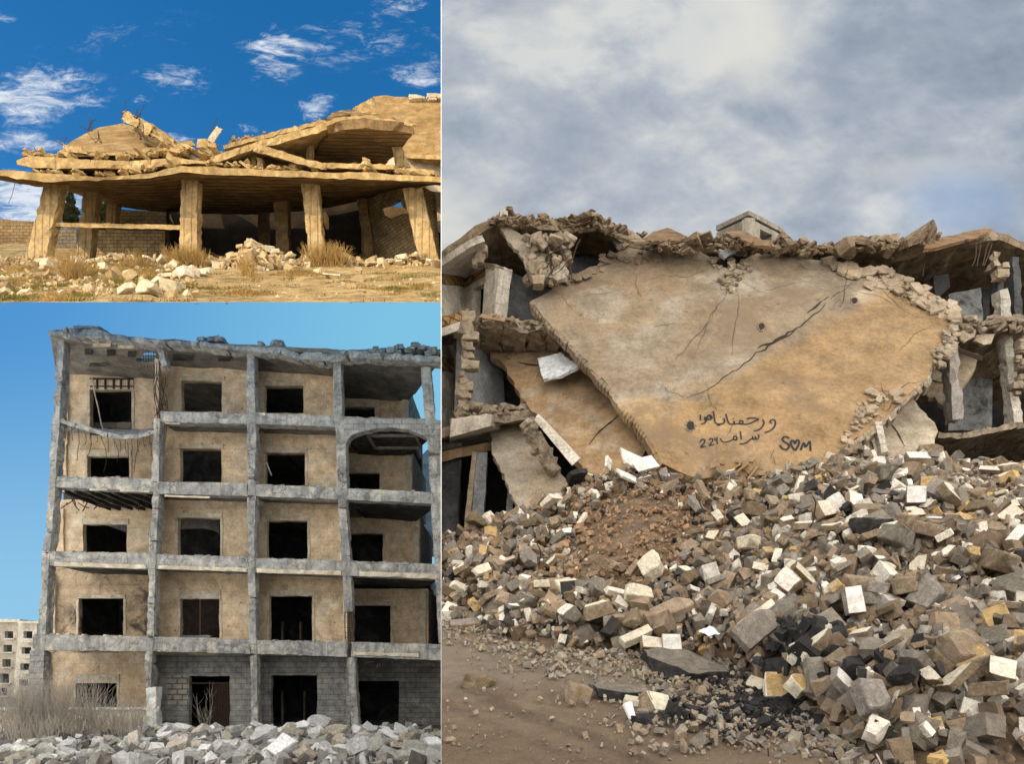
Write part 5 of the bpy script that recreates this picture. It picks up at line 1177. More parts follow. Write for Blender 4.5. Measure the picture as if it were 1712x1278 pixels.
while N3 < 18500:
    px = rs.uniform(739, 1760); Y = 5.6 + 10.6 * rs.random() ** .8
    d = inside_heap(px, Y)
    if d < -.05 or Y > 16.3: continue
    x = K(px) * Y; py = HY - (hz(x, Y) - EYE) / Y * F
    if py > 1300: continue
    b = min(1, math.exp(-(((px - 1080) / 110) ** 2 + ((py - 880) / 70) ** 2)) * 1.3 + .8 * math.exp(-(((px - 1010) / 85) ** 2 + ((py - 960) / 65) ** 2)))
    s = min(.30, rs.lognormvariate(math.log(.115), .48)) * (1 - .6 * b)
    M = rot(rs, 3.1); hz_ = s * .6
    z = HM.drop(x, Y, s * .4, hz_)
    if z is None: continue
    items.append((rs.randrange(len(PROTO)), Matrix.Translation((x, Y, z)) @ M @ Matrix.Diagonal((s, s, s, 1)), colour3(px, py, rs))); N3 += 1
struct(soup('rubble', items, M_SOUP, PROTO, None), 'stuff')
# gravel and crumbs strewn over the road and the tar-black soil
items = []
for i in range(5200):
    t = rs.random()
    if t < .5:
        px = rs.gauss(1300, 120); py = rs.gauss(1180, 38)
    elif t < .8: px = rs.uniform(739, 1500); py = ip(px, BASE) + abs(rs.gauss(0, 26))
    else: px = rs.uniform(739, 1650); py = rs.uniform(1060, 1278); t = .9 if rs.random() < .5 else 1.5
    if px < 741 or py > 1290 or t > 1: continue
    e = Z(py)
    if e > .19: continue
    Y = 2.398 / (.268 - e)
    if Y < 4.5 or Y > 12.8: continue
    x = K(px) * Y; blk = math.exp(-(((px - 1310) / 140) ** 2 + ((py - 1175) / 50) ** 2))
    s = min(.14, rs.lognormvariate(math.log(.022 if t > .8 else .038), .5)); c = (.028, .026, .025) if rs.random() < blk * 1.1 else rs.choice([(.25, .19, .13), (.28, .22, .15), (.2, .17, .14), (.32, .28, .22)])
    items.append((rs.randrange(len(PROTO)), Matrix.Translation((x, Y, ZS(Y) + .02 + s * .2)) @ rot(rs, 3.1) @ Matrix.Diagonal((s, s, s, 1)), c))
struct(soup('gravel', items, M_SOUP, PROTO, None), 'stuff')
# the largest pieces, each a thing of its own
KINDS = {  # look -> (body, face)
    'cream-faced': (M_BODY, M_CREAM), 'white-faced': (M_BODYG, M_WHITEF), 'brown': (M_BODY, M_BODY), 'grey-brown': (M_BODYG, M_BODYG), 'ochre-faced': (M_BODY, M_OCHRE), 'cream': (M_CREAM, M_CREAM), 'tar-black': (M_TAR, M_TAR)}
SHAPES = {'flat': (1, .72, .26), 'oblong': (1, .5, .42), 'chunky': (1, .8, .62), 'long': (1, .34, .26), 'jagged': (1, .75, .55)}
PM = {}
def pmesh(look, shape, v):
    k = (look, shape, v)
    if k not in PM:
        r = random.Random(hash((len(look), len(shape), v, ord(look[0]), ord(shape[0]))) & 0xffff)
        jag = shape == 'jagged'
        PM[k] = piece_mesh('stone_block', r, SHAPES[shape], KINDS[look], cuts=(5 if jag else r.choice((1, 2, 2, 3))), bev=.07 if not jag else .05, rock=.16 if jag else .08, jit=.16, sub=1)
    return PM[k]
LAND = [(1145, 1110, 'the tilted asphalt slab'), (1427, 1005, 'the upright white tile'), (1295, 1150, 'the yellow cube'), (1605, 1095, 'the big brown boulder'), (1340, 770, 'the painted letter M'), (1475, 760, 'the pale leaning post'),
        (930, 770, 'the long stone strip'), (1060, 890, 'the reddish earth patch'), (1545, 825, 'the high block pair'), (850, 870, 'the lowest leaning slab'), (1450, 880, 'the tar-black lump'), (1200, 790, 'the Arabic writing'),
        (1053, 1192, 'the white cup'), (780, 1045, 'the left heap end'), (1680, 770, 'the dark opening'), (1265, 1050, 'the grey wall slab piece'), (1690, 1200, 'the lower right heap end'), (960, 1085, 'the heap foot')]
def direction(dx, dy):
    v = 'above' if dy < 0 else 'below'; h = 'left' if dx < 0 else 'right'
    if abs(dx) > 2.4 * abs(dy): return f'{h} of'
    if abs(dy) > 2.4 * abs(dx): return v
    return f'{v} and {h} of'
REG = []
def place_block(name, px, Y, s, look, shape, r, hm, tilt=.7, group='stone blocks on the rubble heap', cat='stone block', sink=.3, lands=None, M=None):
    x = K(px) * Y; dims = SHAPES[shape]; o = bpy.data.objects.new(name, pmesh(look, shape, r.randrange(5))); 
    hgt = s * dims[2]; z = hm.drop(x, Y, s * .42, hgt, sink)
    if z is None: return None
    COL.objects.link(o); SETS.setdefault(CUR[0], []).append(o)
    tl = r.uniform(-tilt, tilt)
    Mx = Matrix.Rotation(R(24) * (1 if CUR[0] == 'R' else .3), 4, 'X') @ Matrix.Rotation(tl, 4, 'X') @ Matrix.Rotation(r.uniform(-tilt, tilt), 4, 'Y') @ Matrix.Rotation(r.uniform(0, 6.283), 4, 'Z')
    if M is not None: Mx = M
    z += s * .5 * min(.6, abs(tl)) * .6
    o.location = (x, Y, z + s * .04); o.rotation_euler = Mx.to_euler(); o.scale = (s, s, s)
    o['category'] = cat; o['group'] = group
    py = HY - (z - EYE) / Y * F
    REG.append([o, px, py, look, shape, lands or LAND]); return o
rb = random.Random(77)
def near_fixed(px, py):
    return any(abs(px - a) < w and abs(py - b) < h for a, b, w, h in ((1427, 1005, 24, 34), (1145, 1115, 75, 40), (1295, 1150, 24, 34), (1605, 1095, 40, 48), (1545, 825, 45, 35), (1265, 1050, 45, 45), (1363, 1128, 24, 34), (1335, 1143, 24, 24), (1380, 855, 30, 22), (1062, 895, 80, 60)))
cnt = 0; tries = 0; occ = []
while cnt < 262 and tries < 20000:
    tries += 1
    px = rb.uniform(745, 1712); Y = 5.9 + 9.9 * rb.random() ** .9
    d = inside_heap(px, Y)
    if d < .0 or Y > 15.9: continue
    x = K(px) * Y; z0 = hz(x, Y); py = HY - (z0 - EYE) / Y * F
    if py > 1275 or near_fixed(px, py): continue
    b = min(1, math.exp(-(((px - 1080) / 105) ** 2 + ((py - 880) / 60) ** 2)) * 1.4 + .9 * math.exp(-(((px - 1010) / 80) ** 2 + ((py - 960) / 60) ** 2)))
    if rb.random() < b * .97: continue
    s = min(.046 * Y, .5, max(.2, rb.lognormvariate(math.log(.28), .28)))
    rp = s / Y * F * .36
    if any((px - a) ** 2 + ((py - c) * 1.2) ** 2 < (rp + e) ** 2 for a, c, e in occ): continue
    occ.append((px, py, rp))
    t = rb.random()
    look = 'cream-faced' if t < .27 else 'white-faced' if t < .34 else 'brown' if t < .60 else 'grey-brown' if t < .82 else 'ochre-faced' if t < .865 else 'cream' if t < .975 else 'tar-black'
    shape = rb.choice(('flat', 'flat', 'oblong', 'oblong', 'chunky', 'jagged', 'long')) if look != 'cream-faced' else rb.choice(('flat', 'oblong', 'long', 'chunky'))
    place_block('stone_block', px, Y, s, look, shape, rb, HM, tilt=.75); cnt += 1
ORD = ['nearest', 'second nearest', 'third nearest', 'fourth nearest', 'fifth nearest', 'sixth nearest', 'seventh nearest', 'eighth nearest', 'ninth nearest', 'tenth nearest']
def write_labels():
    G = {}
    for rec in REG:
        o, px, py, look, shape, lands = rec
        a, b, nm = min(lands, key=lambda l: (l[0] - px) ** 2 + (l[1] - py) ** 2)
        dd = direction(px - a, py - b); G.setdefault((look, shape, nm, dd), []).append((math.hypot(px - a, py - b), o))
    for (look, shape, nm, dd), L in G.items():
        L.sort(key=lambda t: t[0])
        for i, (_, o) in enumerate(L):
            pre = '' if len(L) == 1 else ORD[min(i, 9)] + ' '
            o['label'] = f'{pre}{look} {shape} {o["category"]} {dd} {nm}'
# --- pieces one can name
def hitY(px, py, Y0):
    Y = 5.4
    while Y < 17:
        p = P(px, py, Y); i = int((p.x - HM.x0) / HM.c); j = int((Y - HM.y0) / HM.c)
        h = HM.h[j, i] if 0 <= i < HM.nx and 0 <= j < HM.ny else ZS(Y)
        if p.z < h: return Y
        Y += .03
    return Y0
def fixed(nm, label, cat, px, py, Y, size, rotd, mats, seed, cuts=1, rock=.04, dims=None, bev=.06, sub=1, painted=True, jit=.08):
    Y0_ = Y; r = random.Random(seed); me = piece_mesh(nm, r, dims, mats, painted, cuts=cuts, bev=bev, rock=rock, jit=jit, sub=sub)
    o = bpy.data.objects.new(nm, me); COL.objects.link(o); Y = hitY(px, py + dims[1] * F / Y * .12, Y) if Y < 14.05 else Y
    o.location = P(px, py, Y - .05); o.rotation_euler = [R(a) for a in rotd]; o.scale = (size * Y / Y0_,) * 3
    SETS.setdefault(CUR[0], []).append(o); return tag(o, label, cat)
ystreet = lambda py: 2.398 / (.268 - Z(py))
fixed('asphalt_slab', 'big broken slab of old asphalt lying tilted on the tar-black soil', 'asphalt slab', 1143, 1117, 8.45, 1.0, (22, 4, 8), (M_TAR, M_ASPH), 3, 6, .30, (.98, .66, .17), .05, 3, jit=.2)
fixed('asphalt_slab', 'thin flat asphalt piece lying flush with the road below the big tilted one', 'asphalt slab', 1040, 1157, 7.9, 1.0, (16, 3, 12), (M_TAR, M_ASPH), 5, 3, .12, (.62, .36, .09), .05, 2)
fixed('loose_stone', 'lone dark brown lump lying by itself at the left of the road', 'stone', 801, 1144, 8.1, 1.0, (5, 10, 10), (M_BODY,), 6, 4, .2, (.36, .22, .17), .06, 2, False)
fixed('loose_stone', 'pointed brown stone standing on the road left of the flat asphalt piece', 'stone', 965, 1164, 7.75, 1.0, (10, 12, 20), (M_BODY,), 9, 3, .06, (.23, .22, .25), .05, 1, False)
fixed('loose_stone', 'small dark stone between the pointed brown stone and the asphalt pieces', 'stone', 996, 1151, 8.0, 1.0, (5, 5, 10), (M_BODYG,), 10, 2, .06, (.19, .13, .09), .05, 1, False)
fixed('stone_block', 'pale cream block standing on edge right of the white cup', 'stone block', 1094, 1182, 7.5, 1.0, (48, 12, 12), (M_BODY, M_CREAM), 12, 1, .04, (.30, .26, .17))
fixed('stone_block', 'low cream stone lying behind the white cup', 'stone block', 1063, 1177, 7.65, 1.0, (20, 8, -8), (M_CREAM,), 13, 2, .05, (.26, .14, .12), painted=False)
fixed('tar_lump', 'black lump on the road just below the white cup', 'tar lump', 1073, 1206, 7.2, 1.0, (8, 4, 6), (M_TAR,), 14, 3, .15, (.24, .16, .12), sub=2, painted=False)
fixed('tar_lump', 'round tar-black lump right of the cream block by the cup', 'tar lump', 1128, 1196, 7.3, 1.0, (8, 30, 6), (M_TAR,), 15, 3, .18, (.20, .18, .19), sub=2, painted=False)
fixed('stone_block', 'yellow rough-faced cube standing at the foot of the heap', 'stone block', 1295, 1150, 7.55, 1.0, (62, 3, -8), (M_CREAM, M_OCHRE), 16, 1, .06, (.22, .29, .16))
fixed('stone_block', 'small cream block leaning left of the yellow cube', 'stone block', 1264, 1147, 7.7, 1.0, (50, 20, -40), (M_BODY, M_CREAM), 17, 1, .05, (.19, .15, .12))
fixed('stone_block', 'cream block with ochre top between the yellow cube and the tall grey block', 'stone block', 1335, 1146, 7.65, 1.0, (45, -20, 30), (M_CREAM, M_OCHRE), 18, 2, .05, (.22, .2, .17))
fixed('stone_block', 'tall smooth grey-brown block standing upright above the tar-black gravel', 'stone block', 1363, 1128, 7.75, 1.0, (66, 0, 3), (M_BODYG,), 19, 0, .03, (.19, .36, .16), .16, painted=False)
fixed('white_tile', 'clean white stone tile standing upright in the middle of the heap', 'stone tile', 1427, 1005, 9.35, 1.0, (80, -6, 6), (M_BODYG, M_WHITEF), 20, 0, .015, (.24, .36, .09), .05)
fixed('stone_block', 'bright ochre block lying just left of the upright white tile', 'stone block', 1405, 987, 9.6, 1.0, (45, 25, 30), (M_OCHRE,), 21, 1, .05, (.28, .17, .16), painted=False)
fixed('boulder', 'biggest brown boulder with rough broken sides at the right of the heap', 'boulder', 1603, 1097, 8.1, 1.0, (40, 10, 10), (M_BODY,), 22, 4, .10, (.46, .52, .40), .05, 2, False)
fixed('wall_piece', 'large grey wall slab piece with a pale top edge leaning on the heap', 'wall piece', 1263, 1050, 8.9, 1.0, (70, -38, 5), (M_BODYG, M_BODYG), 23, 1, .05, (.55, .34, .14), .05, 2)
fixed('stone_block', 'long pale coping block lying along the top of the grey wall slab piece', 'stone block', 1266, 1030, 8.85, 1.0, (40, -36, 4), (M_CREAM,), 24, 0, .03, (.52, .11, .09), painted=False)
fixed('stone_block', 'white square-faced half of the block pair high on the heap', 'stone block', 1531, 830, 13.4, 1.0, (78, 4, -24), (M_BODYG, M_WHITEF), 25, 0, .03, (.34, .34, .2))
fixed('stone_block', 'ochre square-faced half of the block pair high on the heap', 'stone block', 1552, 812, 13.6, 1.0, (75, 4, -24), (M_BODY, M_OCHRE), 26, 0, .05, (.30, .28, .2))
fixed('stone_block', 'grey-brown flat slab with white edge leaning right of the ochre and white pair', 'stone block', 1572, 820, 14.0, 1.0, (64, 30, -28), (M_BODYG, M_BODYG), 27, 1, .04, (.5, .38, .12))
fixed('tar_lump', 'large tar-black lump below the ochre and white block pair', 'tar lump', 1452, 882, 12.3, 1.0, (10, 4, -10), (M_TAR,), 28, 3, .14, (.62, .34, .28), sub=2, painted=False)
fixed('stone_block', 'wide white block face lying on top of the heap below the pale leaning post', 'stone block', 1534, 766, 14.6, 1.0, (44, 3, -6), (M_BODY, M_WHITEF), 29, 0, .02, (.44, .26, .14))
fixed('stone_block', 'wide cream slab piece on the heap left of the tar-black lump', 'stone block', 1380, 853, 12.3, 1.0, (66, -14, 32), (M_BODY, M_CREAM), 30, 1, .03, (.44, .3, .16))
fixed('stone_block', 'white square tile at the foot of the heap right of the big asphalt slab', 'stone block', 1122, 1076, 9.3, 1.0, (74, 0, 2), (M_BODY, M_WHITEF), 31, 0, .02, (.24, .22, .1))
fixed('stone_block', 'wide cream block at the foot of the heap above the big asphalt slab', 'stone block', 1090, 1079, 9.25, 1.0, (60, 4, 14), (M_BODY, M_CREAM), 32, 1, .03, (.32, .18, .14))
fixed('stone_block', 'long pale block sloping down beside the wide cream block at the heap foot', 'stone block', 1064, 1065, 9.4, 1.0, (40, -24, 8), (M_CREAM,), 33, 1, .03, (.42, .14, .11), painted=False)
fixed('stone_block', 'large brown beam-like stone lying right of the heap foot tiles', 'stone block', 1122, 1025, 9.9, 1.0, (40, -22, 10), (M_BODY,), 34, 2, .05, (.58, .26, .24), painted=False)
fixed('stone_block', 'long brown block at the left end of the heap edge', 'stone block', 780, 1047, 11.2, 1.0, (30, -8, 6), (M_BODY, M_BODYG), 35, 1, .05, (.46, .22, .18))
for i, (px, py, Y, rr, sz) in enumerate(((1058, 770, 14.5, (60, 10, 35), (.62, .42, .05)), (1078, 776, 14.4, (52, -18, 20), (.5, .36, .05)), (1017, 775, 14.6, (70, 30, 40), (.16, .34, .05)), (1050, 798, 14.2, (48, 8, 38), (.55, .26, .05)))):
    fixed('marble_tile', ['broad pale marble tile leaning at the lower left corner of the great slab', 'smaller marble tile right of the broad one at the great slab corner', 'narrow upright marble tile left of the broad one', 'marble tile lying lowest of those by the great slab corner'][i], 'marble tile', px, py, Y, 1.0, rr, (M_WHITEF,), 40 + i, 0, .01, sz, .1, 1, False)
# thin wooden boards by the foot of the great slab
M_WOOD = conc('old_wood', (.36, .24, .12), (.30, .20, .10), (.42, .30, .17), 3, .4, streak=((.2, .12, .06), .5))
T = thing('crate_remains', 'thin brown wooden frame boards sticking up under the painted writing', 'wooden frame', P(1235, 795, 14.3))
for (a, b) in (((1207, 796), (1238, 775)), ((1217, 800), (1252, 773)), ((1250, 800), (1270, 776)), ((1218, 800), (1252, 802))):
    c = [P(a[0], a[1] + 3, 14.2), P(b[0], b[1] + 3, 14.35), P(a[0], a[1] + 3, 14.4), P(b[0], b[1] + 3, 14.6)]; c += [v + Vector((0, 0, .05)) for v in c]
    hexa('board', c, M_WOOD, T, cell=.2, rough=.004)
# white paper cup on the road
vs = []; fs = []; n_ = 20; c0 = P(1053, 1190, 7.0); ax = Euler((R(-25), R(-16), 0)).to_matrix()
prof = [(.0, -.09), (.034, -.09), (.036, -.085), (.05, .07), (.053, .075), (.05, .08), (.046, .075), (.032, -.08), (0, -.08)]
for r_, z_ in prof:
    for k in range(n_): a = 2 * math.pi * k / n_; vs.append(c0 + ax @ Vector((r_ * math.cos(a), r_ * math.sin(a), z_)))
for i in range(len(prof) - 1):
    for k in range(n_): fs.append((i * n_ + k, i * n_ + (k + 1) % n_, (i + 1) * n_ + (k + 1) % n_, (i + 1) * n_ + k))
me = mesh_from('cup', vs, fs, True); M_CUP = plain('white_paper', (.75, .74, .72), .6, 0, .05); M_CUPB = plain('tan_band', (.55, .36, .16), .6, 0, .1); me.materials.append(M_CUP); me.materials.append(M_CUPB)
o = link('paper_cup', me, M_CUP); 
for p in me.polygons:
    zz = (ax.inverted() @ (p.center - c0)).z
    if -.055 < zz < -.01: p.material_index = 1
vs2 = []; 
for v in me.vertices: pass
rebase(o); tag(o, 'white paper cup with a tan band lying on the road before a cream block', 'cup')
# plastic scraps and a loose cable
M_FOIL = plain('white_plastic', (.62, .66, .70), .35, 0, .1); M_BAG = plain('black_plastic', (.015, .015, .018), .3, 0, .1); M_BLUE = plain('blue_plastic', (.05, .12, .32), .5, 0, .1)
def scrap(label, px, py, Y, w, h, mat, seed, nm='plastic_scrap'):
    r = random.Random(seed); pl = Plane((px, py, Y), (px + 40, py + 2, Y), (px, py - 40, Y + .35)); out = []
    for k in range(11):
        a = k / 11 * 6.283; out.append((px + w * math.cos(a) * r.uniform(.6, 1.1), py + h * math.sin(a) * r.uniform(.6, 1.1)))
    o = plate(nm, out, pl, .008, mat, cell=.035, rough=.02, jag=.01, seed=seed, edge_rough=.004, wscale=8); rebase(o); return tag(o, label, 'plastic scrap')
scrap('crumpled white plastic scrap lying on the heap above the long pale coping block', 1188, 1056, 9.15, 20, 8, M_FOIL, 1)
scrap('black shiny plastic bag at the heap foot left of the tar-black gravel', 1268, 1107, 8.1, 15, 10, M_BAG, 2)
scrap('crumpled pale plastic on the dark gravel right of the tall grey block', 1434, 1132, 7.8, 18, 11, M_FOIL, 3)
scrap('small blue plastic scrap right of the tall grey block', 1397, 1117, 7.9, 7, 4, M_BLUE, 4)
scrap('crumpled silver plastic strip near the bottom of the heap', 1476, 1253, 6.35, 17, 8, M_FOIL, 5)
scrap('white plastic scrap at the left side of the heap', 812, 990, 12.3, 12, 7, M_FOIL, 6)
scrap('small white plastic scrap on the heap above the upright white tile', 1304, 944, 10.6, 13, 6, M_FOIL, 7)
scrap('torn white plastic scrap on the heap near the reddish earth patch', 980, 1012, 11.6, 9, 7, M_FOIL, 8)
scrap('brown cardboard strip lying flat on the road below the tar-black gravel', 1310, 1242, 6.6, 30, 5, M_WOOD, 9, 'cardboard_strip')
rc = random.Random(4)
for i, (px, py, lb) in enumerate(((1180, 850, 'thin rusty bar sticking out of the heap under the Arabic writing'), (1350, 880, 'thin rusty bar bent over blocks below the painted letter M'), (1610, 900, 'thin rusty bar rising from the heap at the right below the dark opening'), (900, 930, 'thin rusty bar lying across the left slope of the heap'), (1500, 1060, 'thin rusty bar bent beside the big brown boulder'), (1250, 960, 'thin rusty bar poking up in the middle of the heap'))):
    Y = hitY(px, py, 12); a = P(px, py, Y); b = a + Vector((rc.uniform(-.5, .5), rc.uniform(-.3, 0), rc.uniform(.12, .4)))
    o = tube('rusty_bar', wiggle(a - Vector((0, 0, .05)), b, 7, .18, rc), .011, C_RUST); rebase(o); tag(o, lb, 'steel bar')
o = tube('loose_cable', [P(1260, 836, 13.2), P(1270, 825, 13.2), P(1283, 812, 13.4), P(1284, 802, 13.6), P(1262, 838, 13.1)][:4], .02, plain('grey_cable', (.2, .22, .24), .6)); rebase(o); tag(o, 'grey cable curling over the blocks below the painted writing', 'cable')

# ---- rubble before the five-storey shell
CUR[0] = 'L'
M_PB = conc('pale_grey_stone', (.40, .395, .385), (.31, .31, .30), (.47, .465, .455), 2.6, .7, dark=(.15, .15, .15), darkamt=.45, objrand=.2)
M_PW = conc('pale_cut_face', (.62, .62, .61), (.54, .54, .53), None, 2.6, .4, dark=(.28, .28, .28), darkamt=.4, objrand=.12)
M_PT = conc('pale_tan_stone', (.40, .36, .30), (.32, .29, .25), (.46, .42, .36), 2.6, .7, dark=(.14, .12, .1), darkamt=.45, objrand=.2)
KINDS.update({'pale grey': (M_PB, M_PB), 'white-sided': (M_PB, M_PW), 'pale tan': (M_PT, M_PT)})
HL = HMap(-16.5, -1.4, 15.5, 25.5, z2, .07)
items = []
for i in range(4600):
    Y = rs.uniform(16.2, 25.3); px = rs.uniform(-5, 735); x = K(px) * Y
    if px < 245 and Y > 19.5 and rs.random() < .75: continue
    s = min(.5, rs.lognormvariate(math.log(.19), .5)); z = HL.drop(x, Y, s * .4, s * .55, cap=.22)
    if z is None: continue
    k = rs.uniform(.6, 1.25); c = rs.choice([(.33, .33, .32), (.27, .26, .24), (.34, .31, .27), (.17, .165, .16), (.52, .52, .51), (.12, .11, .10)])
    items.append((rs.randrange(len(PROTO)), Matrix.Translation((x, Y, z)) @ rot(rs, 3.1) @ Matrix.Diagonal((s, s, s, 1)), tuple(q * k for q in c)))
struct(soup('rubble', items, M_SOUP, PROTO, None), 'stuff')
LANDL = [(130, 1165, 'the lowest left window'), (350, 1200, 'the gated doorway'), (425, 1215, 'the third column foot'), (490, 1205, 'the wide middle doorway'), (590, 1210, 'the fourth column foot'), (640, 1220, 'the rightmost doorway'), (252, 1210, 'the white block base'), (40, 1215, 'the dry bushes')]
occ = []; cnt = 0; tries = 0
while cnt < 95 and tries < 8000:
    tries += 1
    px = rb.uniform(8, 728); Y = rb.uniform(16.8, 23); x = K(px) * Y; py = HY - (HL.h[int((Y - HL.y0) / HL.c), min(HL.nx - 1, max(0, int((x - HL.x0) / HL.c)))] - EYE) / Y * F
    if py > 1276 or (px < 240 and Y > 19.4): continue
    s = rb.uniform(.32, .72) * (1.15 if px > 520 else .85 if px < 250 else 1); rp = s / Y * F * .34
    if any((px - a) ** 2 + ((py - c) * 1.5) ** 2 < (rp + e) ** 2 for a, c, e in occ): continue
    occ.append((px, py, rp)); look = rb.choice(('pale grey', 'pale grey', 'white-sided', 'white-sided', 'pale tan')); shape = rb.choice(('flat', 'oblong', 'chunky', 'jagged', 'jagged'))
    place_block('broken_block', px, Y, s, look, shape, rb, HL, tilt=.6, group='broken blocks before the five-storey shell', cat='broken block', lands=LANDL); cnt += 1
# dry leafless bushes along the left
M_TWIG = plain('dry_twig', (.38, .34, .30), .9, 0, .3)
def bush(px0, px1, Y, h, n, label, seed, zf, mat=M_TWIG, name='dry_bush', r0=.010, lean=.35, fork=3):
    r = random.Random(seed); prt = []
    b = None
    for i in range(n):
        px = r.uniform(px0, px1); Yy = Y + r.uniform(-.5, .5); x = K(px) * Yy; z = zf(x, Yy); p = Vector((x, Yy, z)); 
        if b is None: b = p
        d = Vector((r.uniform(-lean, lean), r.uniform(-lean, lean), 1)).normalized(); L = h * r.uniform(.55, 1.1)
        pts = [p + d * L * t + Vector((r.uniform(-1, 1), r.uniform(-1, 1), 0)) * .05 * L * t for t in (0, .35, .7, 1)]; prt.append(tube_data(pts, r0, 3, .35))
        for k in range(fork):
            t = r.uniform(.25, .85); q = p + d * L * t; e = (d + Vector((r.uniform(-.9, .9), r.uniform(-.9, .9), r.uniform(-.1, .5)))).normalized(); l2 = L * r.uniform(.2, .45)
            prt.append(tube_data([q, q + e * l2 * .5 + Vector((0, 0, -.02)), q + e * l2], r0 * .6, 3, .4))
    o = link(name, mesh_from(name, *merge(prt)), mat); rebase(o); return tag(o, label, 'dry bush')
for i, (a, b, Y, h, n, lb) in enumerate(((-30, 50, 22.5, 2.1, 130, 'leafless dry bush at the far left edge before the distant building'), (35, 105, 23.0, 2.1, 130, 'leafless dry bush just left of the lowest left window'), (95, 170, 23.4, 1.9, 120, 'leafless dry bush in front of the lowest left window'), (160, 240, 23.2, 1.4, 90, 'low dry bush left of the white block base'), (335, 352, 26.6, 1.5, 10, 'dry stalks growing in front of the folding gate'), (10, 120, 20.8, 1.0, 60, 'low dry bush rising from the rubble at the left edge'))):
    bush(a, b, Y, h, n, lb, 50 + i, z2)
# ================================================================== UPPER LEFT: sunlit pancaked building on a hillside
CUR[0] = 'U'
ELV = [(22, 505.5), (24, 496), (28, 480), (32, 464), (36, 447), (38, 438), (41, 433), (46, 427), (52, 416), (58, 407), (66, 404)]
def zh(px, Y):
    e = Z(ip(Y, ELV)); z = EYE + Y * e; x = K(px) * Y
    if Y > 66: z = EYE + 66 * Z(404) - (Y - 66) * .1
    k = min(1, max(0, (Y - 22) / 1.5))
    return z + k * (.16 * noise.noise(Vector((x * .35, Y * .35, 4))) + .08 * noise.noise(Vector((x * 1.3, Y * 1.3, 7)))) + (0 if Y > 36 else k * .35 * max(0, noise.noise(Vector((x * .12 + 3, Y * .2, 1)))) * (1 if px < 260 else .3))
zhx = lambda x, Y: zh(CX + x / Y * F, Y)
M_HILL = conc('ochre_hillside', (.40, .28, .125), (.30, .21, .095), (.46, .36, .20), .7, .9, dark=(.085, .08, .03), darkamt=.8, speck=.5)
fan('hillside', frange(-420, 737.5, 11), frange(22, 60, .35) + frange(61, 160, 9), zh, M_HILL, 'structure')
G1 = dict(sc=.9, bump=.8)
C_GOLD = conc('golden_concrete', (.46, .315, .135), (.34, .23, .10), (.55, .41, .21), .9, .8, dark=(.20, .13, .06), darkamt=.55, streak=((.25, .17, .08), .4))
C_BRD = conc('board_marked_concrete', (.46, .325, .155), (.37, .255, .12), (.53, .40, .22), .7, .8, boards=('X', .8, (.30, .20, .09), .3), dark=(.22, .14, .07), darkamt=.4)
C_SOF = conc('board_marked_soffit', (.25, .16, .075), (.19, .125, .06), (.30, .205, .10), .5, .8, boards=('Y', .62, (.09, .055, .025)), dark=(.13, .085, .04), darkamt=.5)  # base colour lowered to paint in the shade under slabs
C_SOF2 = conc('board_marked_ceiling', (.24, .155, .072), (.18, .115, .055), (.31, .21, .105), .5, .8, boards=('Y', .42, (.045, .028, .013)), dark=(.13, .085, .04), darkamt=.5)  # ceiling colour likewise darkened to deepen its shade
C_HUMP = conc('brown_roof_slab', (.37, .245, .105), (.29, .19, .08), (.43, .305, .15), .5, .7, dark=(.17, .10, .04), darkamt=.5, streak=((.24, .14, .05), .5))
C_BRK = conc('golden_block_wall', (.53, .39, .20), (.45, .33, .165), (.58, .46, .27), .7, .6, brick=(.46, .22, .022, .85), dark=(.28, .18, .08), darkamt=.35)
C_BRK2 = conc('golden_block_wall', (.53, .39, .20), (.45, .33, .165), (.58, .46, .27), .7, .6, brick=(.46, .22, .022, .85), brickdir=-.9, dark=(.28, .18, .08), darkamt=.35)
C_BLK = conc('painted_inner_shade', (.035, .024, .013), (.025, .018, .01), (.05, .035, .02), .6, .5)  # near-black colour paints the interior's shade
C_PLS = conc('pale_rendered_wall', (.52, .44, .31), (.45, .37, .26), (.58, .50, .38), .5, .4, dark=(.3, .22, .13), darkamt=.3)
YA = 36.5
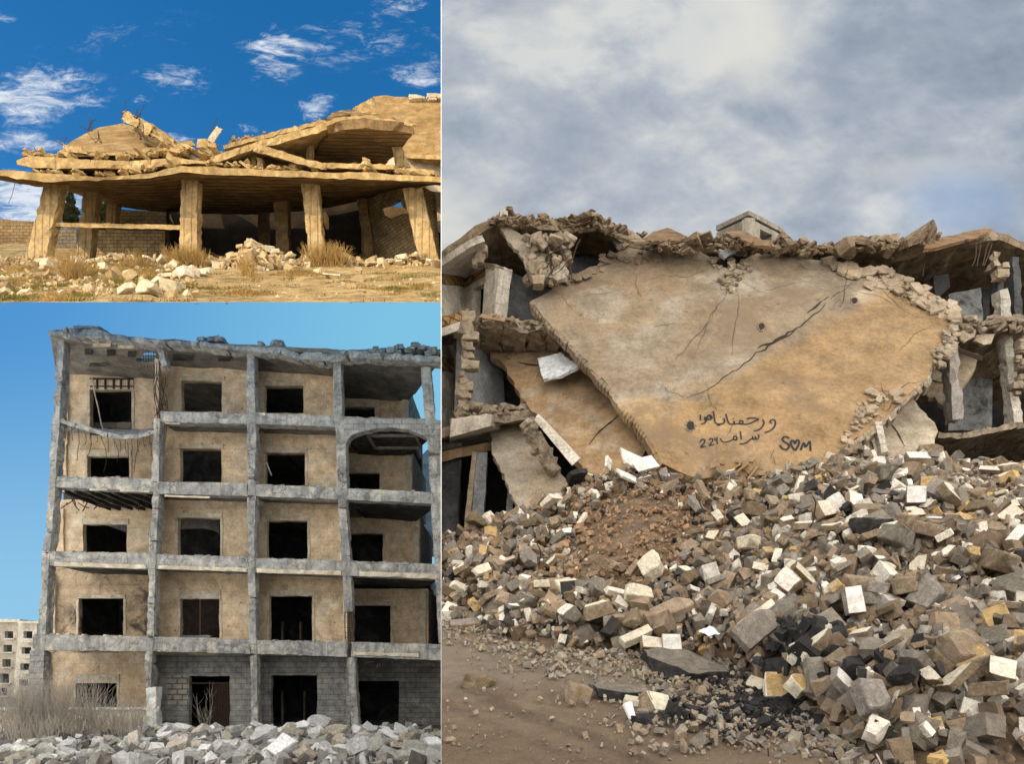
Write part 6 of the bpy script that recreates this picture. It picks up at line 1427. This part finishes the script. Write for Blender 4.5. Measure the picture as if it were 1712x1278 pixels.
def pancake():
    T = thing('pancaked_building', 'sunlit concrete building whose upper floors have pancaked onto leaning pillars', 'building', P(370, 435, 39))
    # ceiling slab of the ground floor, sagging, over the pillars
    F_ = [(-60, 281, 291), (0, 284, 294), (40, 287, 300), (75, 290, 305), (120, 293, 302), (175, 296, 301), (250, 289, 298), (303, 277, 288), (345, 279, 292), (430, 283, 294), (520, 287, 297), (570, 288, 299), (610, 288, 300), (670, 292, 302), (760, 298, 307)]
    B_ = [(60, 312), (85, 313), (100, 317), (120, 322), (150, 332), (195, 346), (255, 353), (320, 357), (370, 358), (430, 359), (510, 353), (555, 346), (600, 337), (655, 322), (715, 309)]
    YB_ = 46.0
    for i in range(len(F_) - 1):
        a, b = F_[i], F_[i + 1]; c, d = B_[i], B_[i + 1]
        q = [P(a[0], a[2], YA), P(b[0], b[2], YA), P(c[0], c[1], YB_), P(d[0], d[1], YB_), P(a[0], a[1], YA - .1), P(b[0], b[1], YA - .1), P(c[0], c[1] - 8, YB_), P(d[0], d[1] - 8, YB_)]
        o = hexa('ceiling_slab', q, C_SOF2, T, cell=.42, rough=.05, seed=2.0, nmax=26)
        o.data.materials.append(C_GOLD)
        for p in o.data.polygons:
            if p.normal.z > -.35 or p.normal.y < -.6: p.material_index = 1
    # cross beams under it
    for (a, b, c, d) in ():
        q0, q1 = P(a, b, YA + .2), P(c, d + 1, YB_ - .5); w = Vector((.5, 0, 0)); u = Vector((0, 0, .35))
        0 and hexa('ceiling_beam', [q0 - u, q0 - u + w, q1 - u, q1 - u + w, q0, q0 + w, q1, q1 + w], C_SOF, T, cell=.6, rough=.03)
    # pillars
    def pil(t0, t1, ty, b0, b1, by, Y, mat=C_BRD, dep=.6, chip=.1, seed=1, shear=0.0):
        q = [P(b0, by, Y), P(b1, by, Y), P(b0, by, Y) + Vector((0, dep, 0)), P(b1, by, Y) + Vector((0, dep, 0)), P(t0, ty, Y), P(t1, ty, Y), P(t0, ty, Y) + Vector((0, dep, .2)), P(t1, ty, Y) + Vector((0, dep, .2))]
        return hexa('pillar', q, mat, T, cell=.22, rough=.05, chip=chip, seed=seed)
    pil(74, 104, 304, 39, 74, 441, 37.9, seed=3); pil(139, 163, 312, 125, 149, 436, 41.0, seed=4); pil(177, 194, 338, 172, 190, 440, 45.2, seed=5)
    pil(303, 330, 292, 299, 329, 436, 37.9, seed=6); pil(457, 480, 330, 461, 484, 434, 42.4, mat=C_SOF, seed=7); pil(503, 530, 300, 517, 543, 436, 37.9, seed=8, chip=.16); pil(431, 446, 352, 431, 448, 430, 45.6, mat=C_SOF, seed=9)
    pil(596, 613, 332, 611, 627, 434, 43.5, mat=C_SOF, seed=10); pil(672, 705, 312, 705, 737, 452, 37.9, seed=11)
    hexa('wall_stub', hx(541, 545, 355, 372, 38.8, 39.4), C_GOLD, T, cell=.2, rough=.03)
    # rail beam between the left pillars
    hexa('cross_beam', [P(88, 379, 38.1), P(300, 384, 38.1), P(88, 379, 38.7), P(300, 384, 38.7), P(86, 372, 38.1), P(300, 376.5, 38.1), P(86, 372, 38.7), P(300, 376.5, 38.7)], C_GOLD, T, cell=.25, rough=.04, chip=.06)
    # infill walls
    plate('block_wall', [(192, 350), (240, 352), (282, 356), (288, 372), (272, 384), (274, 440), (192, 440)], flat(46.2), .3, C_BRK, T, cell=.5, rough=.03, jag=.03)
    plate('block_wall', [(149, 384), (276, 386), (274, 446), (149, 446)], flat(44.0), .3, C_BRK, T, cell=.5, rough=.03, jag=.03)
    PR = Plane((600, 400, 46.0), (737, 400, 41.0), (737, 300, 41.0))
    plate('block_wall', [(604, 330), (640, 322), (700, 308), (722, 320), (730, 446), (604, 446)], PR, .3, C_BRK2, T, holes=[[(634, 345), (660, 335), (668, 332), (672, 345), (682, 358), (660, 362), (640, 364)]], cell=.4, rough=.03, jag=.03, holejag=.12)
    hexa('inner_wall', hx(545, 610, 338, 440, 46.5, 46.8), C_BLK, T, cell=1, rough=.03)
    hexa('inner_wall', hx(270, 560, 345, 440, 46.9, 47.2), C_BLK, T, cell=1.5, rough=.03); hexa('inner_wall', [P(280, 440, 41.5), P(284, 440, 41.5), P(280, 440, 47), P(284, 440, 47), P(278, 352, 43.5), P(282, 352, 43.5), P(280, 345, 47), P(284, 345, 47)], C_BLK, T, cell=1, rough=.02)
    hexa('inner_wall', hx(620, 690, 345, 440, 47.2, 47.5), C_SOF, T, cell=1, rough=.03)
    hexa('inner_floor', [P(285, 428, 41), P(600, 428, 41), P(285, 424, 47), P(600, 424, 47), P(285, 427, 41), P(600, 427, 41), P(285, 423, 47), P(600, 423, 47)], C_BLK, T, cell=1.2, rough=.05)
    # second crushed slab
    F2 = [(27, 266, 276), (50, 258, 280), (92, 261, 283), (150, 265, 282), (215, 267, 283), (250, 265, 281), (292, 262, 275), (330, 266, 274), (372, 270, 277)]
    for i in range(len(F2) - 1):
        a, b = F2[i], F2[i + 1]
        hexa('fallen_floor', hx(a[0], b[0], a[1] + 2, a[2] - 1, YA + .25, 43, y0b=b[1] + 2, y1b=b[2] - 1, sh=3.4), C_GOLD, T, cell=.26, rough=.04, seed=1, chip=.12, nmax=16)
    F3 = [(52, 257, 262), (120, 258, 262), (200, 255, 259), (262, 252, 257), (300, 256, 262)]
    for i in range(len(F3) - 1):
        a, b = F3[i], F3[i + 1]; hexa('fallen_floor', hx(a[0], b[0], a[1], a[2], YA + .9, 43, y0b=b[1], y1b=b[2], sh=3.4), C_GOLD, T, cell=.26, rough=.04, seed=9, chip=.1, nmax=16)
    # humped brown roof slab
    PH = Plane((110, 256, 38.0), (290, 256, 38.4), (200, 205, 43.5))
    plate('humped_slab', [(104, 250), (114, 240), (130, 230), (150, 219), (168, 213), (182, 210), (205, 206), (228, 212), (236, 222), (232, 232), (250, 240), (275, 243), (288, 246), (284, 252), (250, 259), (200, 260), (160, 254), (128, 255)], PH, .28, C_HUMP, T, cell=.4, rough=.04, jag=.07, seed=2)
    hexa('tilted_block', [P(110, 253, 37.2), P(146, 257, 37.2), P(110, 253, 38.4), P(146, 257, 38.4), P(106, 243, 37.2), P(136, 247, 37.2), P(106, 243, 38.4), P(136, 247, 38.4)], C_GOLD, T, cell=.2, rough=.07, chip=.15)
    # broken peak
    hexa('broken_peak', [P(208, 206, 40.5), P(228, 200, 40.5), P(208, 206, 41.2), P(228, 202, 41.2), P(205, 186, 40.5), P(214, 186, 40.5), P(205, 186, 41.2), P(214, 186, 41.2)], C_GOLD, T, cell=.22, rough=.08, chip=.15)
    prt = []
    for (a, b, c, d) in (((206, 187), (232, 197), (205, 202), (230, 214)), ((230, 196), (258, 211), (228, 214), (246, 228)), ((256, 209), (292, 234), (250, 224), (286, 245)), ((288, 232), (306, 243), (280, 243), (302, 250))):
        prt.append(hexa_data([P(*c, 40.4), P(*d, 40.0), P(*c, 41.0), P(*d, 40.8), P(*a, 41.0), P(*b, 40.6), P(*a, 41.5), P(*b, 41.2)], cell=.22, rough=.10, chip=.12))
    link('broken_ridge', mesh_from('bri', *merge(prt)), C_GOLD, T)
    PD = Plane((228, 215, 40.2), (275, 243, 40.0), (250, 222, 40.8)); plate('torn_underside', [(226, 214), (240, 216), (262, 226), (280, 240), (262, 243), (244, 235), (230, 222)], PD, .1, C_SOF, T, cell=.25, rough=.12, jag=.1)
    hexa('stick_slab', [P(334, 252, 37), P(345, 257, 37), P(334, 252, 37.6), P(345, 257, 37.6), P(362, 211, 37), P(372, 216, 37), P(362, 211, 37.4), P(372, 216, 37.4)], C_PLS, T, cell=.2, rough=.04, chip=.05)
    hexa('fallen_beam', [P(272, 259, 37), P(306, 256, 37), P(272, 259, 38), P(306, 256, 38), P(270, 250, 37), P(308, 248, 37), P(270, 250, 38), P(308, 248, 38)], C_HUMP, T, cell=.2, rough=.06, chip=.1)
    hexa('fallen_beam', [P(302, 244, 37.5), P(327, 243, 37.5), P(302, 244, 38.6), P(327, 243, 38.6), P(300, 239, 37.5), P(322, 235, 37.5), P(300, 239, 38.6), P(322, 235, 38.6)], C_HUMP, T, cell=.2, rough=.06, chip=.1)
    # tent of two big slabs at the right
    E = [(352, 262, 273), (372, 256, 268), (400, 246, 258), (430, 236, 249), (470, 226, 238), (505, 216, 228), (530, 210, 222), (548, 203, 215)]
    for i in range(len(E) - 1):
        a, b = E[i], E[i + 1]; hexa('tilted_floor', hx(a[0], b[0], a[1], a[2], YA + .2, 41.5, y0b=b[1], y1b=b[2], sh=2.4), C_GOLD, T, cell=.25, rough=.06, seed=1, chip=.08, nmax=16)
    E = [(372, 243, 250), (430, 227, 234), (500, 210, 217), (545, 200, 206)]
    for i in range(len(E) - 1):
        a, b = E[i], E[i + 1]; hexa('tilted_floor', hx(a[0], b[0], a[1], a[2], YA + 1.0, 42.5, y0b=b[1], y1b=b[2], sh=2.6), C_GOLD, T, cell=.25, rough=.06, seed=6, chip=.08, nmax=16)
    PT = Plane((560, 206, YA + .2), (688, 208, YA + .2), (575, 273, 42.5))
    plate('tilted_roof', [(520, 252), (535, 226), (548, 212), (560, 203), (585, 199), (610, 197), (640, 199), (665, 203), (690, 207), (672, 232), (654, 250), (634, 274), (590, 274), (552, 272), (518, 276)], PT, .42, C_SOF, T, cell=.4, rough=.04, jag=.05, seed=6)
    E = [(545, 203, 211), (562, 196, 204), (590, 193, 200), (620, 194, 201), (650, 199, 204), (691, 206, 211)]
    for i in range(len(E) - 1):
        a, b = E[i], E[i + 1]; hexa('roof_edge', hx(a[0], b[0], a[1], a[2], YA - .05, YA + .5, y0b=b[1], y1b=b[2]), C_GOLD, T, cell=.22, rough=.05, seed=3, chip=.05)
    E = [(424, 240, 252), (450, 246, 260), (480, 256, 268), (510, 266, 277), (545, 274, 283)]
    for i in range(len(E) - 1):
        a, b = E[i], E[i + 1]; hexa('tilted_floor', hx(a[0], b[0], a[1], a[2], YA - .1, 40, y0b=b[1], y1b=b[2], sh=2.0), C_GOLD, T, cell=.22, rough=.07, seed=4, chip=.12, nmax=14)
    hexa('void_shade_sheet', hx(378, 540, 250, 284, 42.5, 42.7), C_BLK, T, cell=1, rough=.03)  # black sheet painting the shade between the tilted floors
    hexa('pillar_stub', hx(418, 428, 254, 280, 37.6, 38), C_BRD, T, cell=.2, rough=.04); hexa('pillar_stub', hx(428, 440, 262, 284, 37.2, 37.6), C_GOLD, T, cell=.2, rough=.04, chip=.08); hexa('pillar_stub', hx(516, 523, 228, 268, 38.6, 39, x0b=512, x1b=521), C_BRD, T, cell=.25, rough=.03)
    hexa('pillar_stub', hx(652, 668, 234, 280, 38.6, 39.2, x0b=662, x1b=686), C_BRD, T, cell=.25, rough=.05, chip=.08)
    hexa('fallen_floor', hx(540, 660, 272, 281, YA - .05, 41, y0b=275, y1b=283, sh=2.4), C_GOLD, T, cell=.25, rough=.06, chip=.1, nmax=24); hexa('fallen_floor', hx(660, 726, 280, 288, YA + .1, 41, y0b=284, y1b=291, sh=2.4), C_GOLD, T, cell=.25, rough=.07, chip=.1, nmax=18)
    PS = Plane((548, 195, 39.5), (612, 192, 39.5), (580, 186, 41)); plate('curled_slab', [(543, 198), (555, 190), (570, 185), (590, 185), (612, 188), (611, 193), (585, 191), (565, 194)], PS, .12, C_SOF, T, cell=.25, rough=.05, jag=.03)
    # loose rubble squeezed between the floors
    def strip(pts, n, s0, s1, Y, spread):
        prt = []
        for i in range(int(n * 1.3)):
            x = rn.uniform(pts[0][0], pts[-1][0]); y = ip(x, pts) + rn.uniform(-spread, spread); s = min(s1 * 1.8, rn.lognormvariate(math.log((s0 + s1) * .42), .55)); vs, fs, _ = chunk_data(rn, (s * rn.uniform(1, 2.2), s * rn.uniform(.5, 1), s * rn.uniform(.2, .6)), 4, .0, jit=.2)
            if noise.noise(Vector((x * .05, y * .02, 3))) < -.12: continue
            Rm = Euler((rn.uniform(-.5, .5), rn.uniform(-.6, .6), rn.uniform(0, 6))).to_matrix(); c = P(x, y, Y + rn.uniform(0, .9)); prt.append(([c + Rm @ v for v in vs], fs))
        struct(link('crushed_masonry', mesh_from('cm', *merge(prt)), C_GOLD, T), 'stuff')
    strip([(55, 286), (175, 291), (250, 284), (303, 273)], 190, .07, .28, 36.7, 2.5); strip([(50, 260), (120, 262), (200, 262), (290, 256)], 170, .07, .26, 36.9, 3); strip([(340, 274), (430, 280), (520, 283), (620, 283), (725, 292)], 260, .07, .30, 36.5, 2.5)
    strip([(280, 252), (330, 256), (370, 262)], 110, .1, .5, 37, 6); strip([(170, 287), (300, 275)], 30, .12, .4, 36.6, 3); strip([(520, 276), (620, 276)], 50, .08, .25, 36.5, 2); strip([(360, 245), (430, 226), (520, 206), (545, 199)], 46, .07, .26, 37.6, 2); strip([(330, 240), (360, 256)], 20, .2, .6, 37, 6)
    prt = []
    for (x, y, n) in ((205, 190, 3), (228, 196, 6), (150, 218, 5), (108, 242, 4), (355, 215, 5), (60, 258, 4), (165, 235, 6), (240, 225, 6), (690, 208, 1)):
        for i in range(n):
            a = P(x + rn.uniform(-6, 6), y + rn.uniform(0, 5), 38.5 if y > 215 else 40.5); prt.append(tube_data(wiggle(a, a + Vector((rn.uniform(-.8, .5), rn.uniform(-.2, .2), rn.uniform(.1, .75))), 4, .1, rn), .016))
    prt.append(tube_data(wiggle(P(25, 297, 36.6), P(14, 340, 36.6), 6, .04, rn), .012))
    struct(link('reinforcing_bars', mesh_from('rb', *merge(prt)), C_RUST, T), 'stuff')
pancake()
def right_house():
    T = thing('neighbour_house', 'golden neighbouring house with a big brown roof slab slumped over its pale wall', 'building', P(715, 440, 47))
    PB = Plane((640, 230, 49), (737, 240, 48.2), (690, 165, 54))
    plate('slumped_roof', [(590, 186), (605, 175), (626, 161), (645, 160), (690, 163), (720, 166), (760, 168), (760, 262), (700, 257), (680, 254), (650, 235), (620, 205)], PB, .5, C_HUMP, T, cell=.7, rough=.06, jag=.05)
    for (a, b) in (((588, 186), (626, 162)),): 
        hexa('roof_edge', [P(588, 190, 48.6), P(632, 190, 48.6), P(588, 190, 50), P(632, 190, 50), P(590, 182, 48.6), P(622, 163, 49.4), P(592, 182, 50), P(626, 162, 50.6)], C_GOLD, T, cell=.3, rough=.1, chip=.15)
    prt = []
    for i in range(16):
        s = rn.uniform(.25, .8); vs, fs, _ = chunk_data(rn, (s, s * .7, s * .4), 2, .05); c = P(rn.uniform(690, 740), 165 + rn.uniform(-2, 2), 53.4); prt.append(([c + v for v in vs], fs))
    struct(link('roof_rubble', mesh_from('rr', *merge(prt)), C_PLS, T), 'stuff')
    hexa('eaves', [P(678, 264, 47.0), P(760, 268, 46.0), P(678, 266, 50), P(760, 268, 50), P(676, 257, 47.0), P(760, 260, 46.0), P(676, 257, 50), P(760, 260, 50)], C_GOLD, T, cell=.4, rough=.03)
    plate('wall', [(640, 262), (760, 270), (760, 452), (700, 452), (690, 300), (640, 290)], flat(47.6), .3, C_PLS, T, cell=.8, rough=.02, jag=.01)
    hexa('floor_band', hx(704, 760, 302, 319, 46.2, 47.6, y0b=314, y1b=322, x0b=706), C_PLS, T, cell=.4, rough=.03); hexa('broken_wall', hx(730, 760, 388, 445, 46.6, 47.2), C_BLK, T, cell=.4, rough=.1)
right_house()
# far garden wall and trees at the left
W_ = thing('garden_wall', 'long low brown block wall on the hill left of the pillars', 'wall', P(40, 412, 56))
plate('wall', [(-200, 360), (0, 366), (55, 370), (90, 372), (90, 420), (-200, 420)], flat(56), .4, conc('brown_block_wall', (.30, .20, .10), (.25, .165, .08), None, .7, .6, brick=(.5, .25, .03, .7), dark=(.12, .08, .04), darkamt=.5), W_, cell=.6, rough=.05, jag=.05)
W_ = thing('garden_wall', 'grey block wall in shade seen between the first and second pillars', 'wall', P(110, 412, 52))
plate('wall', [(82, 380), (128, 382), (128, 425), (82, 425)], flat(52), .4, conc('grey_block_wall', (.22, .18, .13), (.18, .15, .11), None, .7, .6, brick=(.5, .25, .03, .8)), W_, cell=.6, rough=.04, jag=.04)
M_LEAF = conc('dark_foliage', (.030, .036, .014), (.045, .048, .02), (.02, .026, .01), 2, .5); M_BARK = plain('bark', (.10, .07, .045), .9)
def tree(name, label, px, py0, py1, Y, w, n, shape, seed, ls=.16):
    r = random.Random(seed); b = P(px, py1, Y); top = P(px, py0, Y); H = top.z - b.z; T = thing(name, label, 'tree', b)
    tube('trunk', [b, b + Vector((.05, 0, H * .5)), b + Vector((0, 0, H * .92))], .13, M_BARK, T, seg=7, taper=.2)
    V = []; Fc = []
    for i in range(n):
        t = r.random(); rad = w * shape(t) * (r.random() ** .45) * (1 + .25 * math.sin(t * 23 + seed)); a = r.uniform(0, 6.283); c = b + Vector((math.cos(a) * rad, math.sin(a) * rad, H * (.06 + .94 * t)))
        u = Vector((r.uniform(-1, 1), r.uniform(-1, 1), r.uniform(-.3, 1.4))).normalized() * ls * r.uniform(.6, 1.4); v = u.orthogonal().normalized() * ls * .35
        o = len(V); V += [c - u * .5, c + v, c + u, c - v]; Fc.append((o, o + 1, o + 2, o + 3))
    link('crown', mesh_from('crown', V, Fc), M_LEAF, T)
tree('cypress_tree', 'tall thin dark cypress seen between the first and second pillars', 118, 321, 384, 62, .62, 3600, lambda t: math.sin(min(1, t * 1.15 + .12) * math.pi) ** .7 if t < .75 else (1 - t) * 3.2 * .62, 3, .22)
tree('leafy_tree', 'dark bushy tree seen left of the third pillar', 172, 345, 392, 58, 1.3, 2600, lambda t: math.sin((t * .9 + .05) * math.pi), 5, .25)
0 and tree('leafy_tree', 'small dark tree peeping over the brown garden wall', 22, 361, 380, 60, 1.5, 1400, lambda t: math.sin((t * .9 + .05) * math.pi), 6, .22)
# stones on the hillside
HU = HMap(-30, -2.2, 22, 44, zhx, .12)
items = []
def ucol(r):
    k = r.uniform(.7, 1.25); c = r.choice([(.46, .33, .17), (.38, .27, .14), (.52, .43, .29), (.30, .21, .11)]); return tuple(q * k for q in c)
for i in range(5200):
    t = rs.random()
    if t < .2: px = rs.gauss(425, 24); Y = rs.gauss(36.6, .8); s = rs.uniform(.12, .5)
    elif t < .62: px = rs.uniform(0, 735); Y = rs.gauss(37.6, .8); s = rs.lognormvariate(math.log(.16), .5)
    elif t < .85: px = rs.uniform(-5, 330); Y = rs.uniform(23, 37); s = rs.lognormvariate(math.log(.12), .5)
    else: px = rs.uniform(-5, 735); Y = rs.uniform(22.3, 37); s = rs.lognormvariate(math.log(.06), .5)
    if not (22.3 < Y < 43) or px > 734: continue
    s = min(s, .55); x = K(px) * Y; z = HU.drop(x, Y, s * .4, s * .5, cap=.62 * math.exp(-((px - 425) / 34) ** 2) + .2)
    if z is None: continue
    items.append((rs.randrange(len(PROTO)), Matrix.Translation((x, Y, z)) @ rot(rs, 3.1) @ Matrix.Diagonal((s, s, s, 1)), ucol(rs)))
struct(soup('rubble', items, M_SOUP, PROTO, None), 'stuff')
M_GS = conc('golden_stone', (.50, .39, .22), (.42, .32, .18), (.58, .48, .31), 2.4, .7, dark=(.24, .16, .08), darkamt=.4, objrand=.2); M_GW = conc('pale_golden_stone', (.64, .56, .42), (.56, .48, .35), None, 2.4, .5, dark=(.35, .27, .17), darkamt=.4, objrand=.12)
KINDS.update({'golden': (M_GS, M_GS), 'pale': (M_GW, M_GW)})
LANDU = [(60, 430, 'the leftmost pillar'), (137, 425, 'the second pillar'), (210, 415, 'the sunlit block wall'), (315, 420, 'the middle front pillar'), (425, 438, 'the stone pile'), (530, 420, 'the chipped pillar'), (620, 430, 'the slim rear pillar'), (718, 440, 'the rightmost pillar'), (300, 470, 'the pale block row')]
rb2 = random.Random(5)
for (px, Y, s, look, shape) in [(285, 31.2, .56, 'pale', 'flat'), (297, 30.4, .6, 'pale', 'oblong'), (309, 30.0, .62, 'pale', 'chunky'), (322, 31.6, .6, 'pale', 'chunky'), (337, 32.4, .7, 'pale', 'flat'), (345, 33.2, .6, 'pale', 'oblong'), (215, 30.8, .6, 'pale', 'oblong'), (216, 23.4, .62, 'pale', 'flat'), (246, 23.4, .6, 'pale', 'chunky'), (258, 23.2, .5, 'pale', 'oblong'), (285, 24.4, .62, 'pale', 'chunky'), (292, 25.8, .56, 'pale', 'flat'), (272, 25.6, .7, 'pale', 'flat'), (80, 33.5, .56, 'pale', 'chunky'), (93, 34.8, .7, 'pale', 'oblong'), (98, 31, .4, 'pale', 'long'), (533, 33.0, .5, 'golden', 'jagged'), (70, 36.4, .6, 'golden', 'oblong'), (600, 34.4, .3, 'golden', 'chunky')] + \
        [(rb2.gauss(425, 26), rb2.gauss(36.2, .5), rb2.uniform(.25, .5), rb2.choice(('golden', 'pale', 'golden')), rb2.choice(('chunky', 'jagged', 'oblong'))) for _ in range(16)] + [(rb2.uniform(100, 720), rb2.uniform(36.2, 38), rb2.uniform(.3, .6), rb2.choice(('golden', 'pale')), rb2.choice(('chunky', 'jagged', 'oblong', 'flat'))) for _ in range(34)]:
    if px < 732: place_block('loose_stone', px, Y, s, look, shape, rb2, HU, tilt=.3, group='loose stones on the sunlit hillside', cat='loose stone', lands=LANDU, sink=.25)
# white plank, thorn bushes and dry grass
o = hexa('plank', [P(539, 458, 31.8), P(568, 461, 31.6), P(539, 457, 32.2), P(568, 460, 32), P(539, 457, 31.8), P(568, 460, 31.6), P(539, 456, 32.2), P(568, 459, 32)], M_GW, None, cell=.4, rough=.01); rebase(o); tag(o, 'pale plank lying on the dry ground below the chipped pillar', 'plank')
o = hexa('metal_sheet', [P(375, 450, 35), P(388, 436, 35.4), P(379, 451, 35.4), P(392, 437, 35.8), P(377, 448, 35), P(390, 434, 35.4), P(381, 449, 35.4), P(394, 435, 35.8)], M_PB, None, cell=.3, rough=.02); rebase(o); tag(o, 'grey sheet leaning on the left side of the stone pile', 'metal sheet')
M_STRAW = plain('dry_straw', (.36, .235, .085), .9, 0, .35)
for i, (a, b, Y, h, n, lb) in enumerate(((282, 345, 36.5, .95, 420, 'round tangled dry bush at the foot of the middle front pillar'), (518, 572, 36.2, 1.05, 460, 'round tangled dry bush at the foot of the chipped pillar'), (105, 135, 31.0, 1.3, 120, 'thin dry weed in front of the second pillar'), (206, 240, 35.5, .8, 120, 'low dry weed before the sunlit block wall'), (402, 422, 32.5, .9, 60, 'thin dry weed below the stone pile'))):
    bush(a, b, Y, h, n, lb, 80 + i, zhx, M_STRAW, lean=.9, fork=2, r0=.018)
V = []; Fc = []; rg = random.Random(8)
while len(Fc) < 36000:
    px = rg.uniform(-20, 736); Y = rg.uniform(22.1, 38); x = K(px) * Y
    d = noise.noise(Vector((x * .35, Y * .5, 12))) + .5 * noise.noise(Vector((x * 1.3, Y * 1.5, 2)))
    if px < 260: d += .15
    if px > 330: d -= .22
    if d < rg.uniform(-.1, .5): continue
    z = zhx(x, Y) - .01; h = rg.uniform(.04, .15) * (1.5 if px < 260 else 1); a = rg.uniform(0, 6.28); w = rg.uniform(.01, .022); o = len(V)
    V += [Vector((x - w * math.cos(a), Y - w * math.sin(a), z)), Vector((x + w * math.cos(a), Y + w * math.sin(a), z)), Vector((x + rg.uniform(-.12, .12), Y + rg.uniform(-.12, .12), z + h))]; Fc.append((o, o + 1, o + 2))
def grass_mat():
    m, n, b = material('dry_and_green_grass'); tc = n.new('ShaderNodeTexCoord').outputs['Object']
    n.link(n.mix(n.ramp(n.noise(tc, .5, 4), ((.42, 0), (.58, 1))), (.13, .115, .025), (.33, .21, .07)), b.inputs['Base Color']); return m
struct(link('grass', mesh_from('grass', V, Fc), grass_mat()), 'stuff')
write_labels()
# ------------------------------------------------------------------ nothing passes through the party wall
def clip_to_wall():
    for key, sgn in (('L', 1), ('U', 1), ('R', -1)):
        no = Vector((1, -KP, 0)).normalized() * sgn
        for o in SETS.get(key, []):
            if o.type != 'MESH' or not o.data.vertices: continue
            M = o.matrix_world.copy() if o.parent is None else None
            bpy_m = world_matrix(o)
            co = np.empty(len(o.data.vertices) * 3); o.data.vertices.foreach_get('co', co); co = co.reshape(-1, 3)
            m = np.array(bpy_m); w = co @ m[:3, :3].T + m[:3, 3]
            d = w @ np.array(no)
            if d.max() <= -.004: continue
            if o.data.users > 1: o.data = o.data.copy()
            inv = bpy_m.inverted(); pc = inv @ (no * -.006); pn = (bpy_m.to_3x3().transposed() @ no).normalized()
            bm = bmesh.new(); bm.from_mesh(o.data)
            g = bmesh.ops.bisect_plane(bm, geom=bm.verts[:] + bm.edges[:] + bm.faces[:], plane_co=pc, plane_no=pn, clear_outer=True)
            if len(bm.faces) < 60000:
                e = [x for x in g['geom_cut'] if isinstance(x, bmesh.types.BMEdge)]
                try: bmesh.ops.holes_fill(bm, edges=e, sides=0)
                except Exception: pass
            if len(bm.faces) == 0: bm.free(); bpy.data.objects.remove(o); continue
            bm.to_mesh(o.data); bm.free()
def world_matrix(o):
    if o.parent is None: return Matrix.LocRotScale(o.location, o.rotation_euler, o.scale)
    return world_matrix(o.parent) @ o.matrix_parent_inverse @ Matrix.LocRotScale(o.location, o.rotation_euler, o.scale)
clip_to_wall()
for o in bpy.data.objects:
    if '_b' in o: del o['_b']
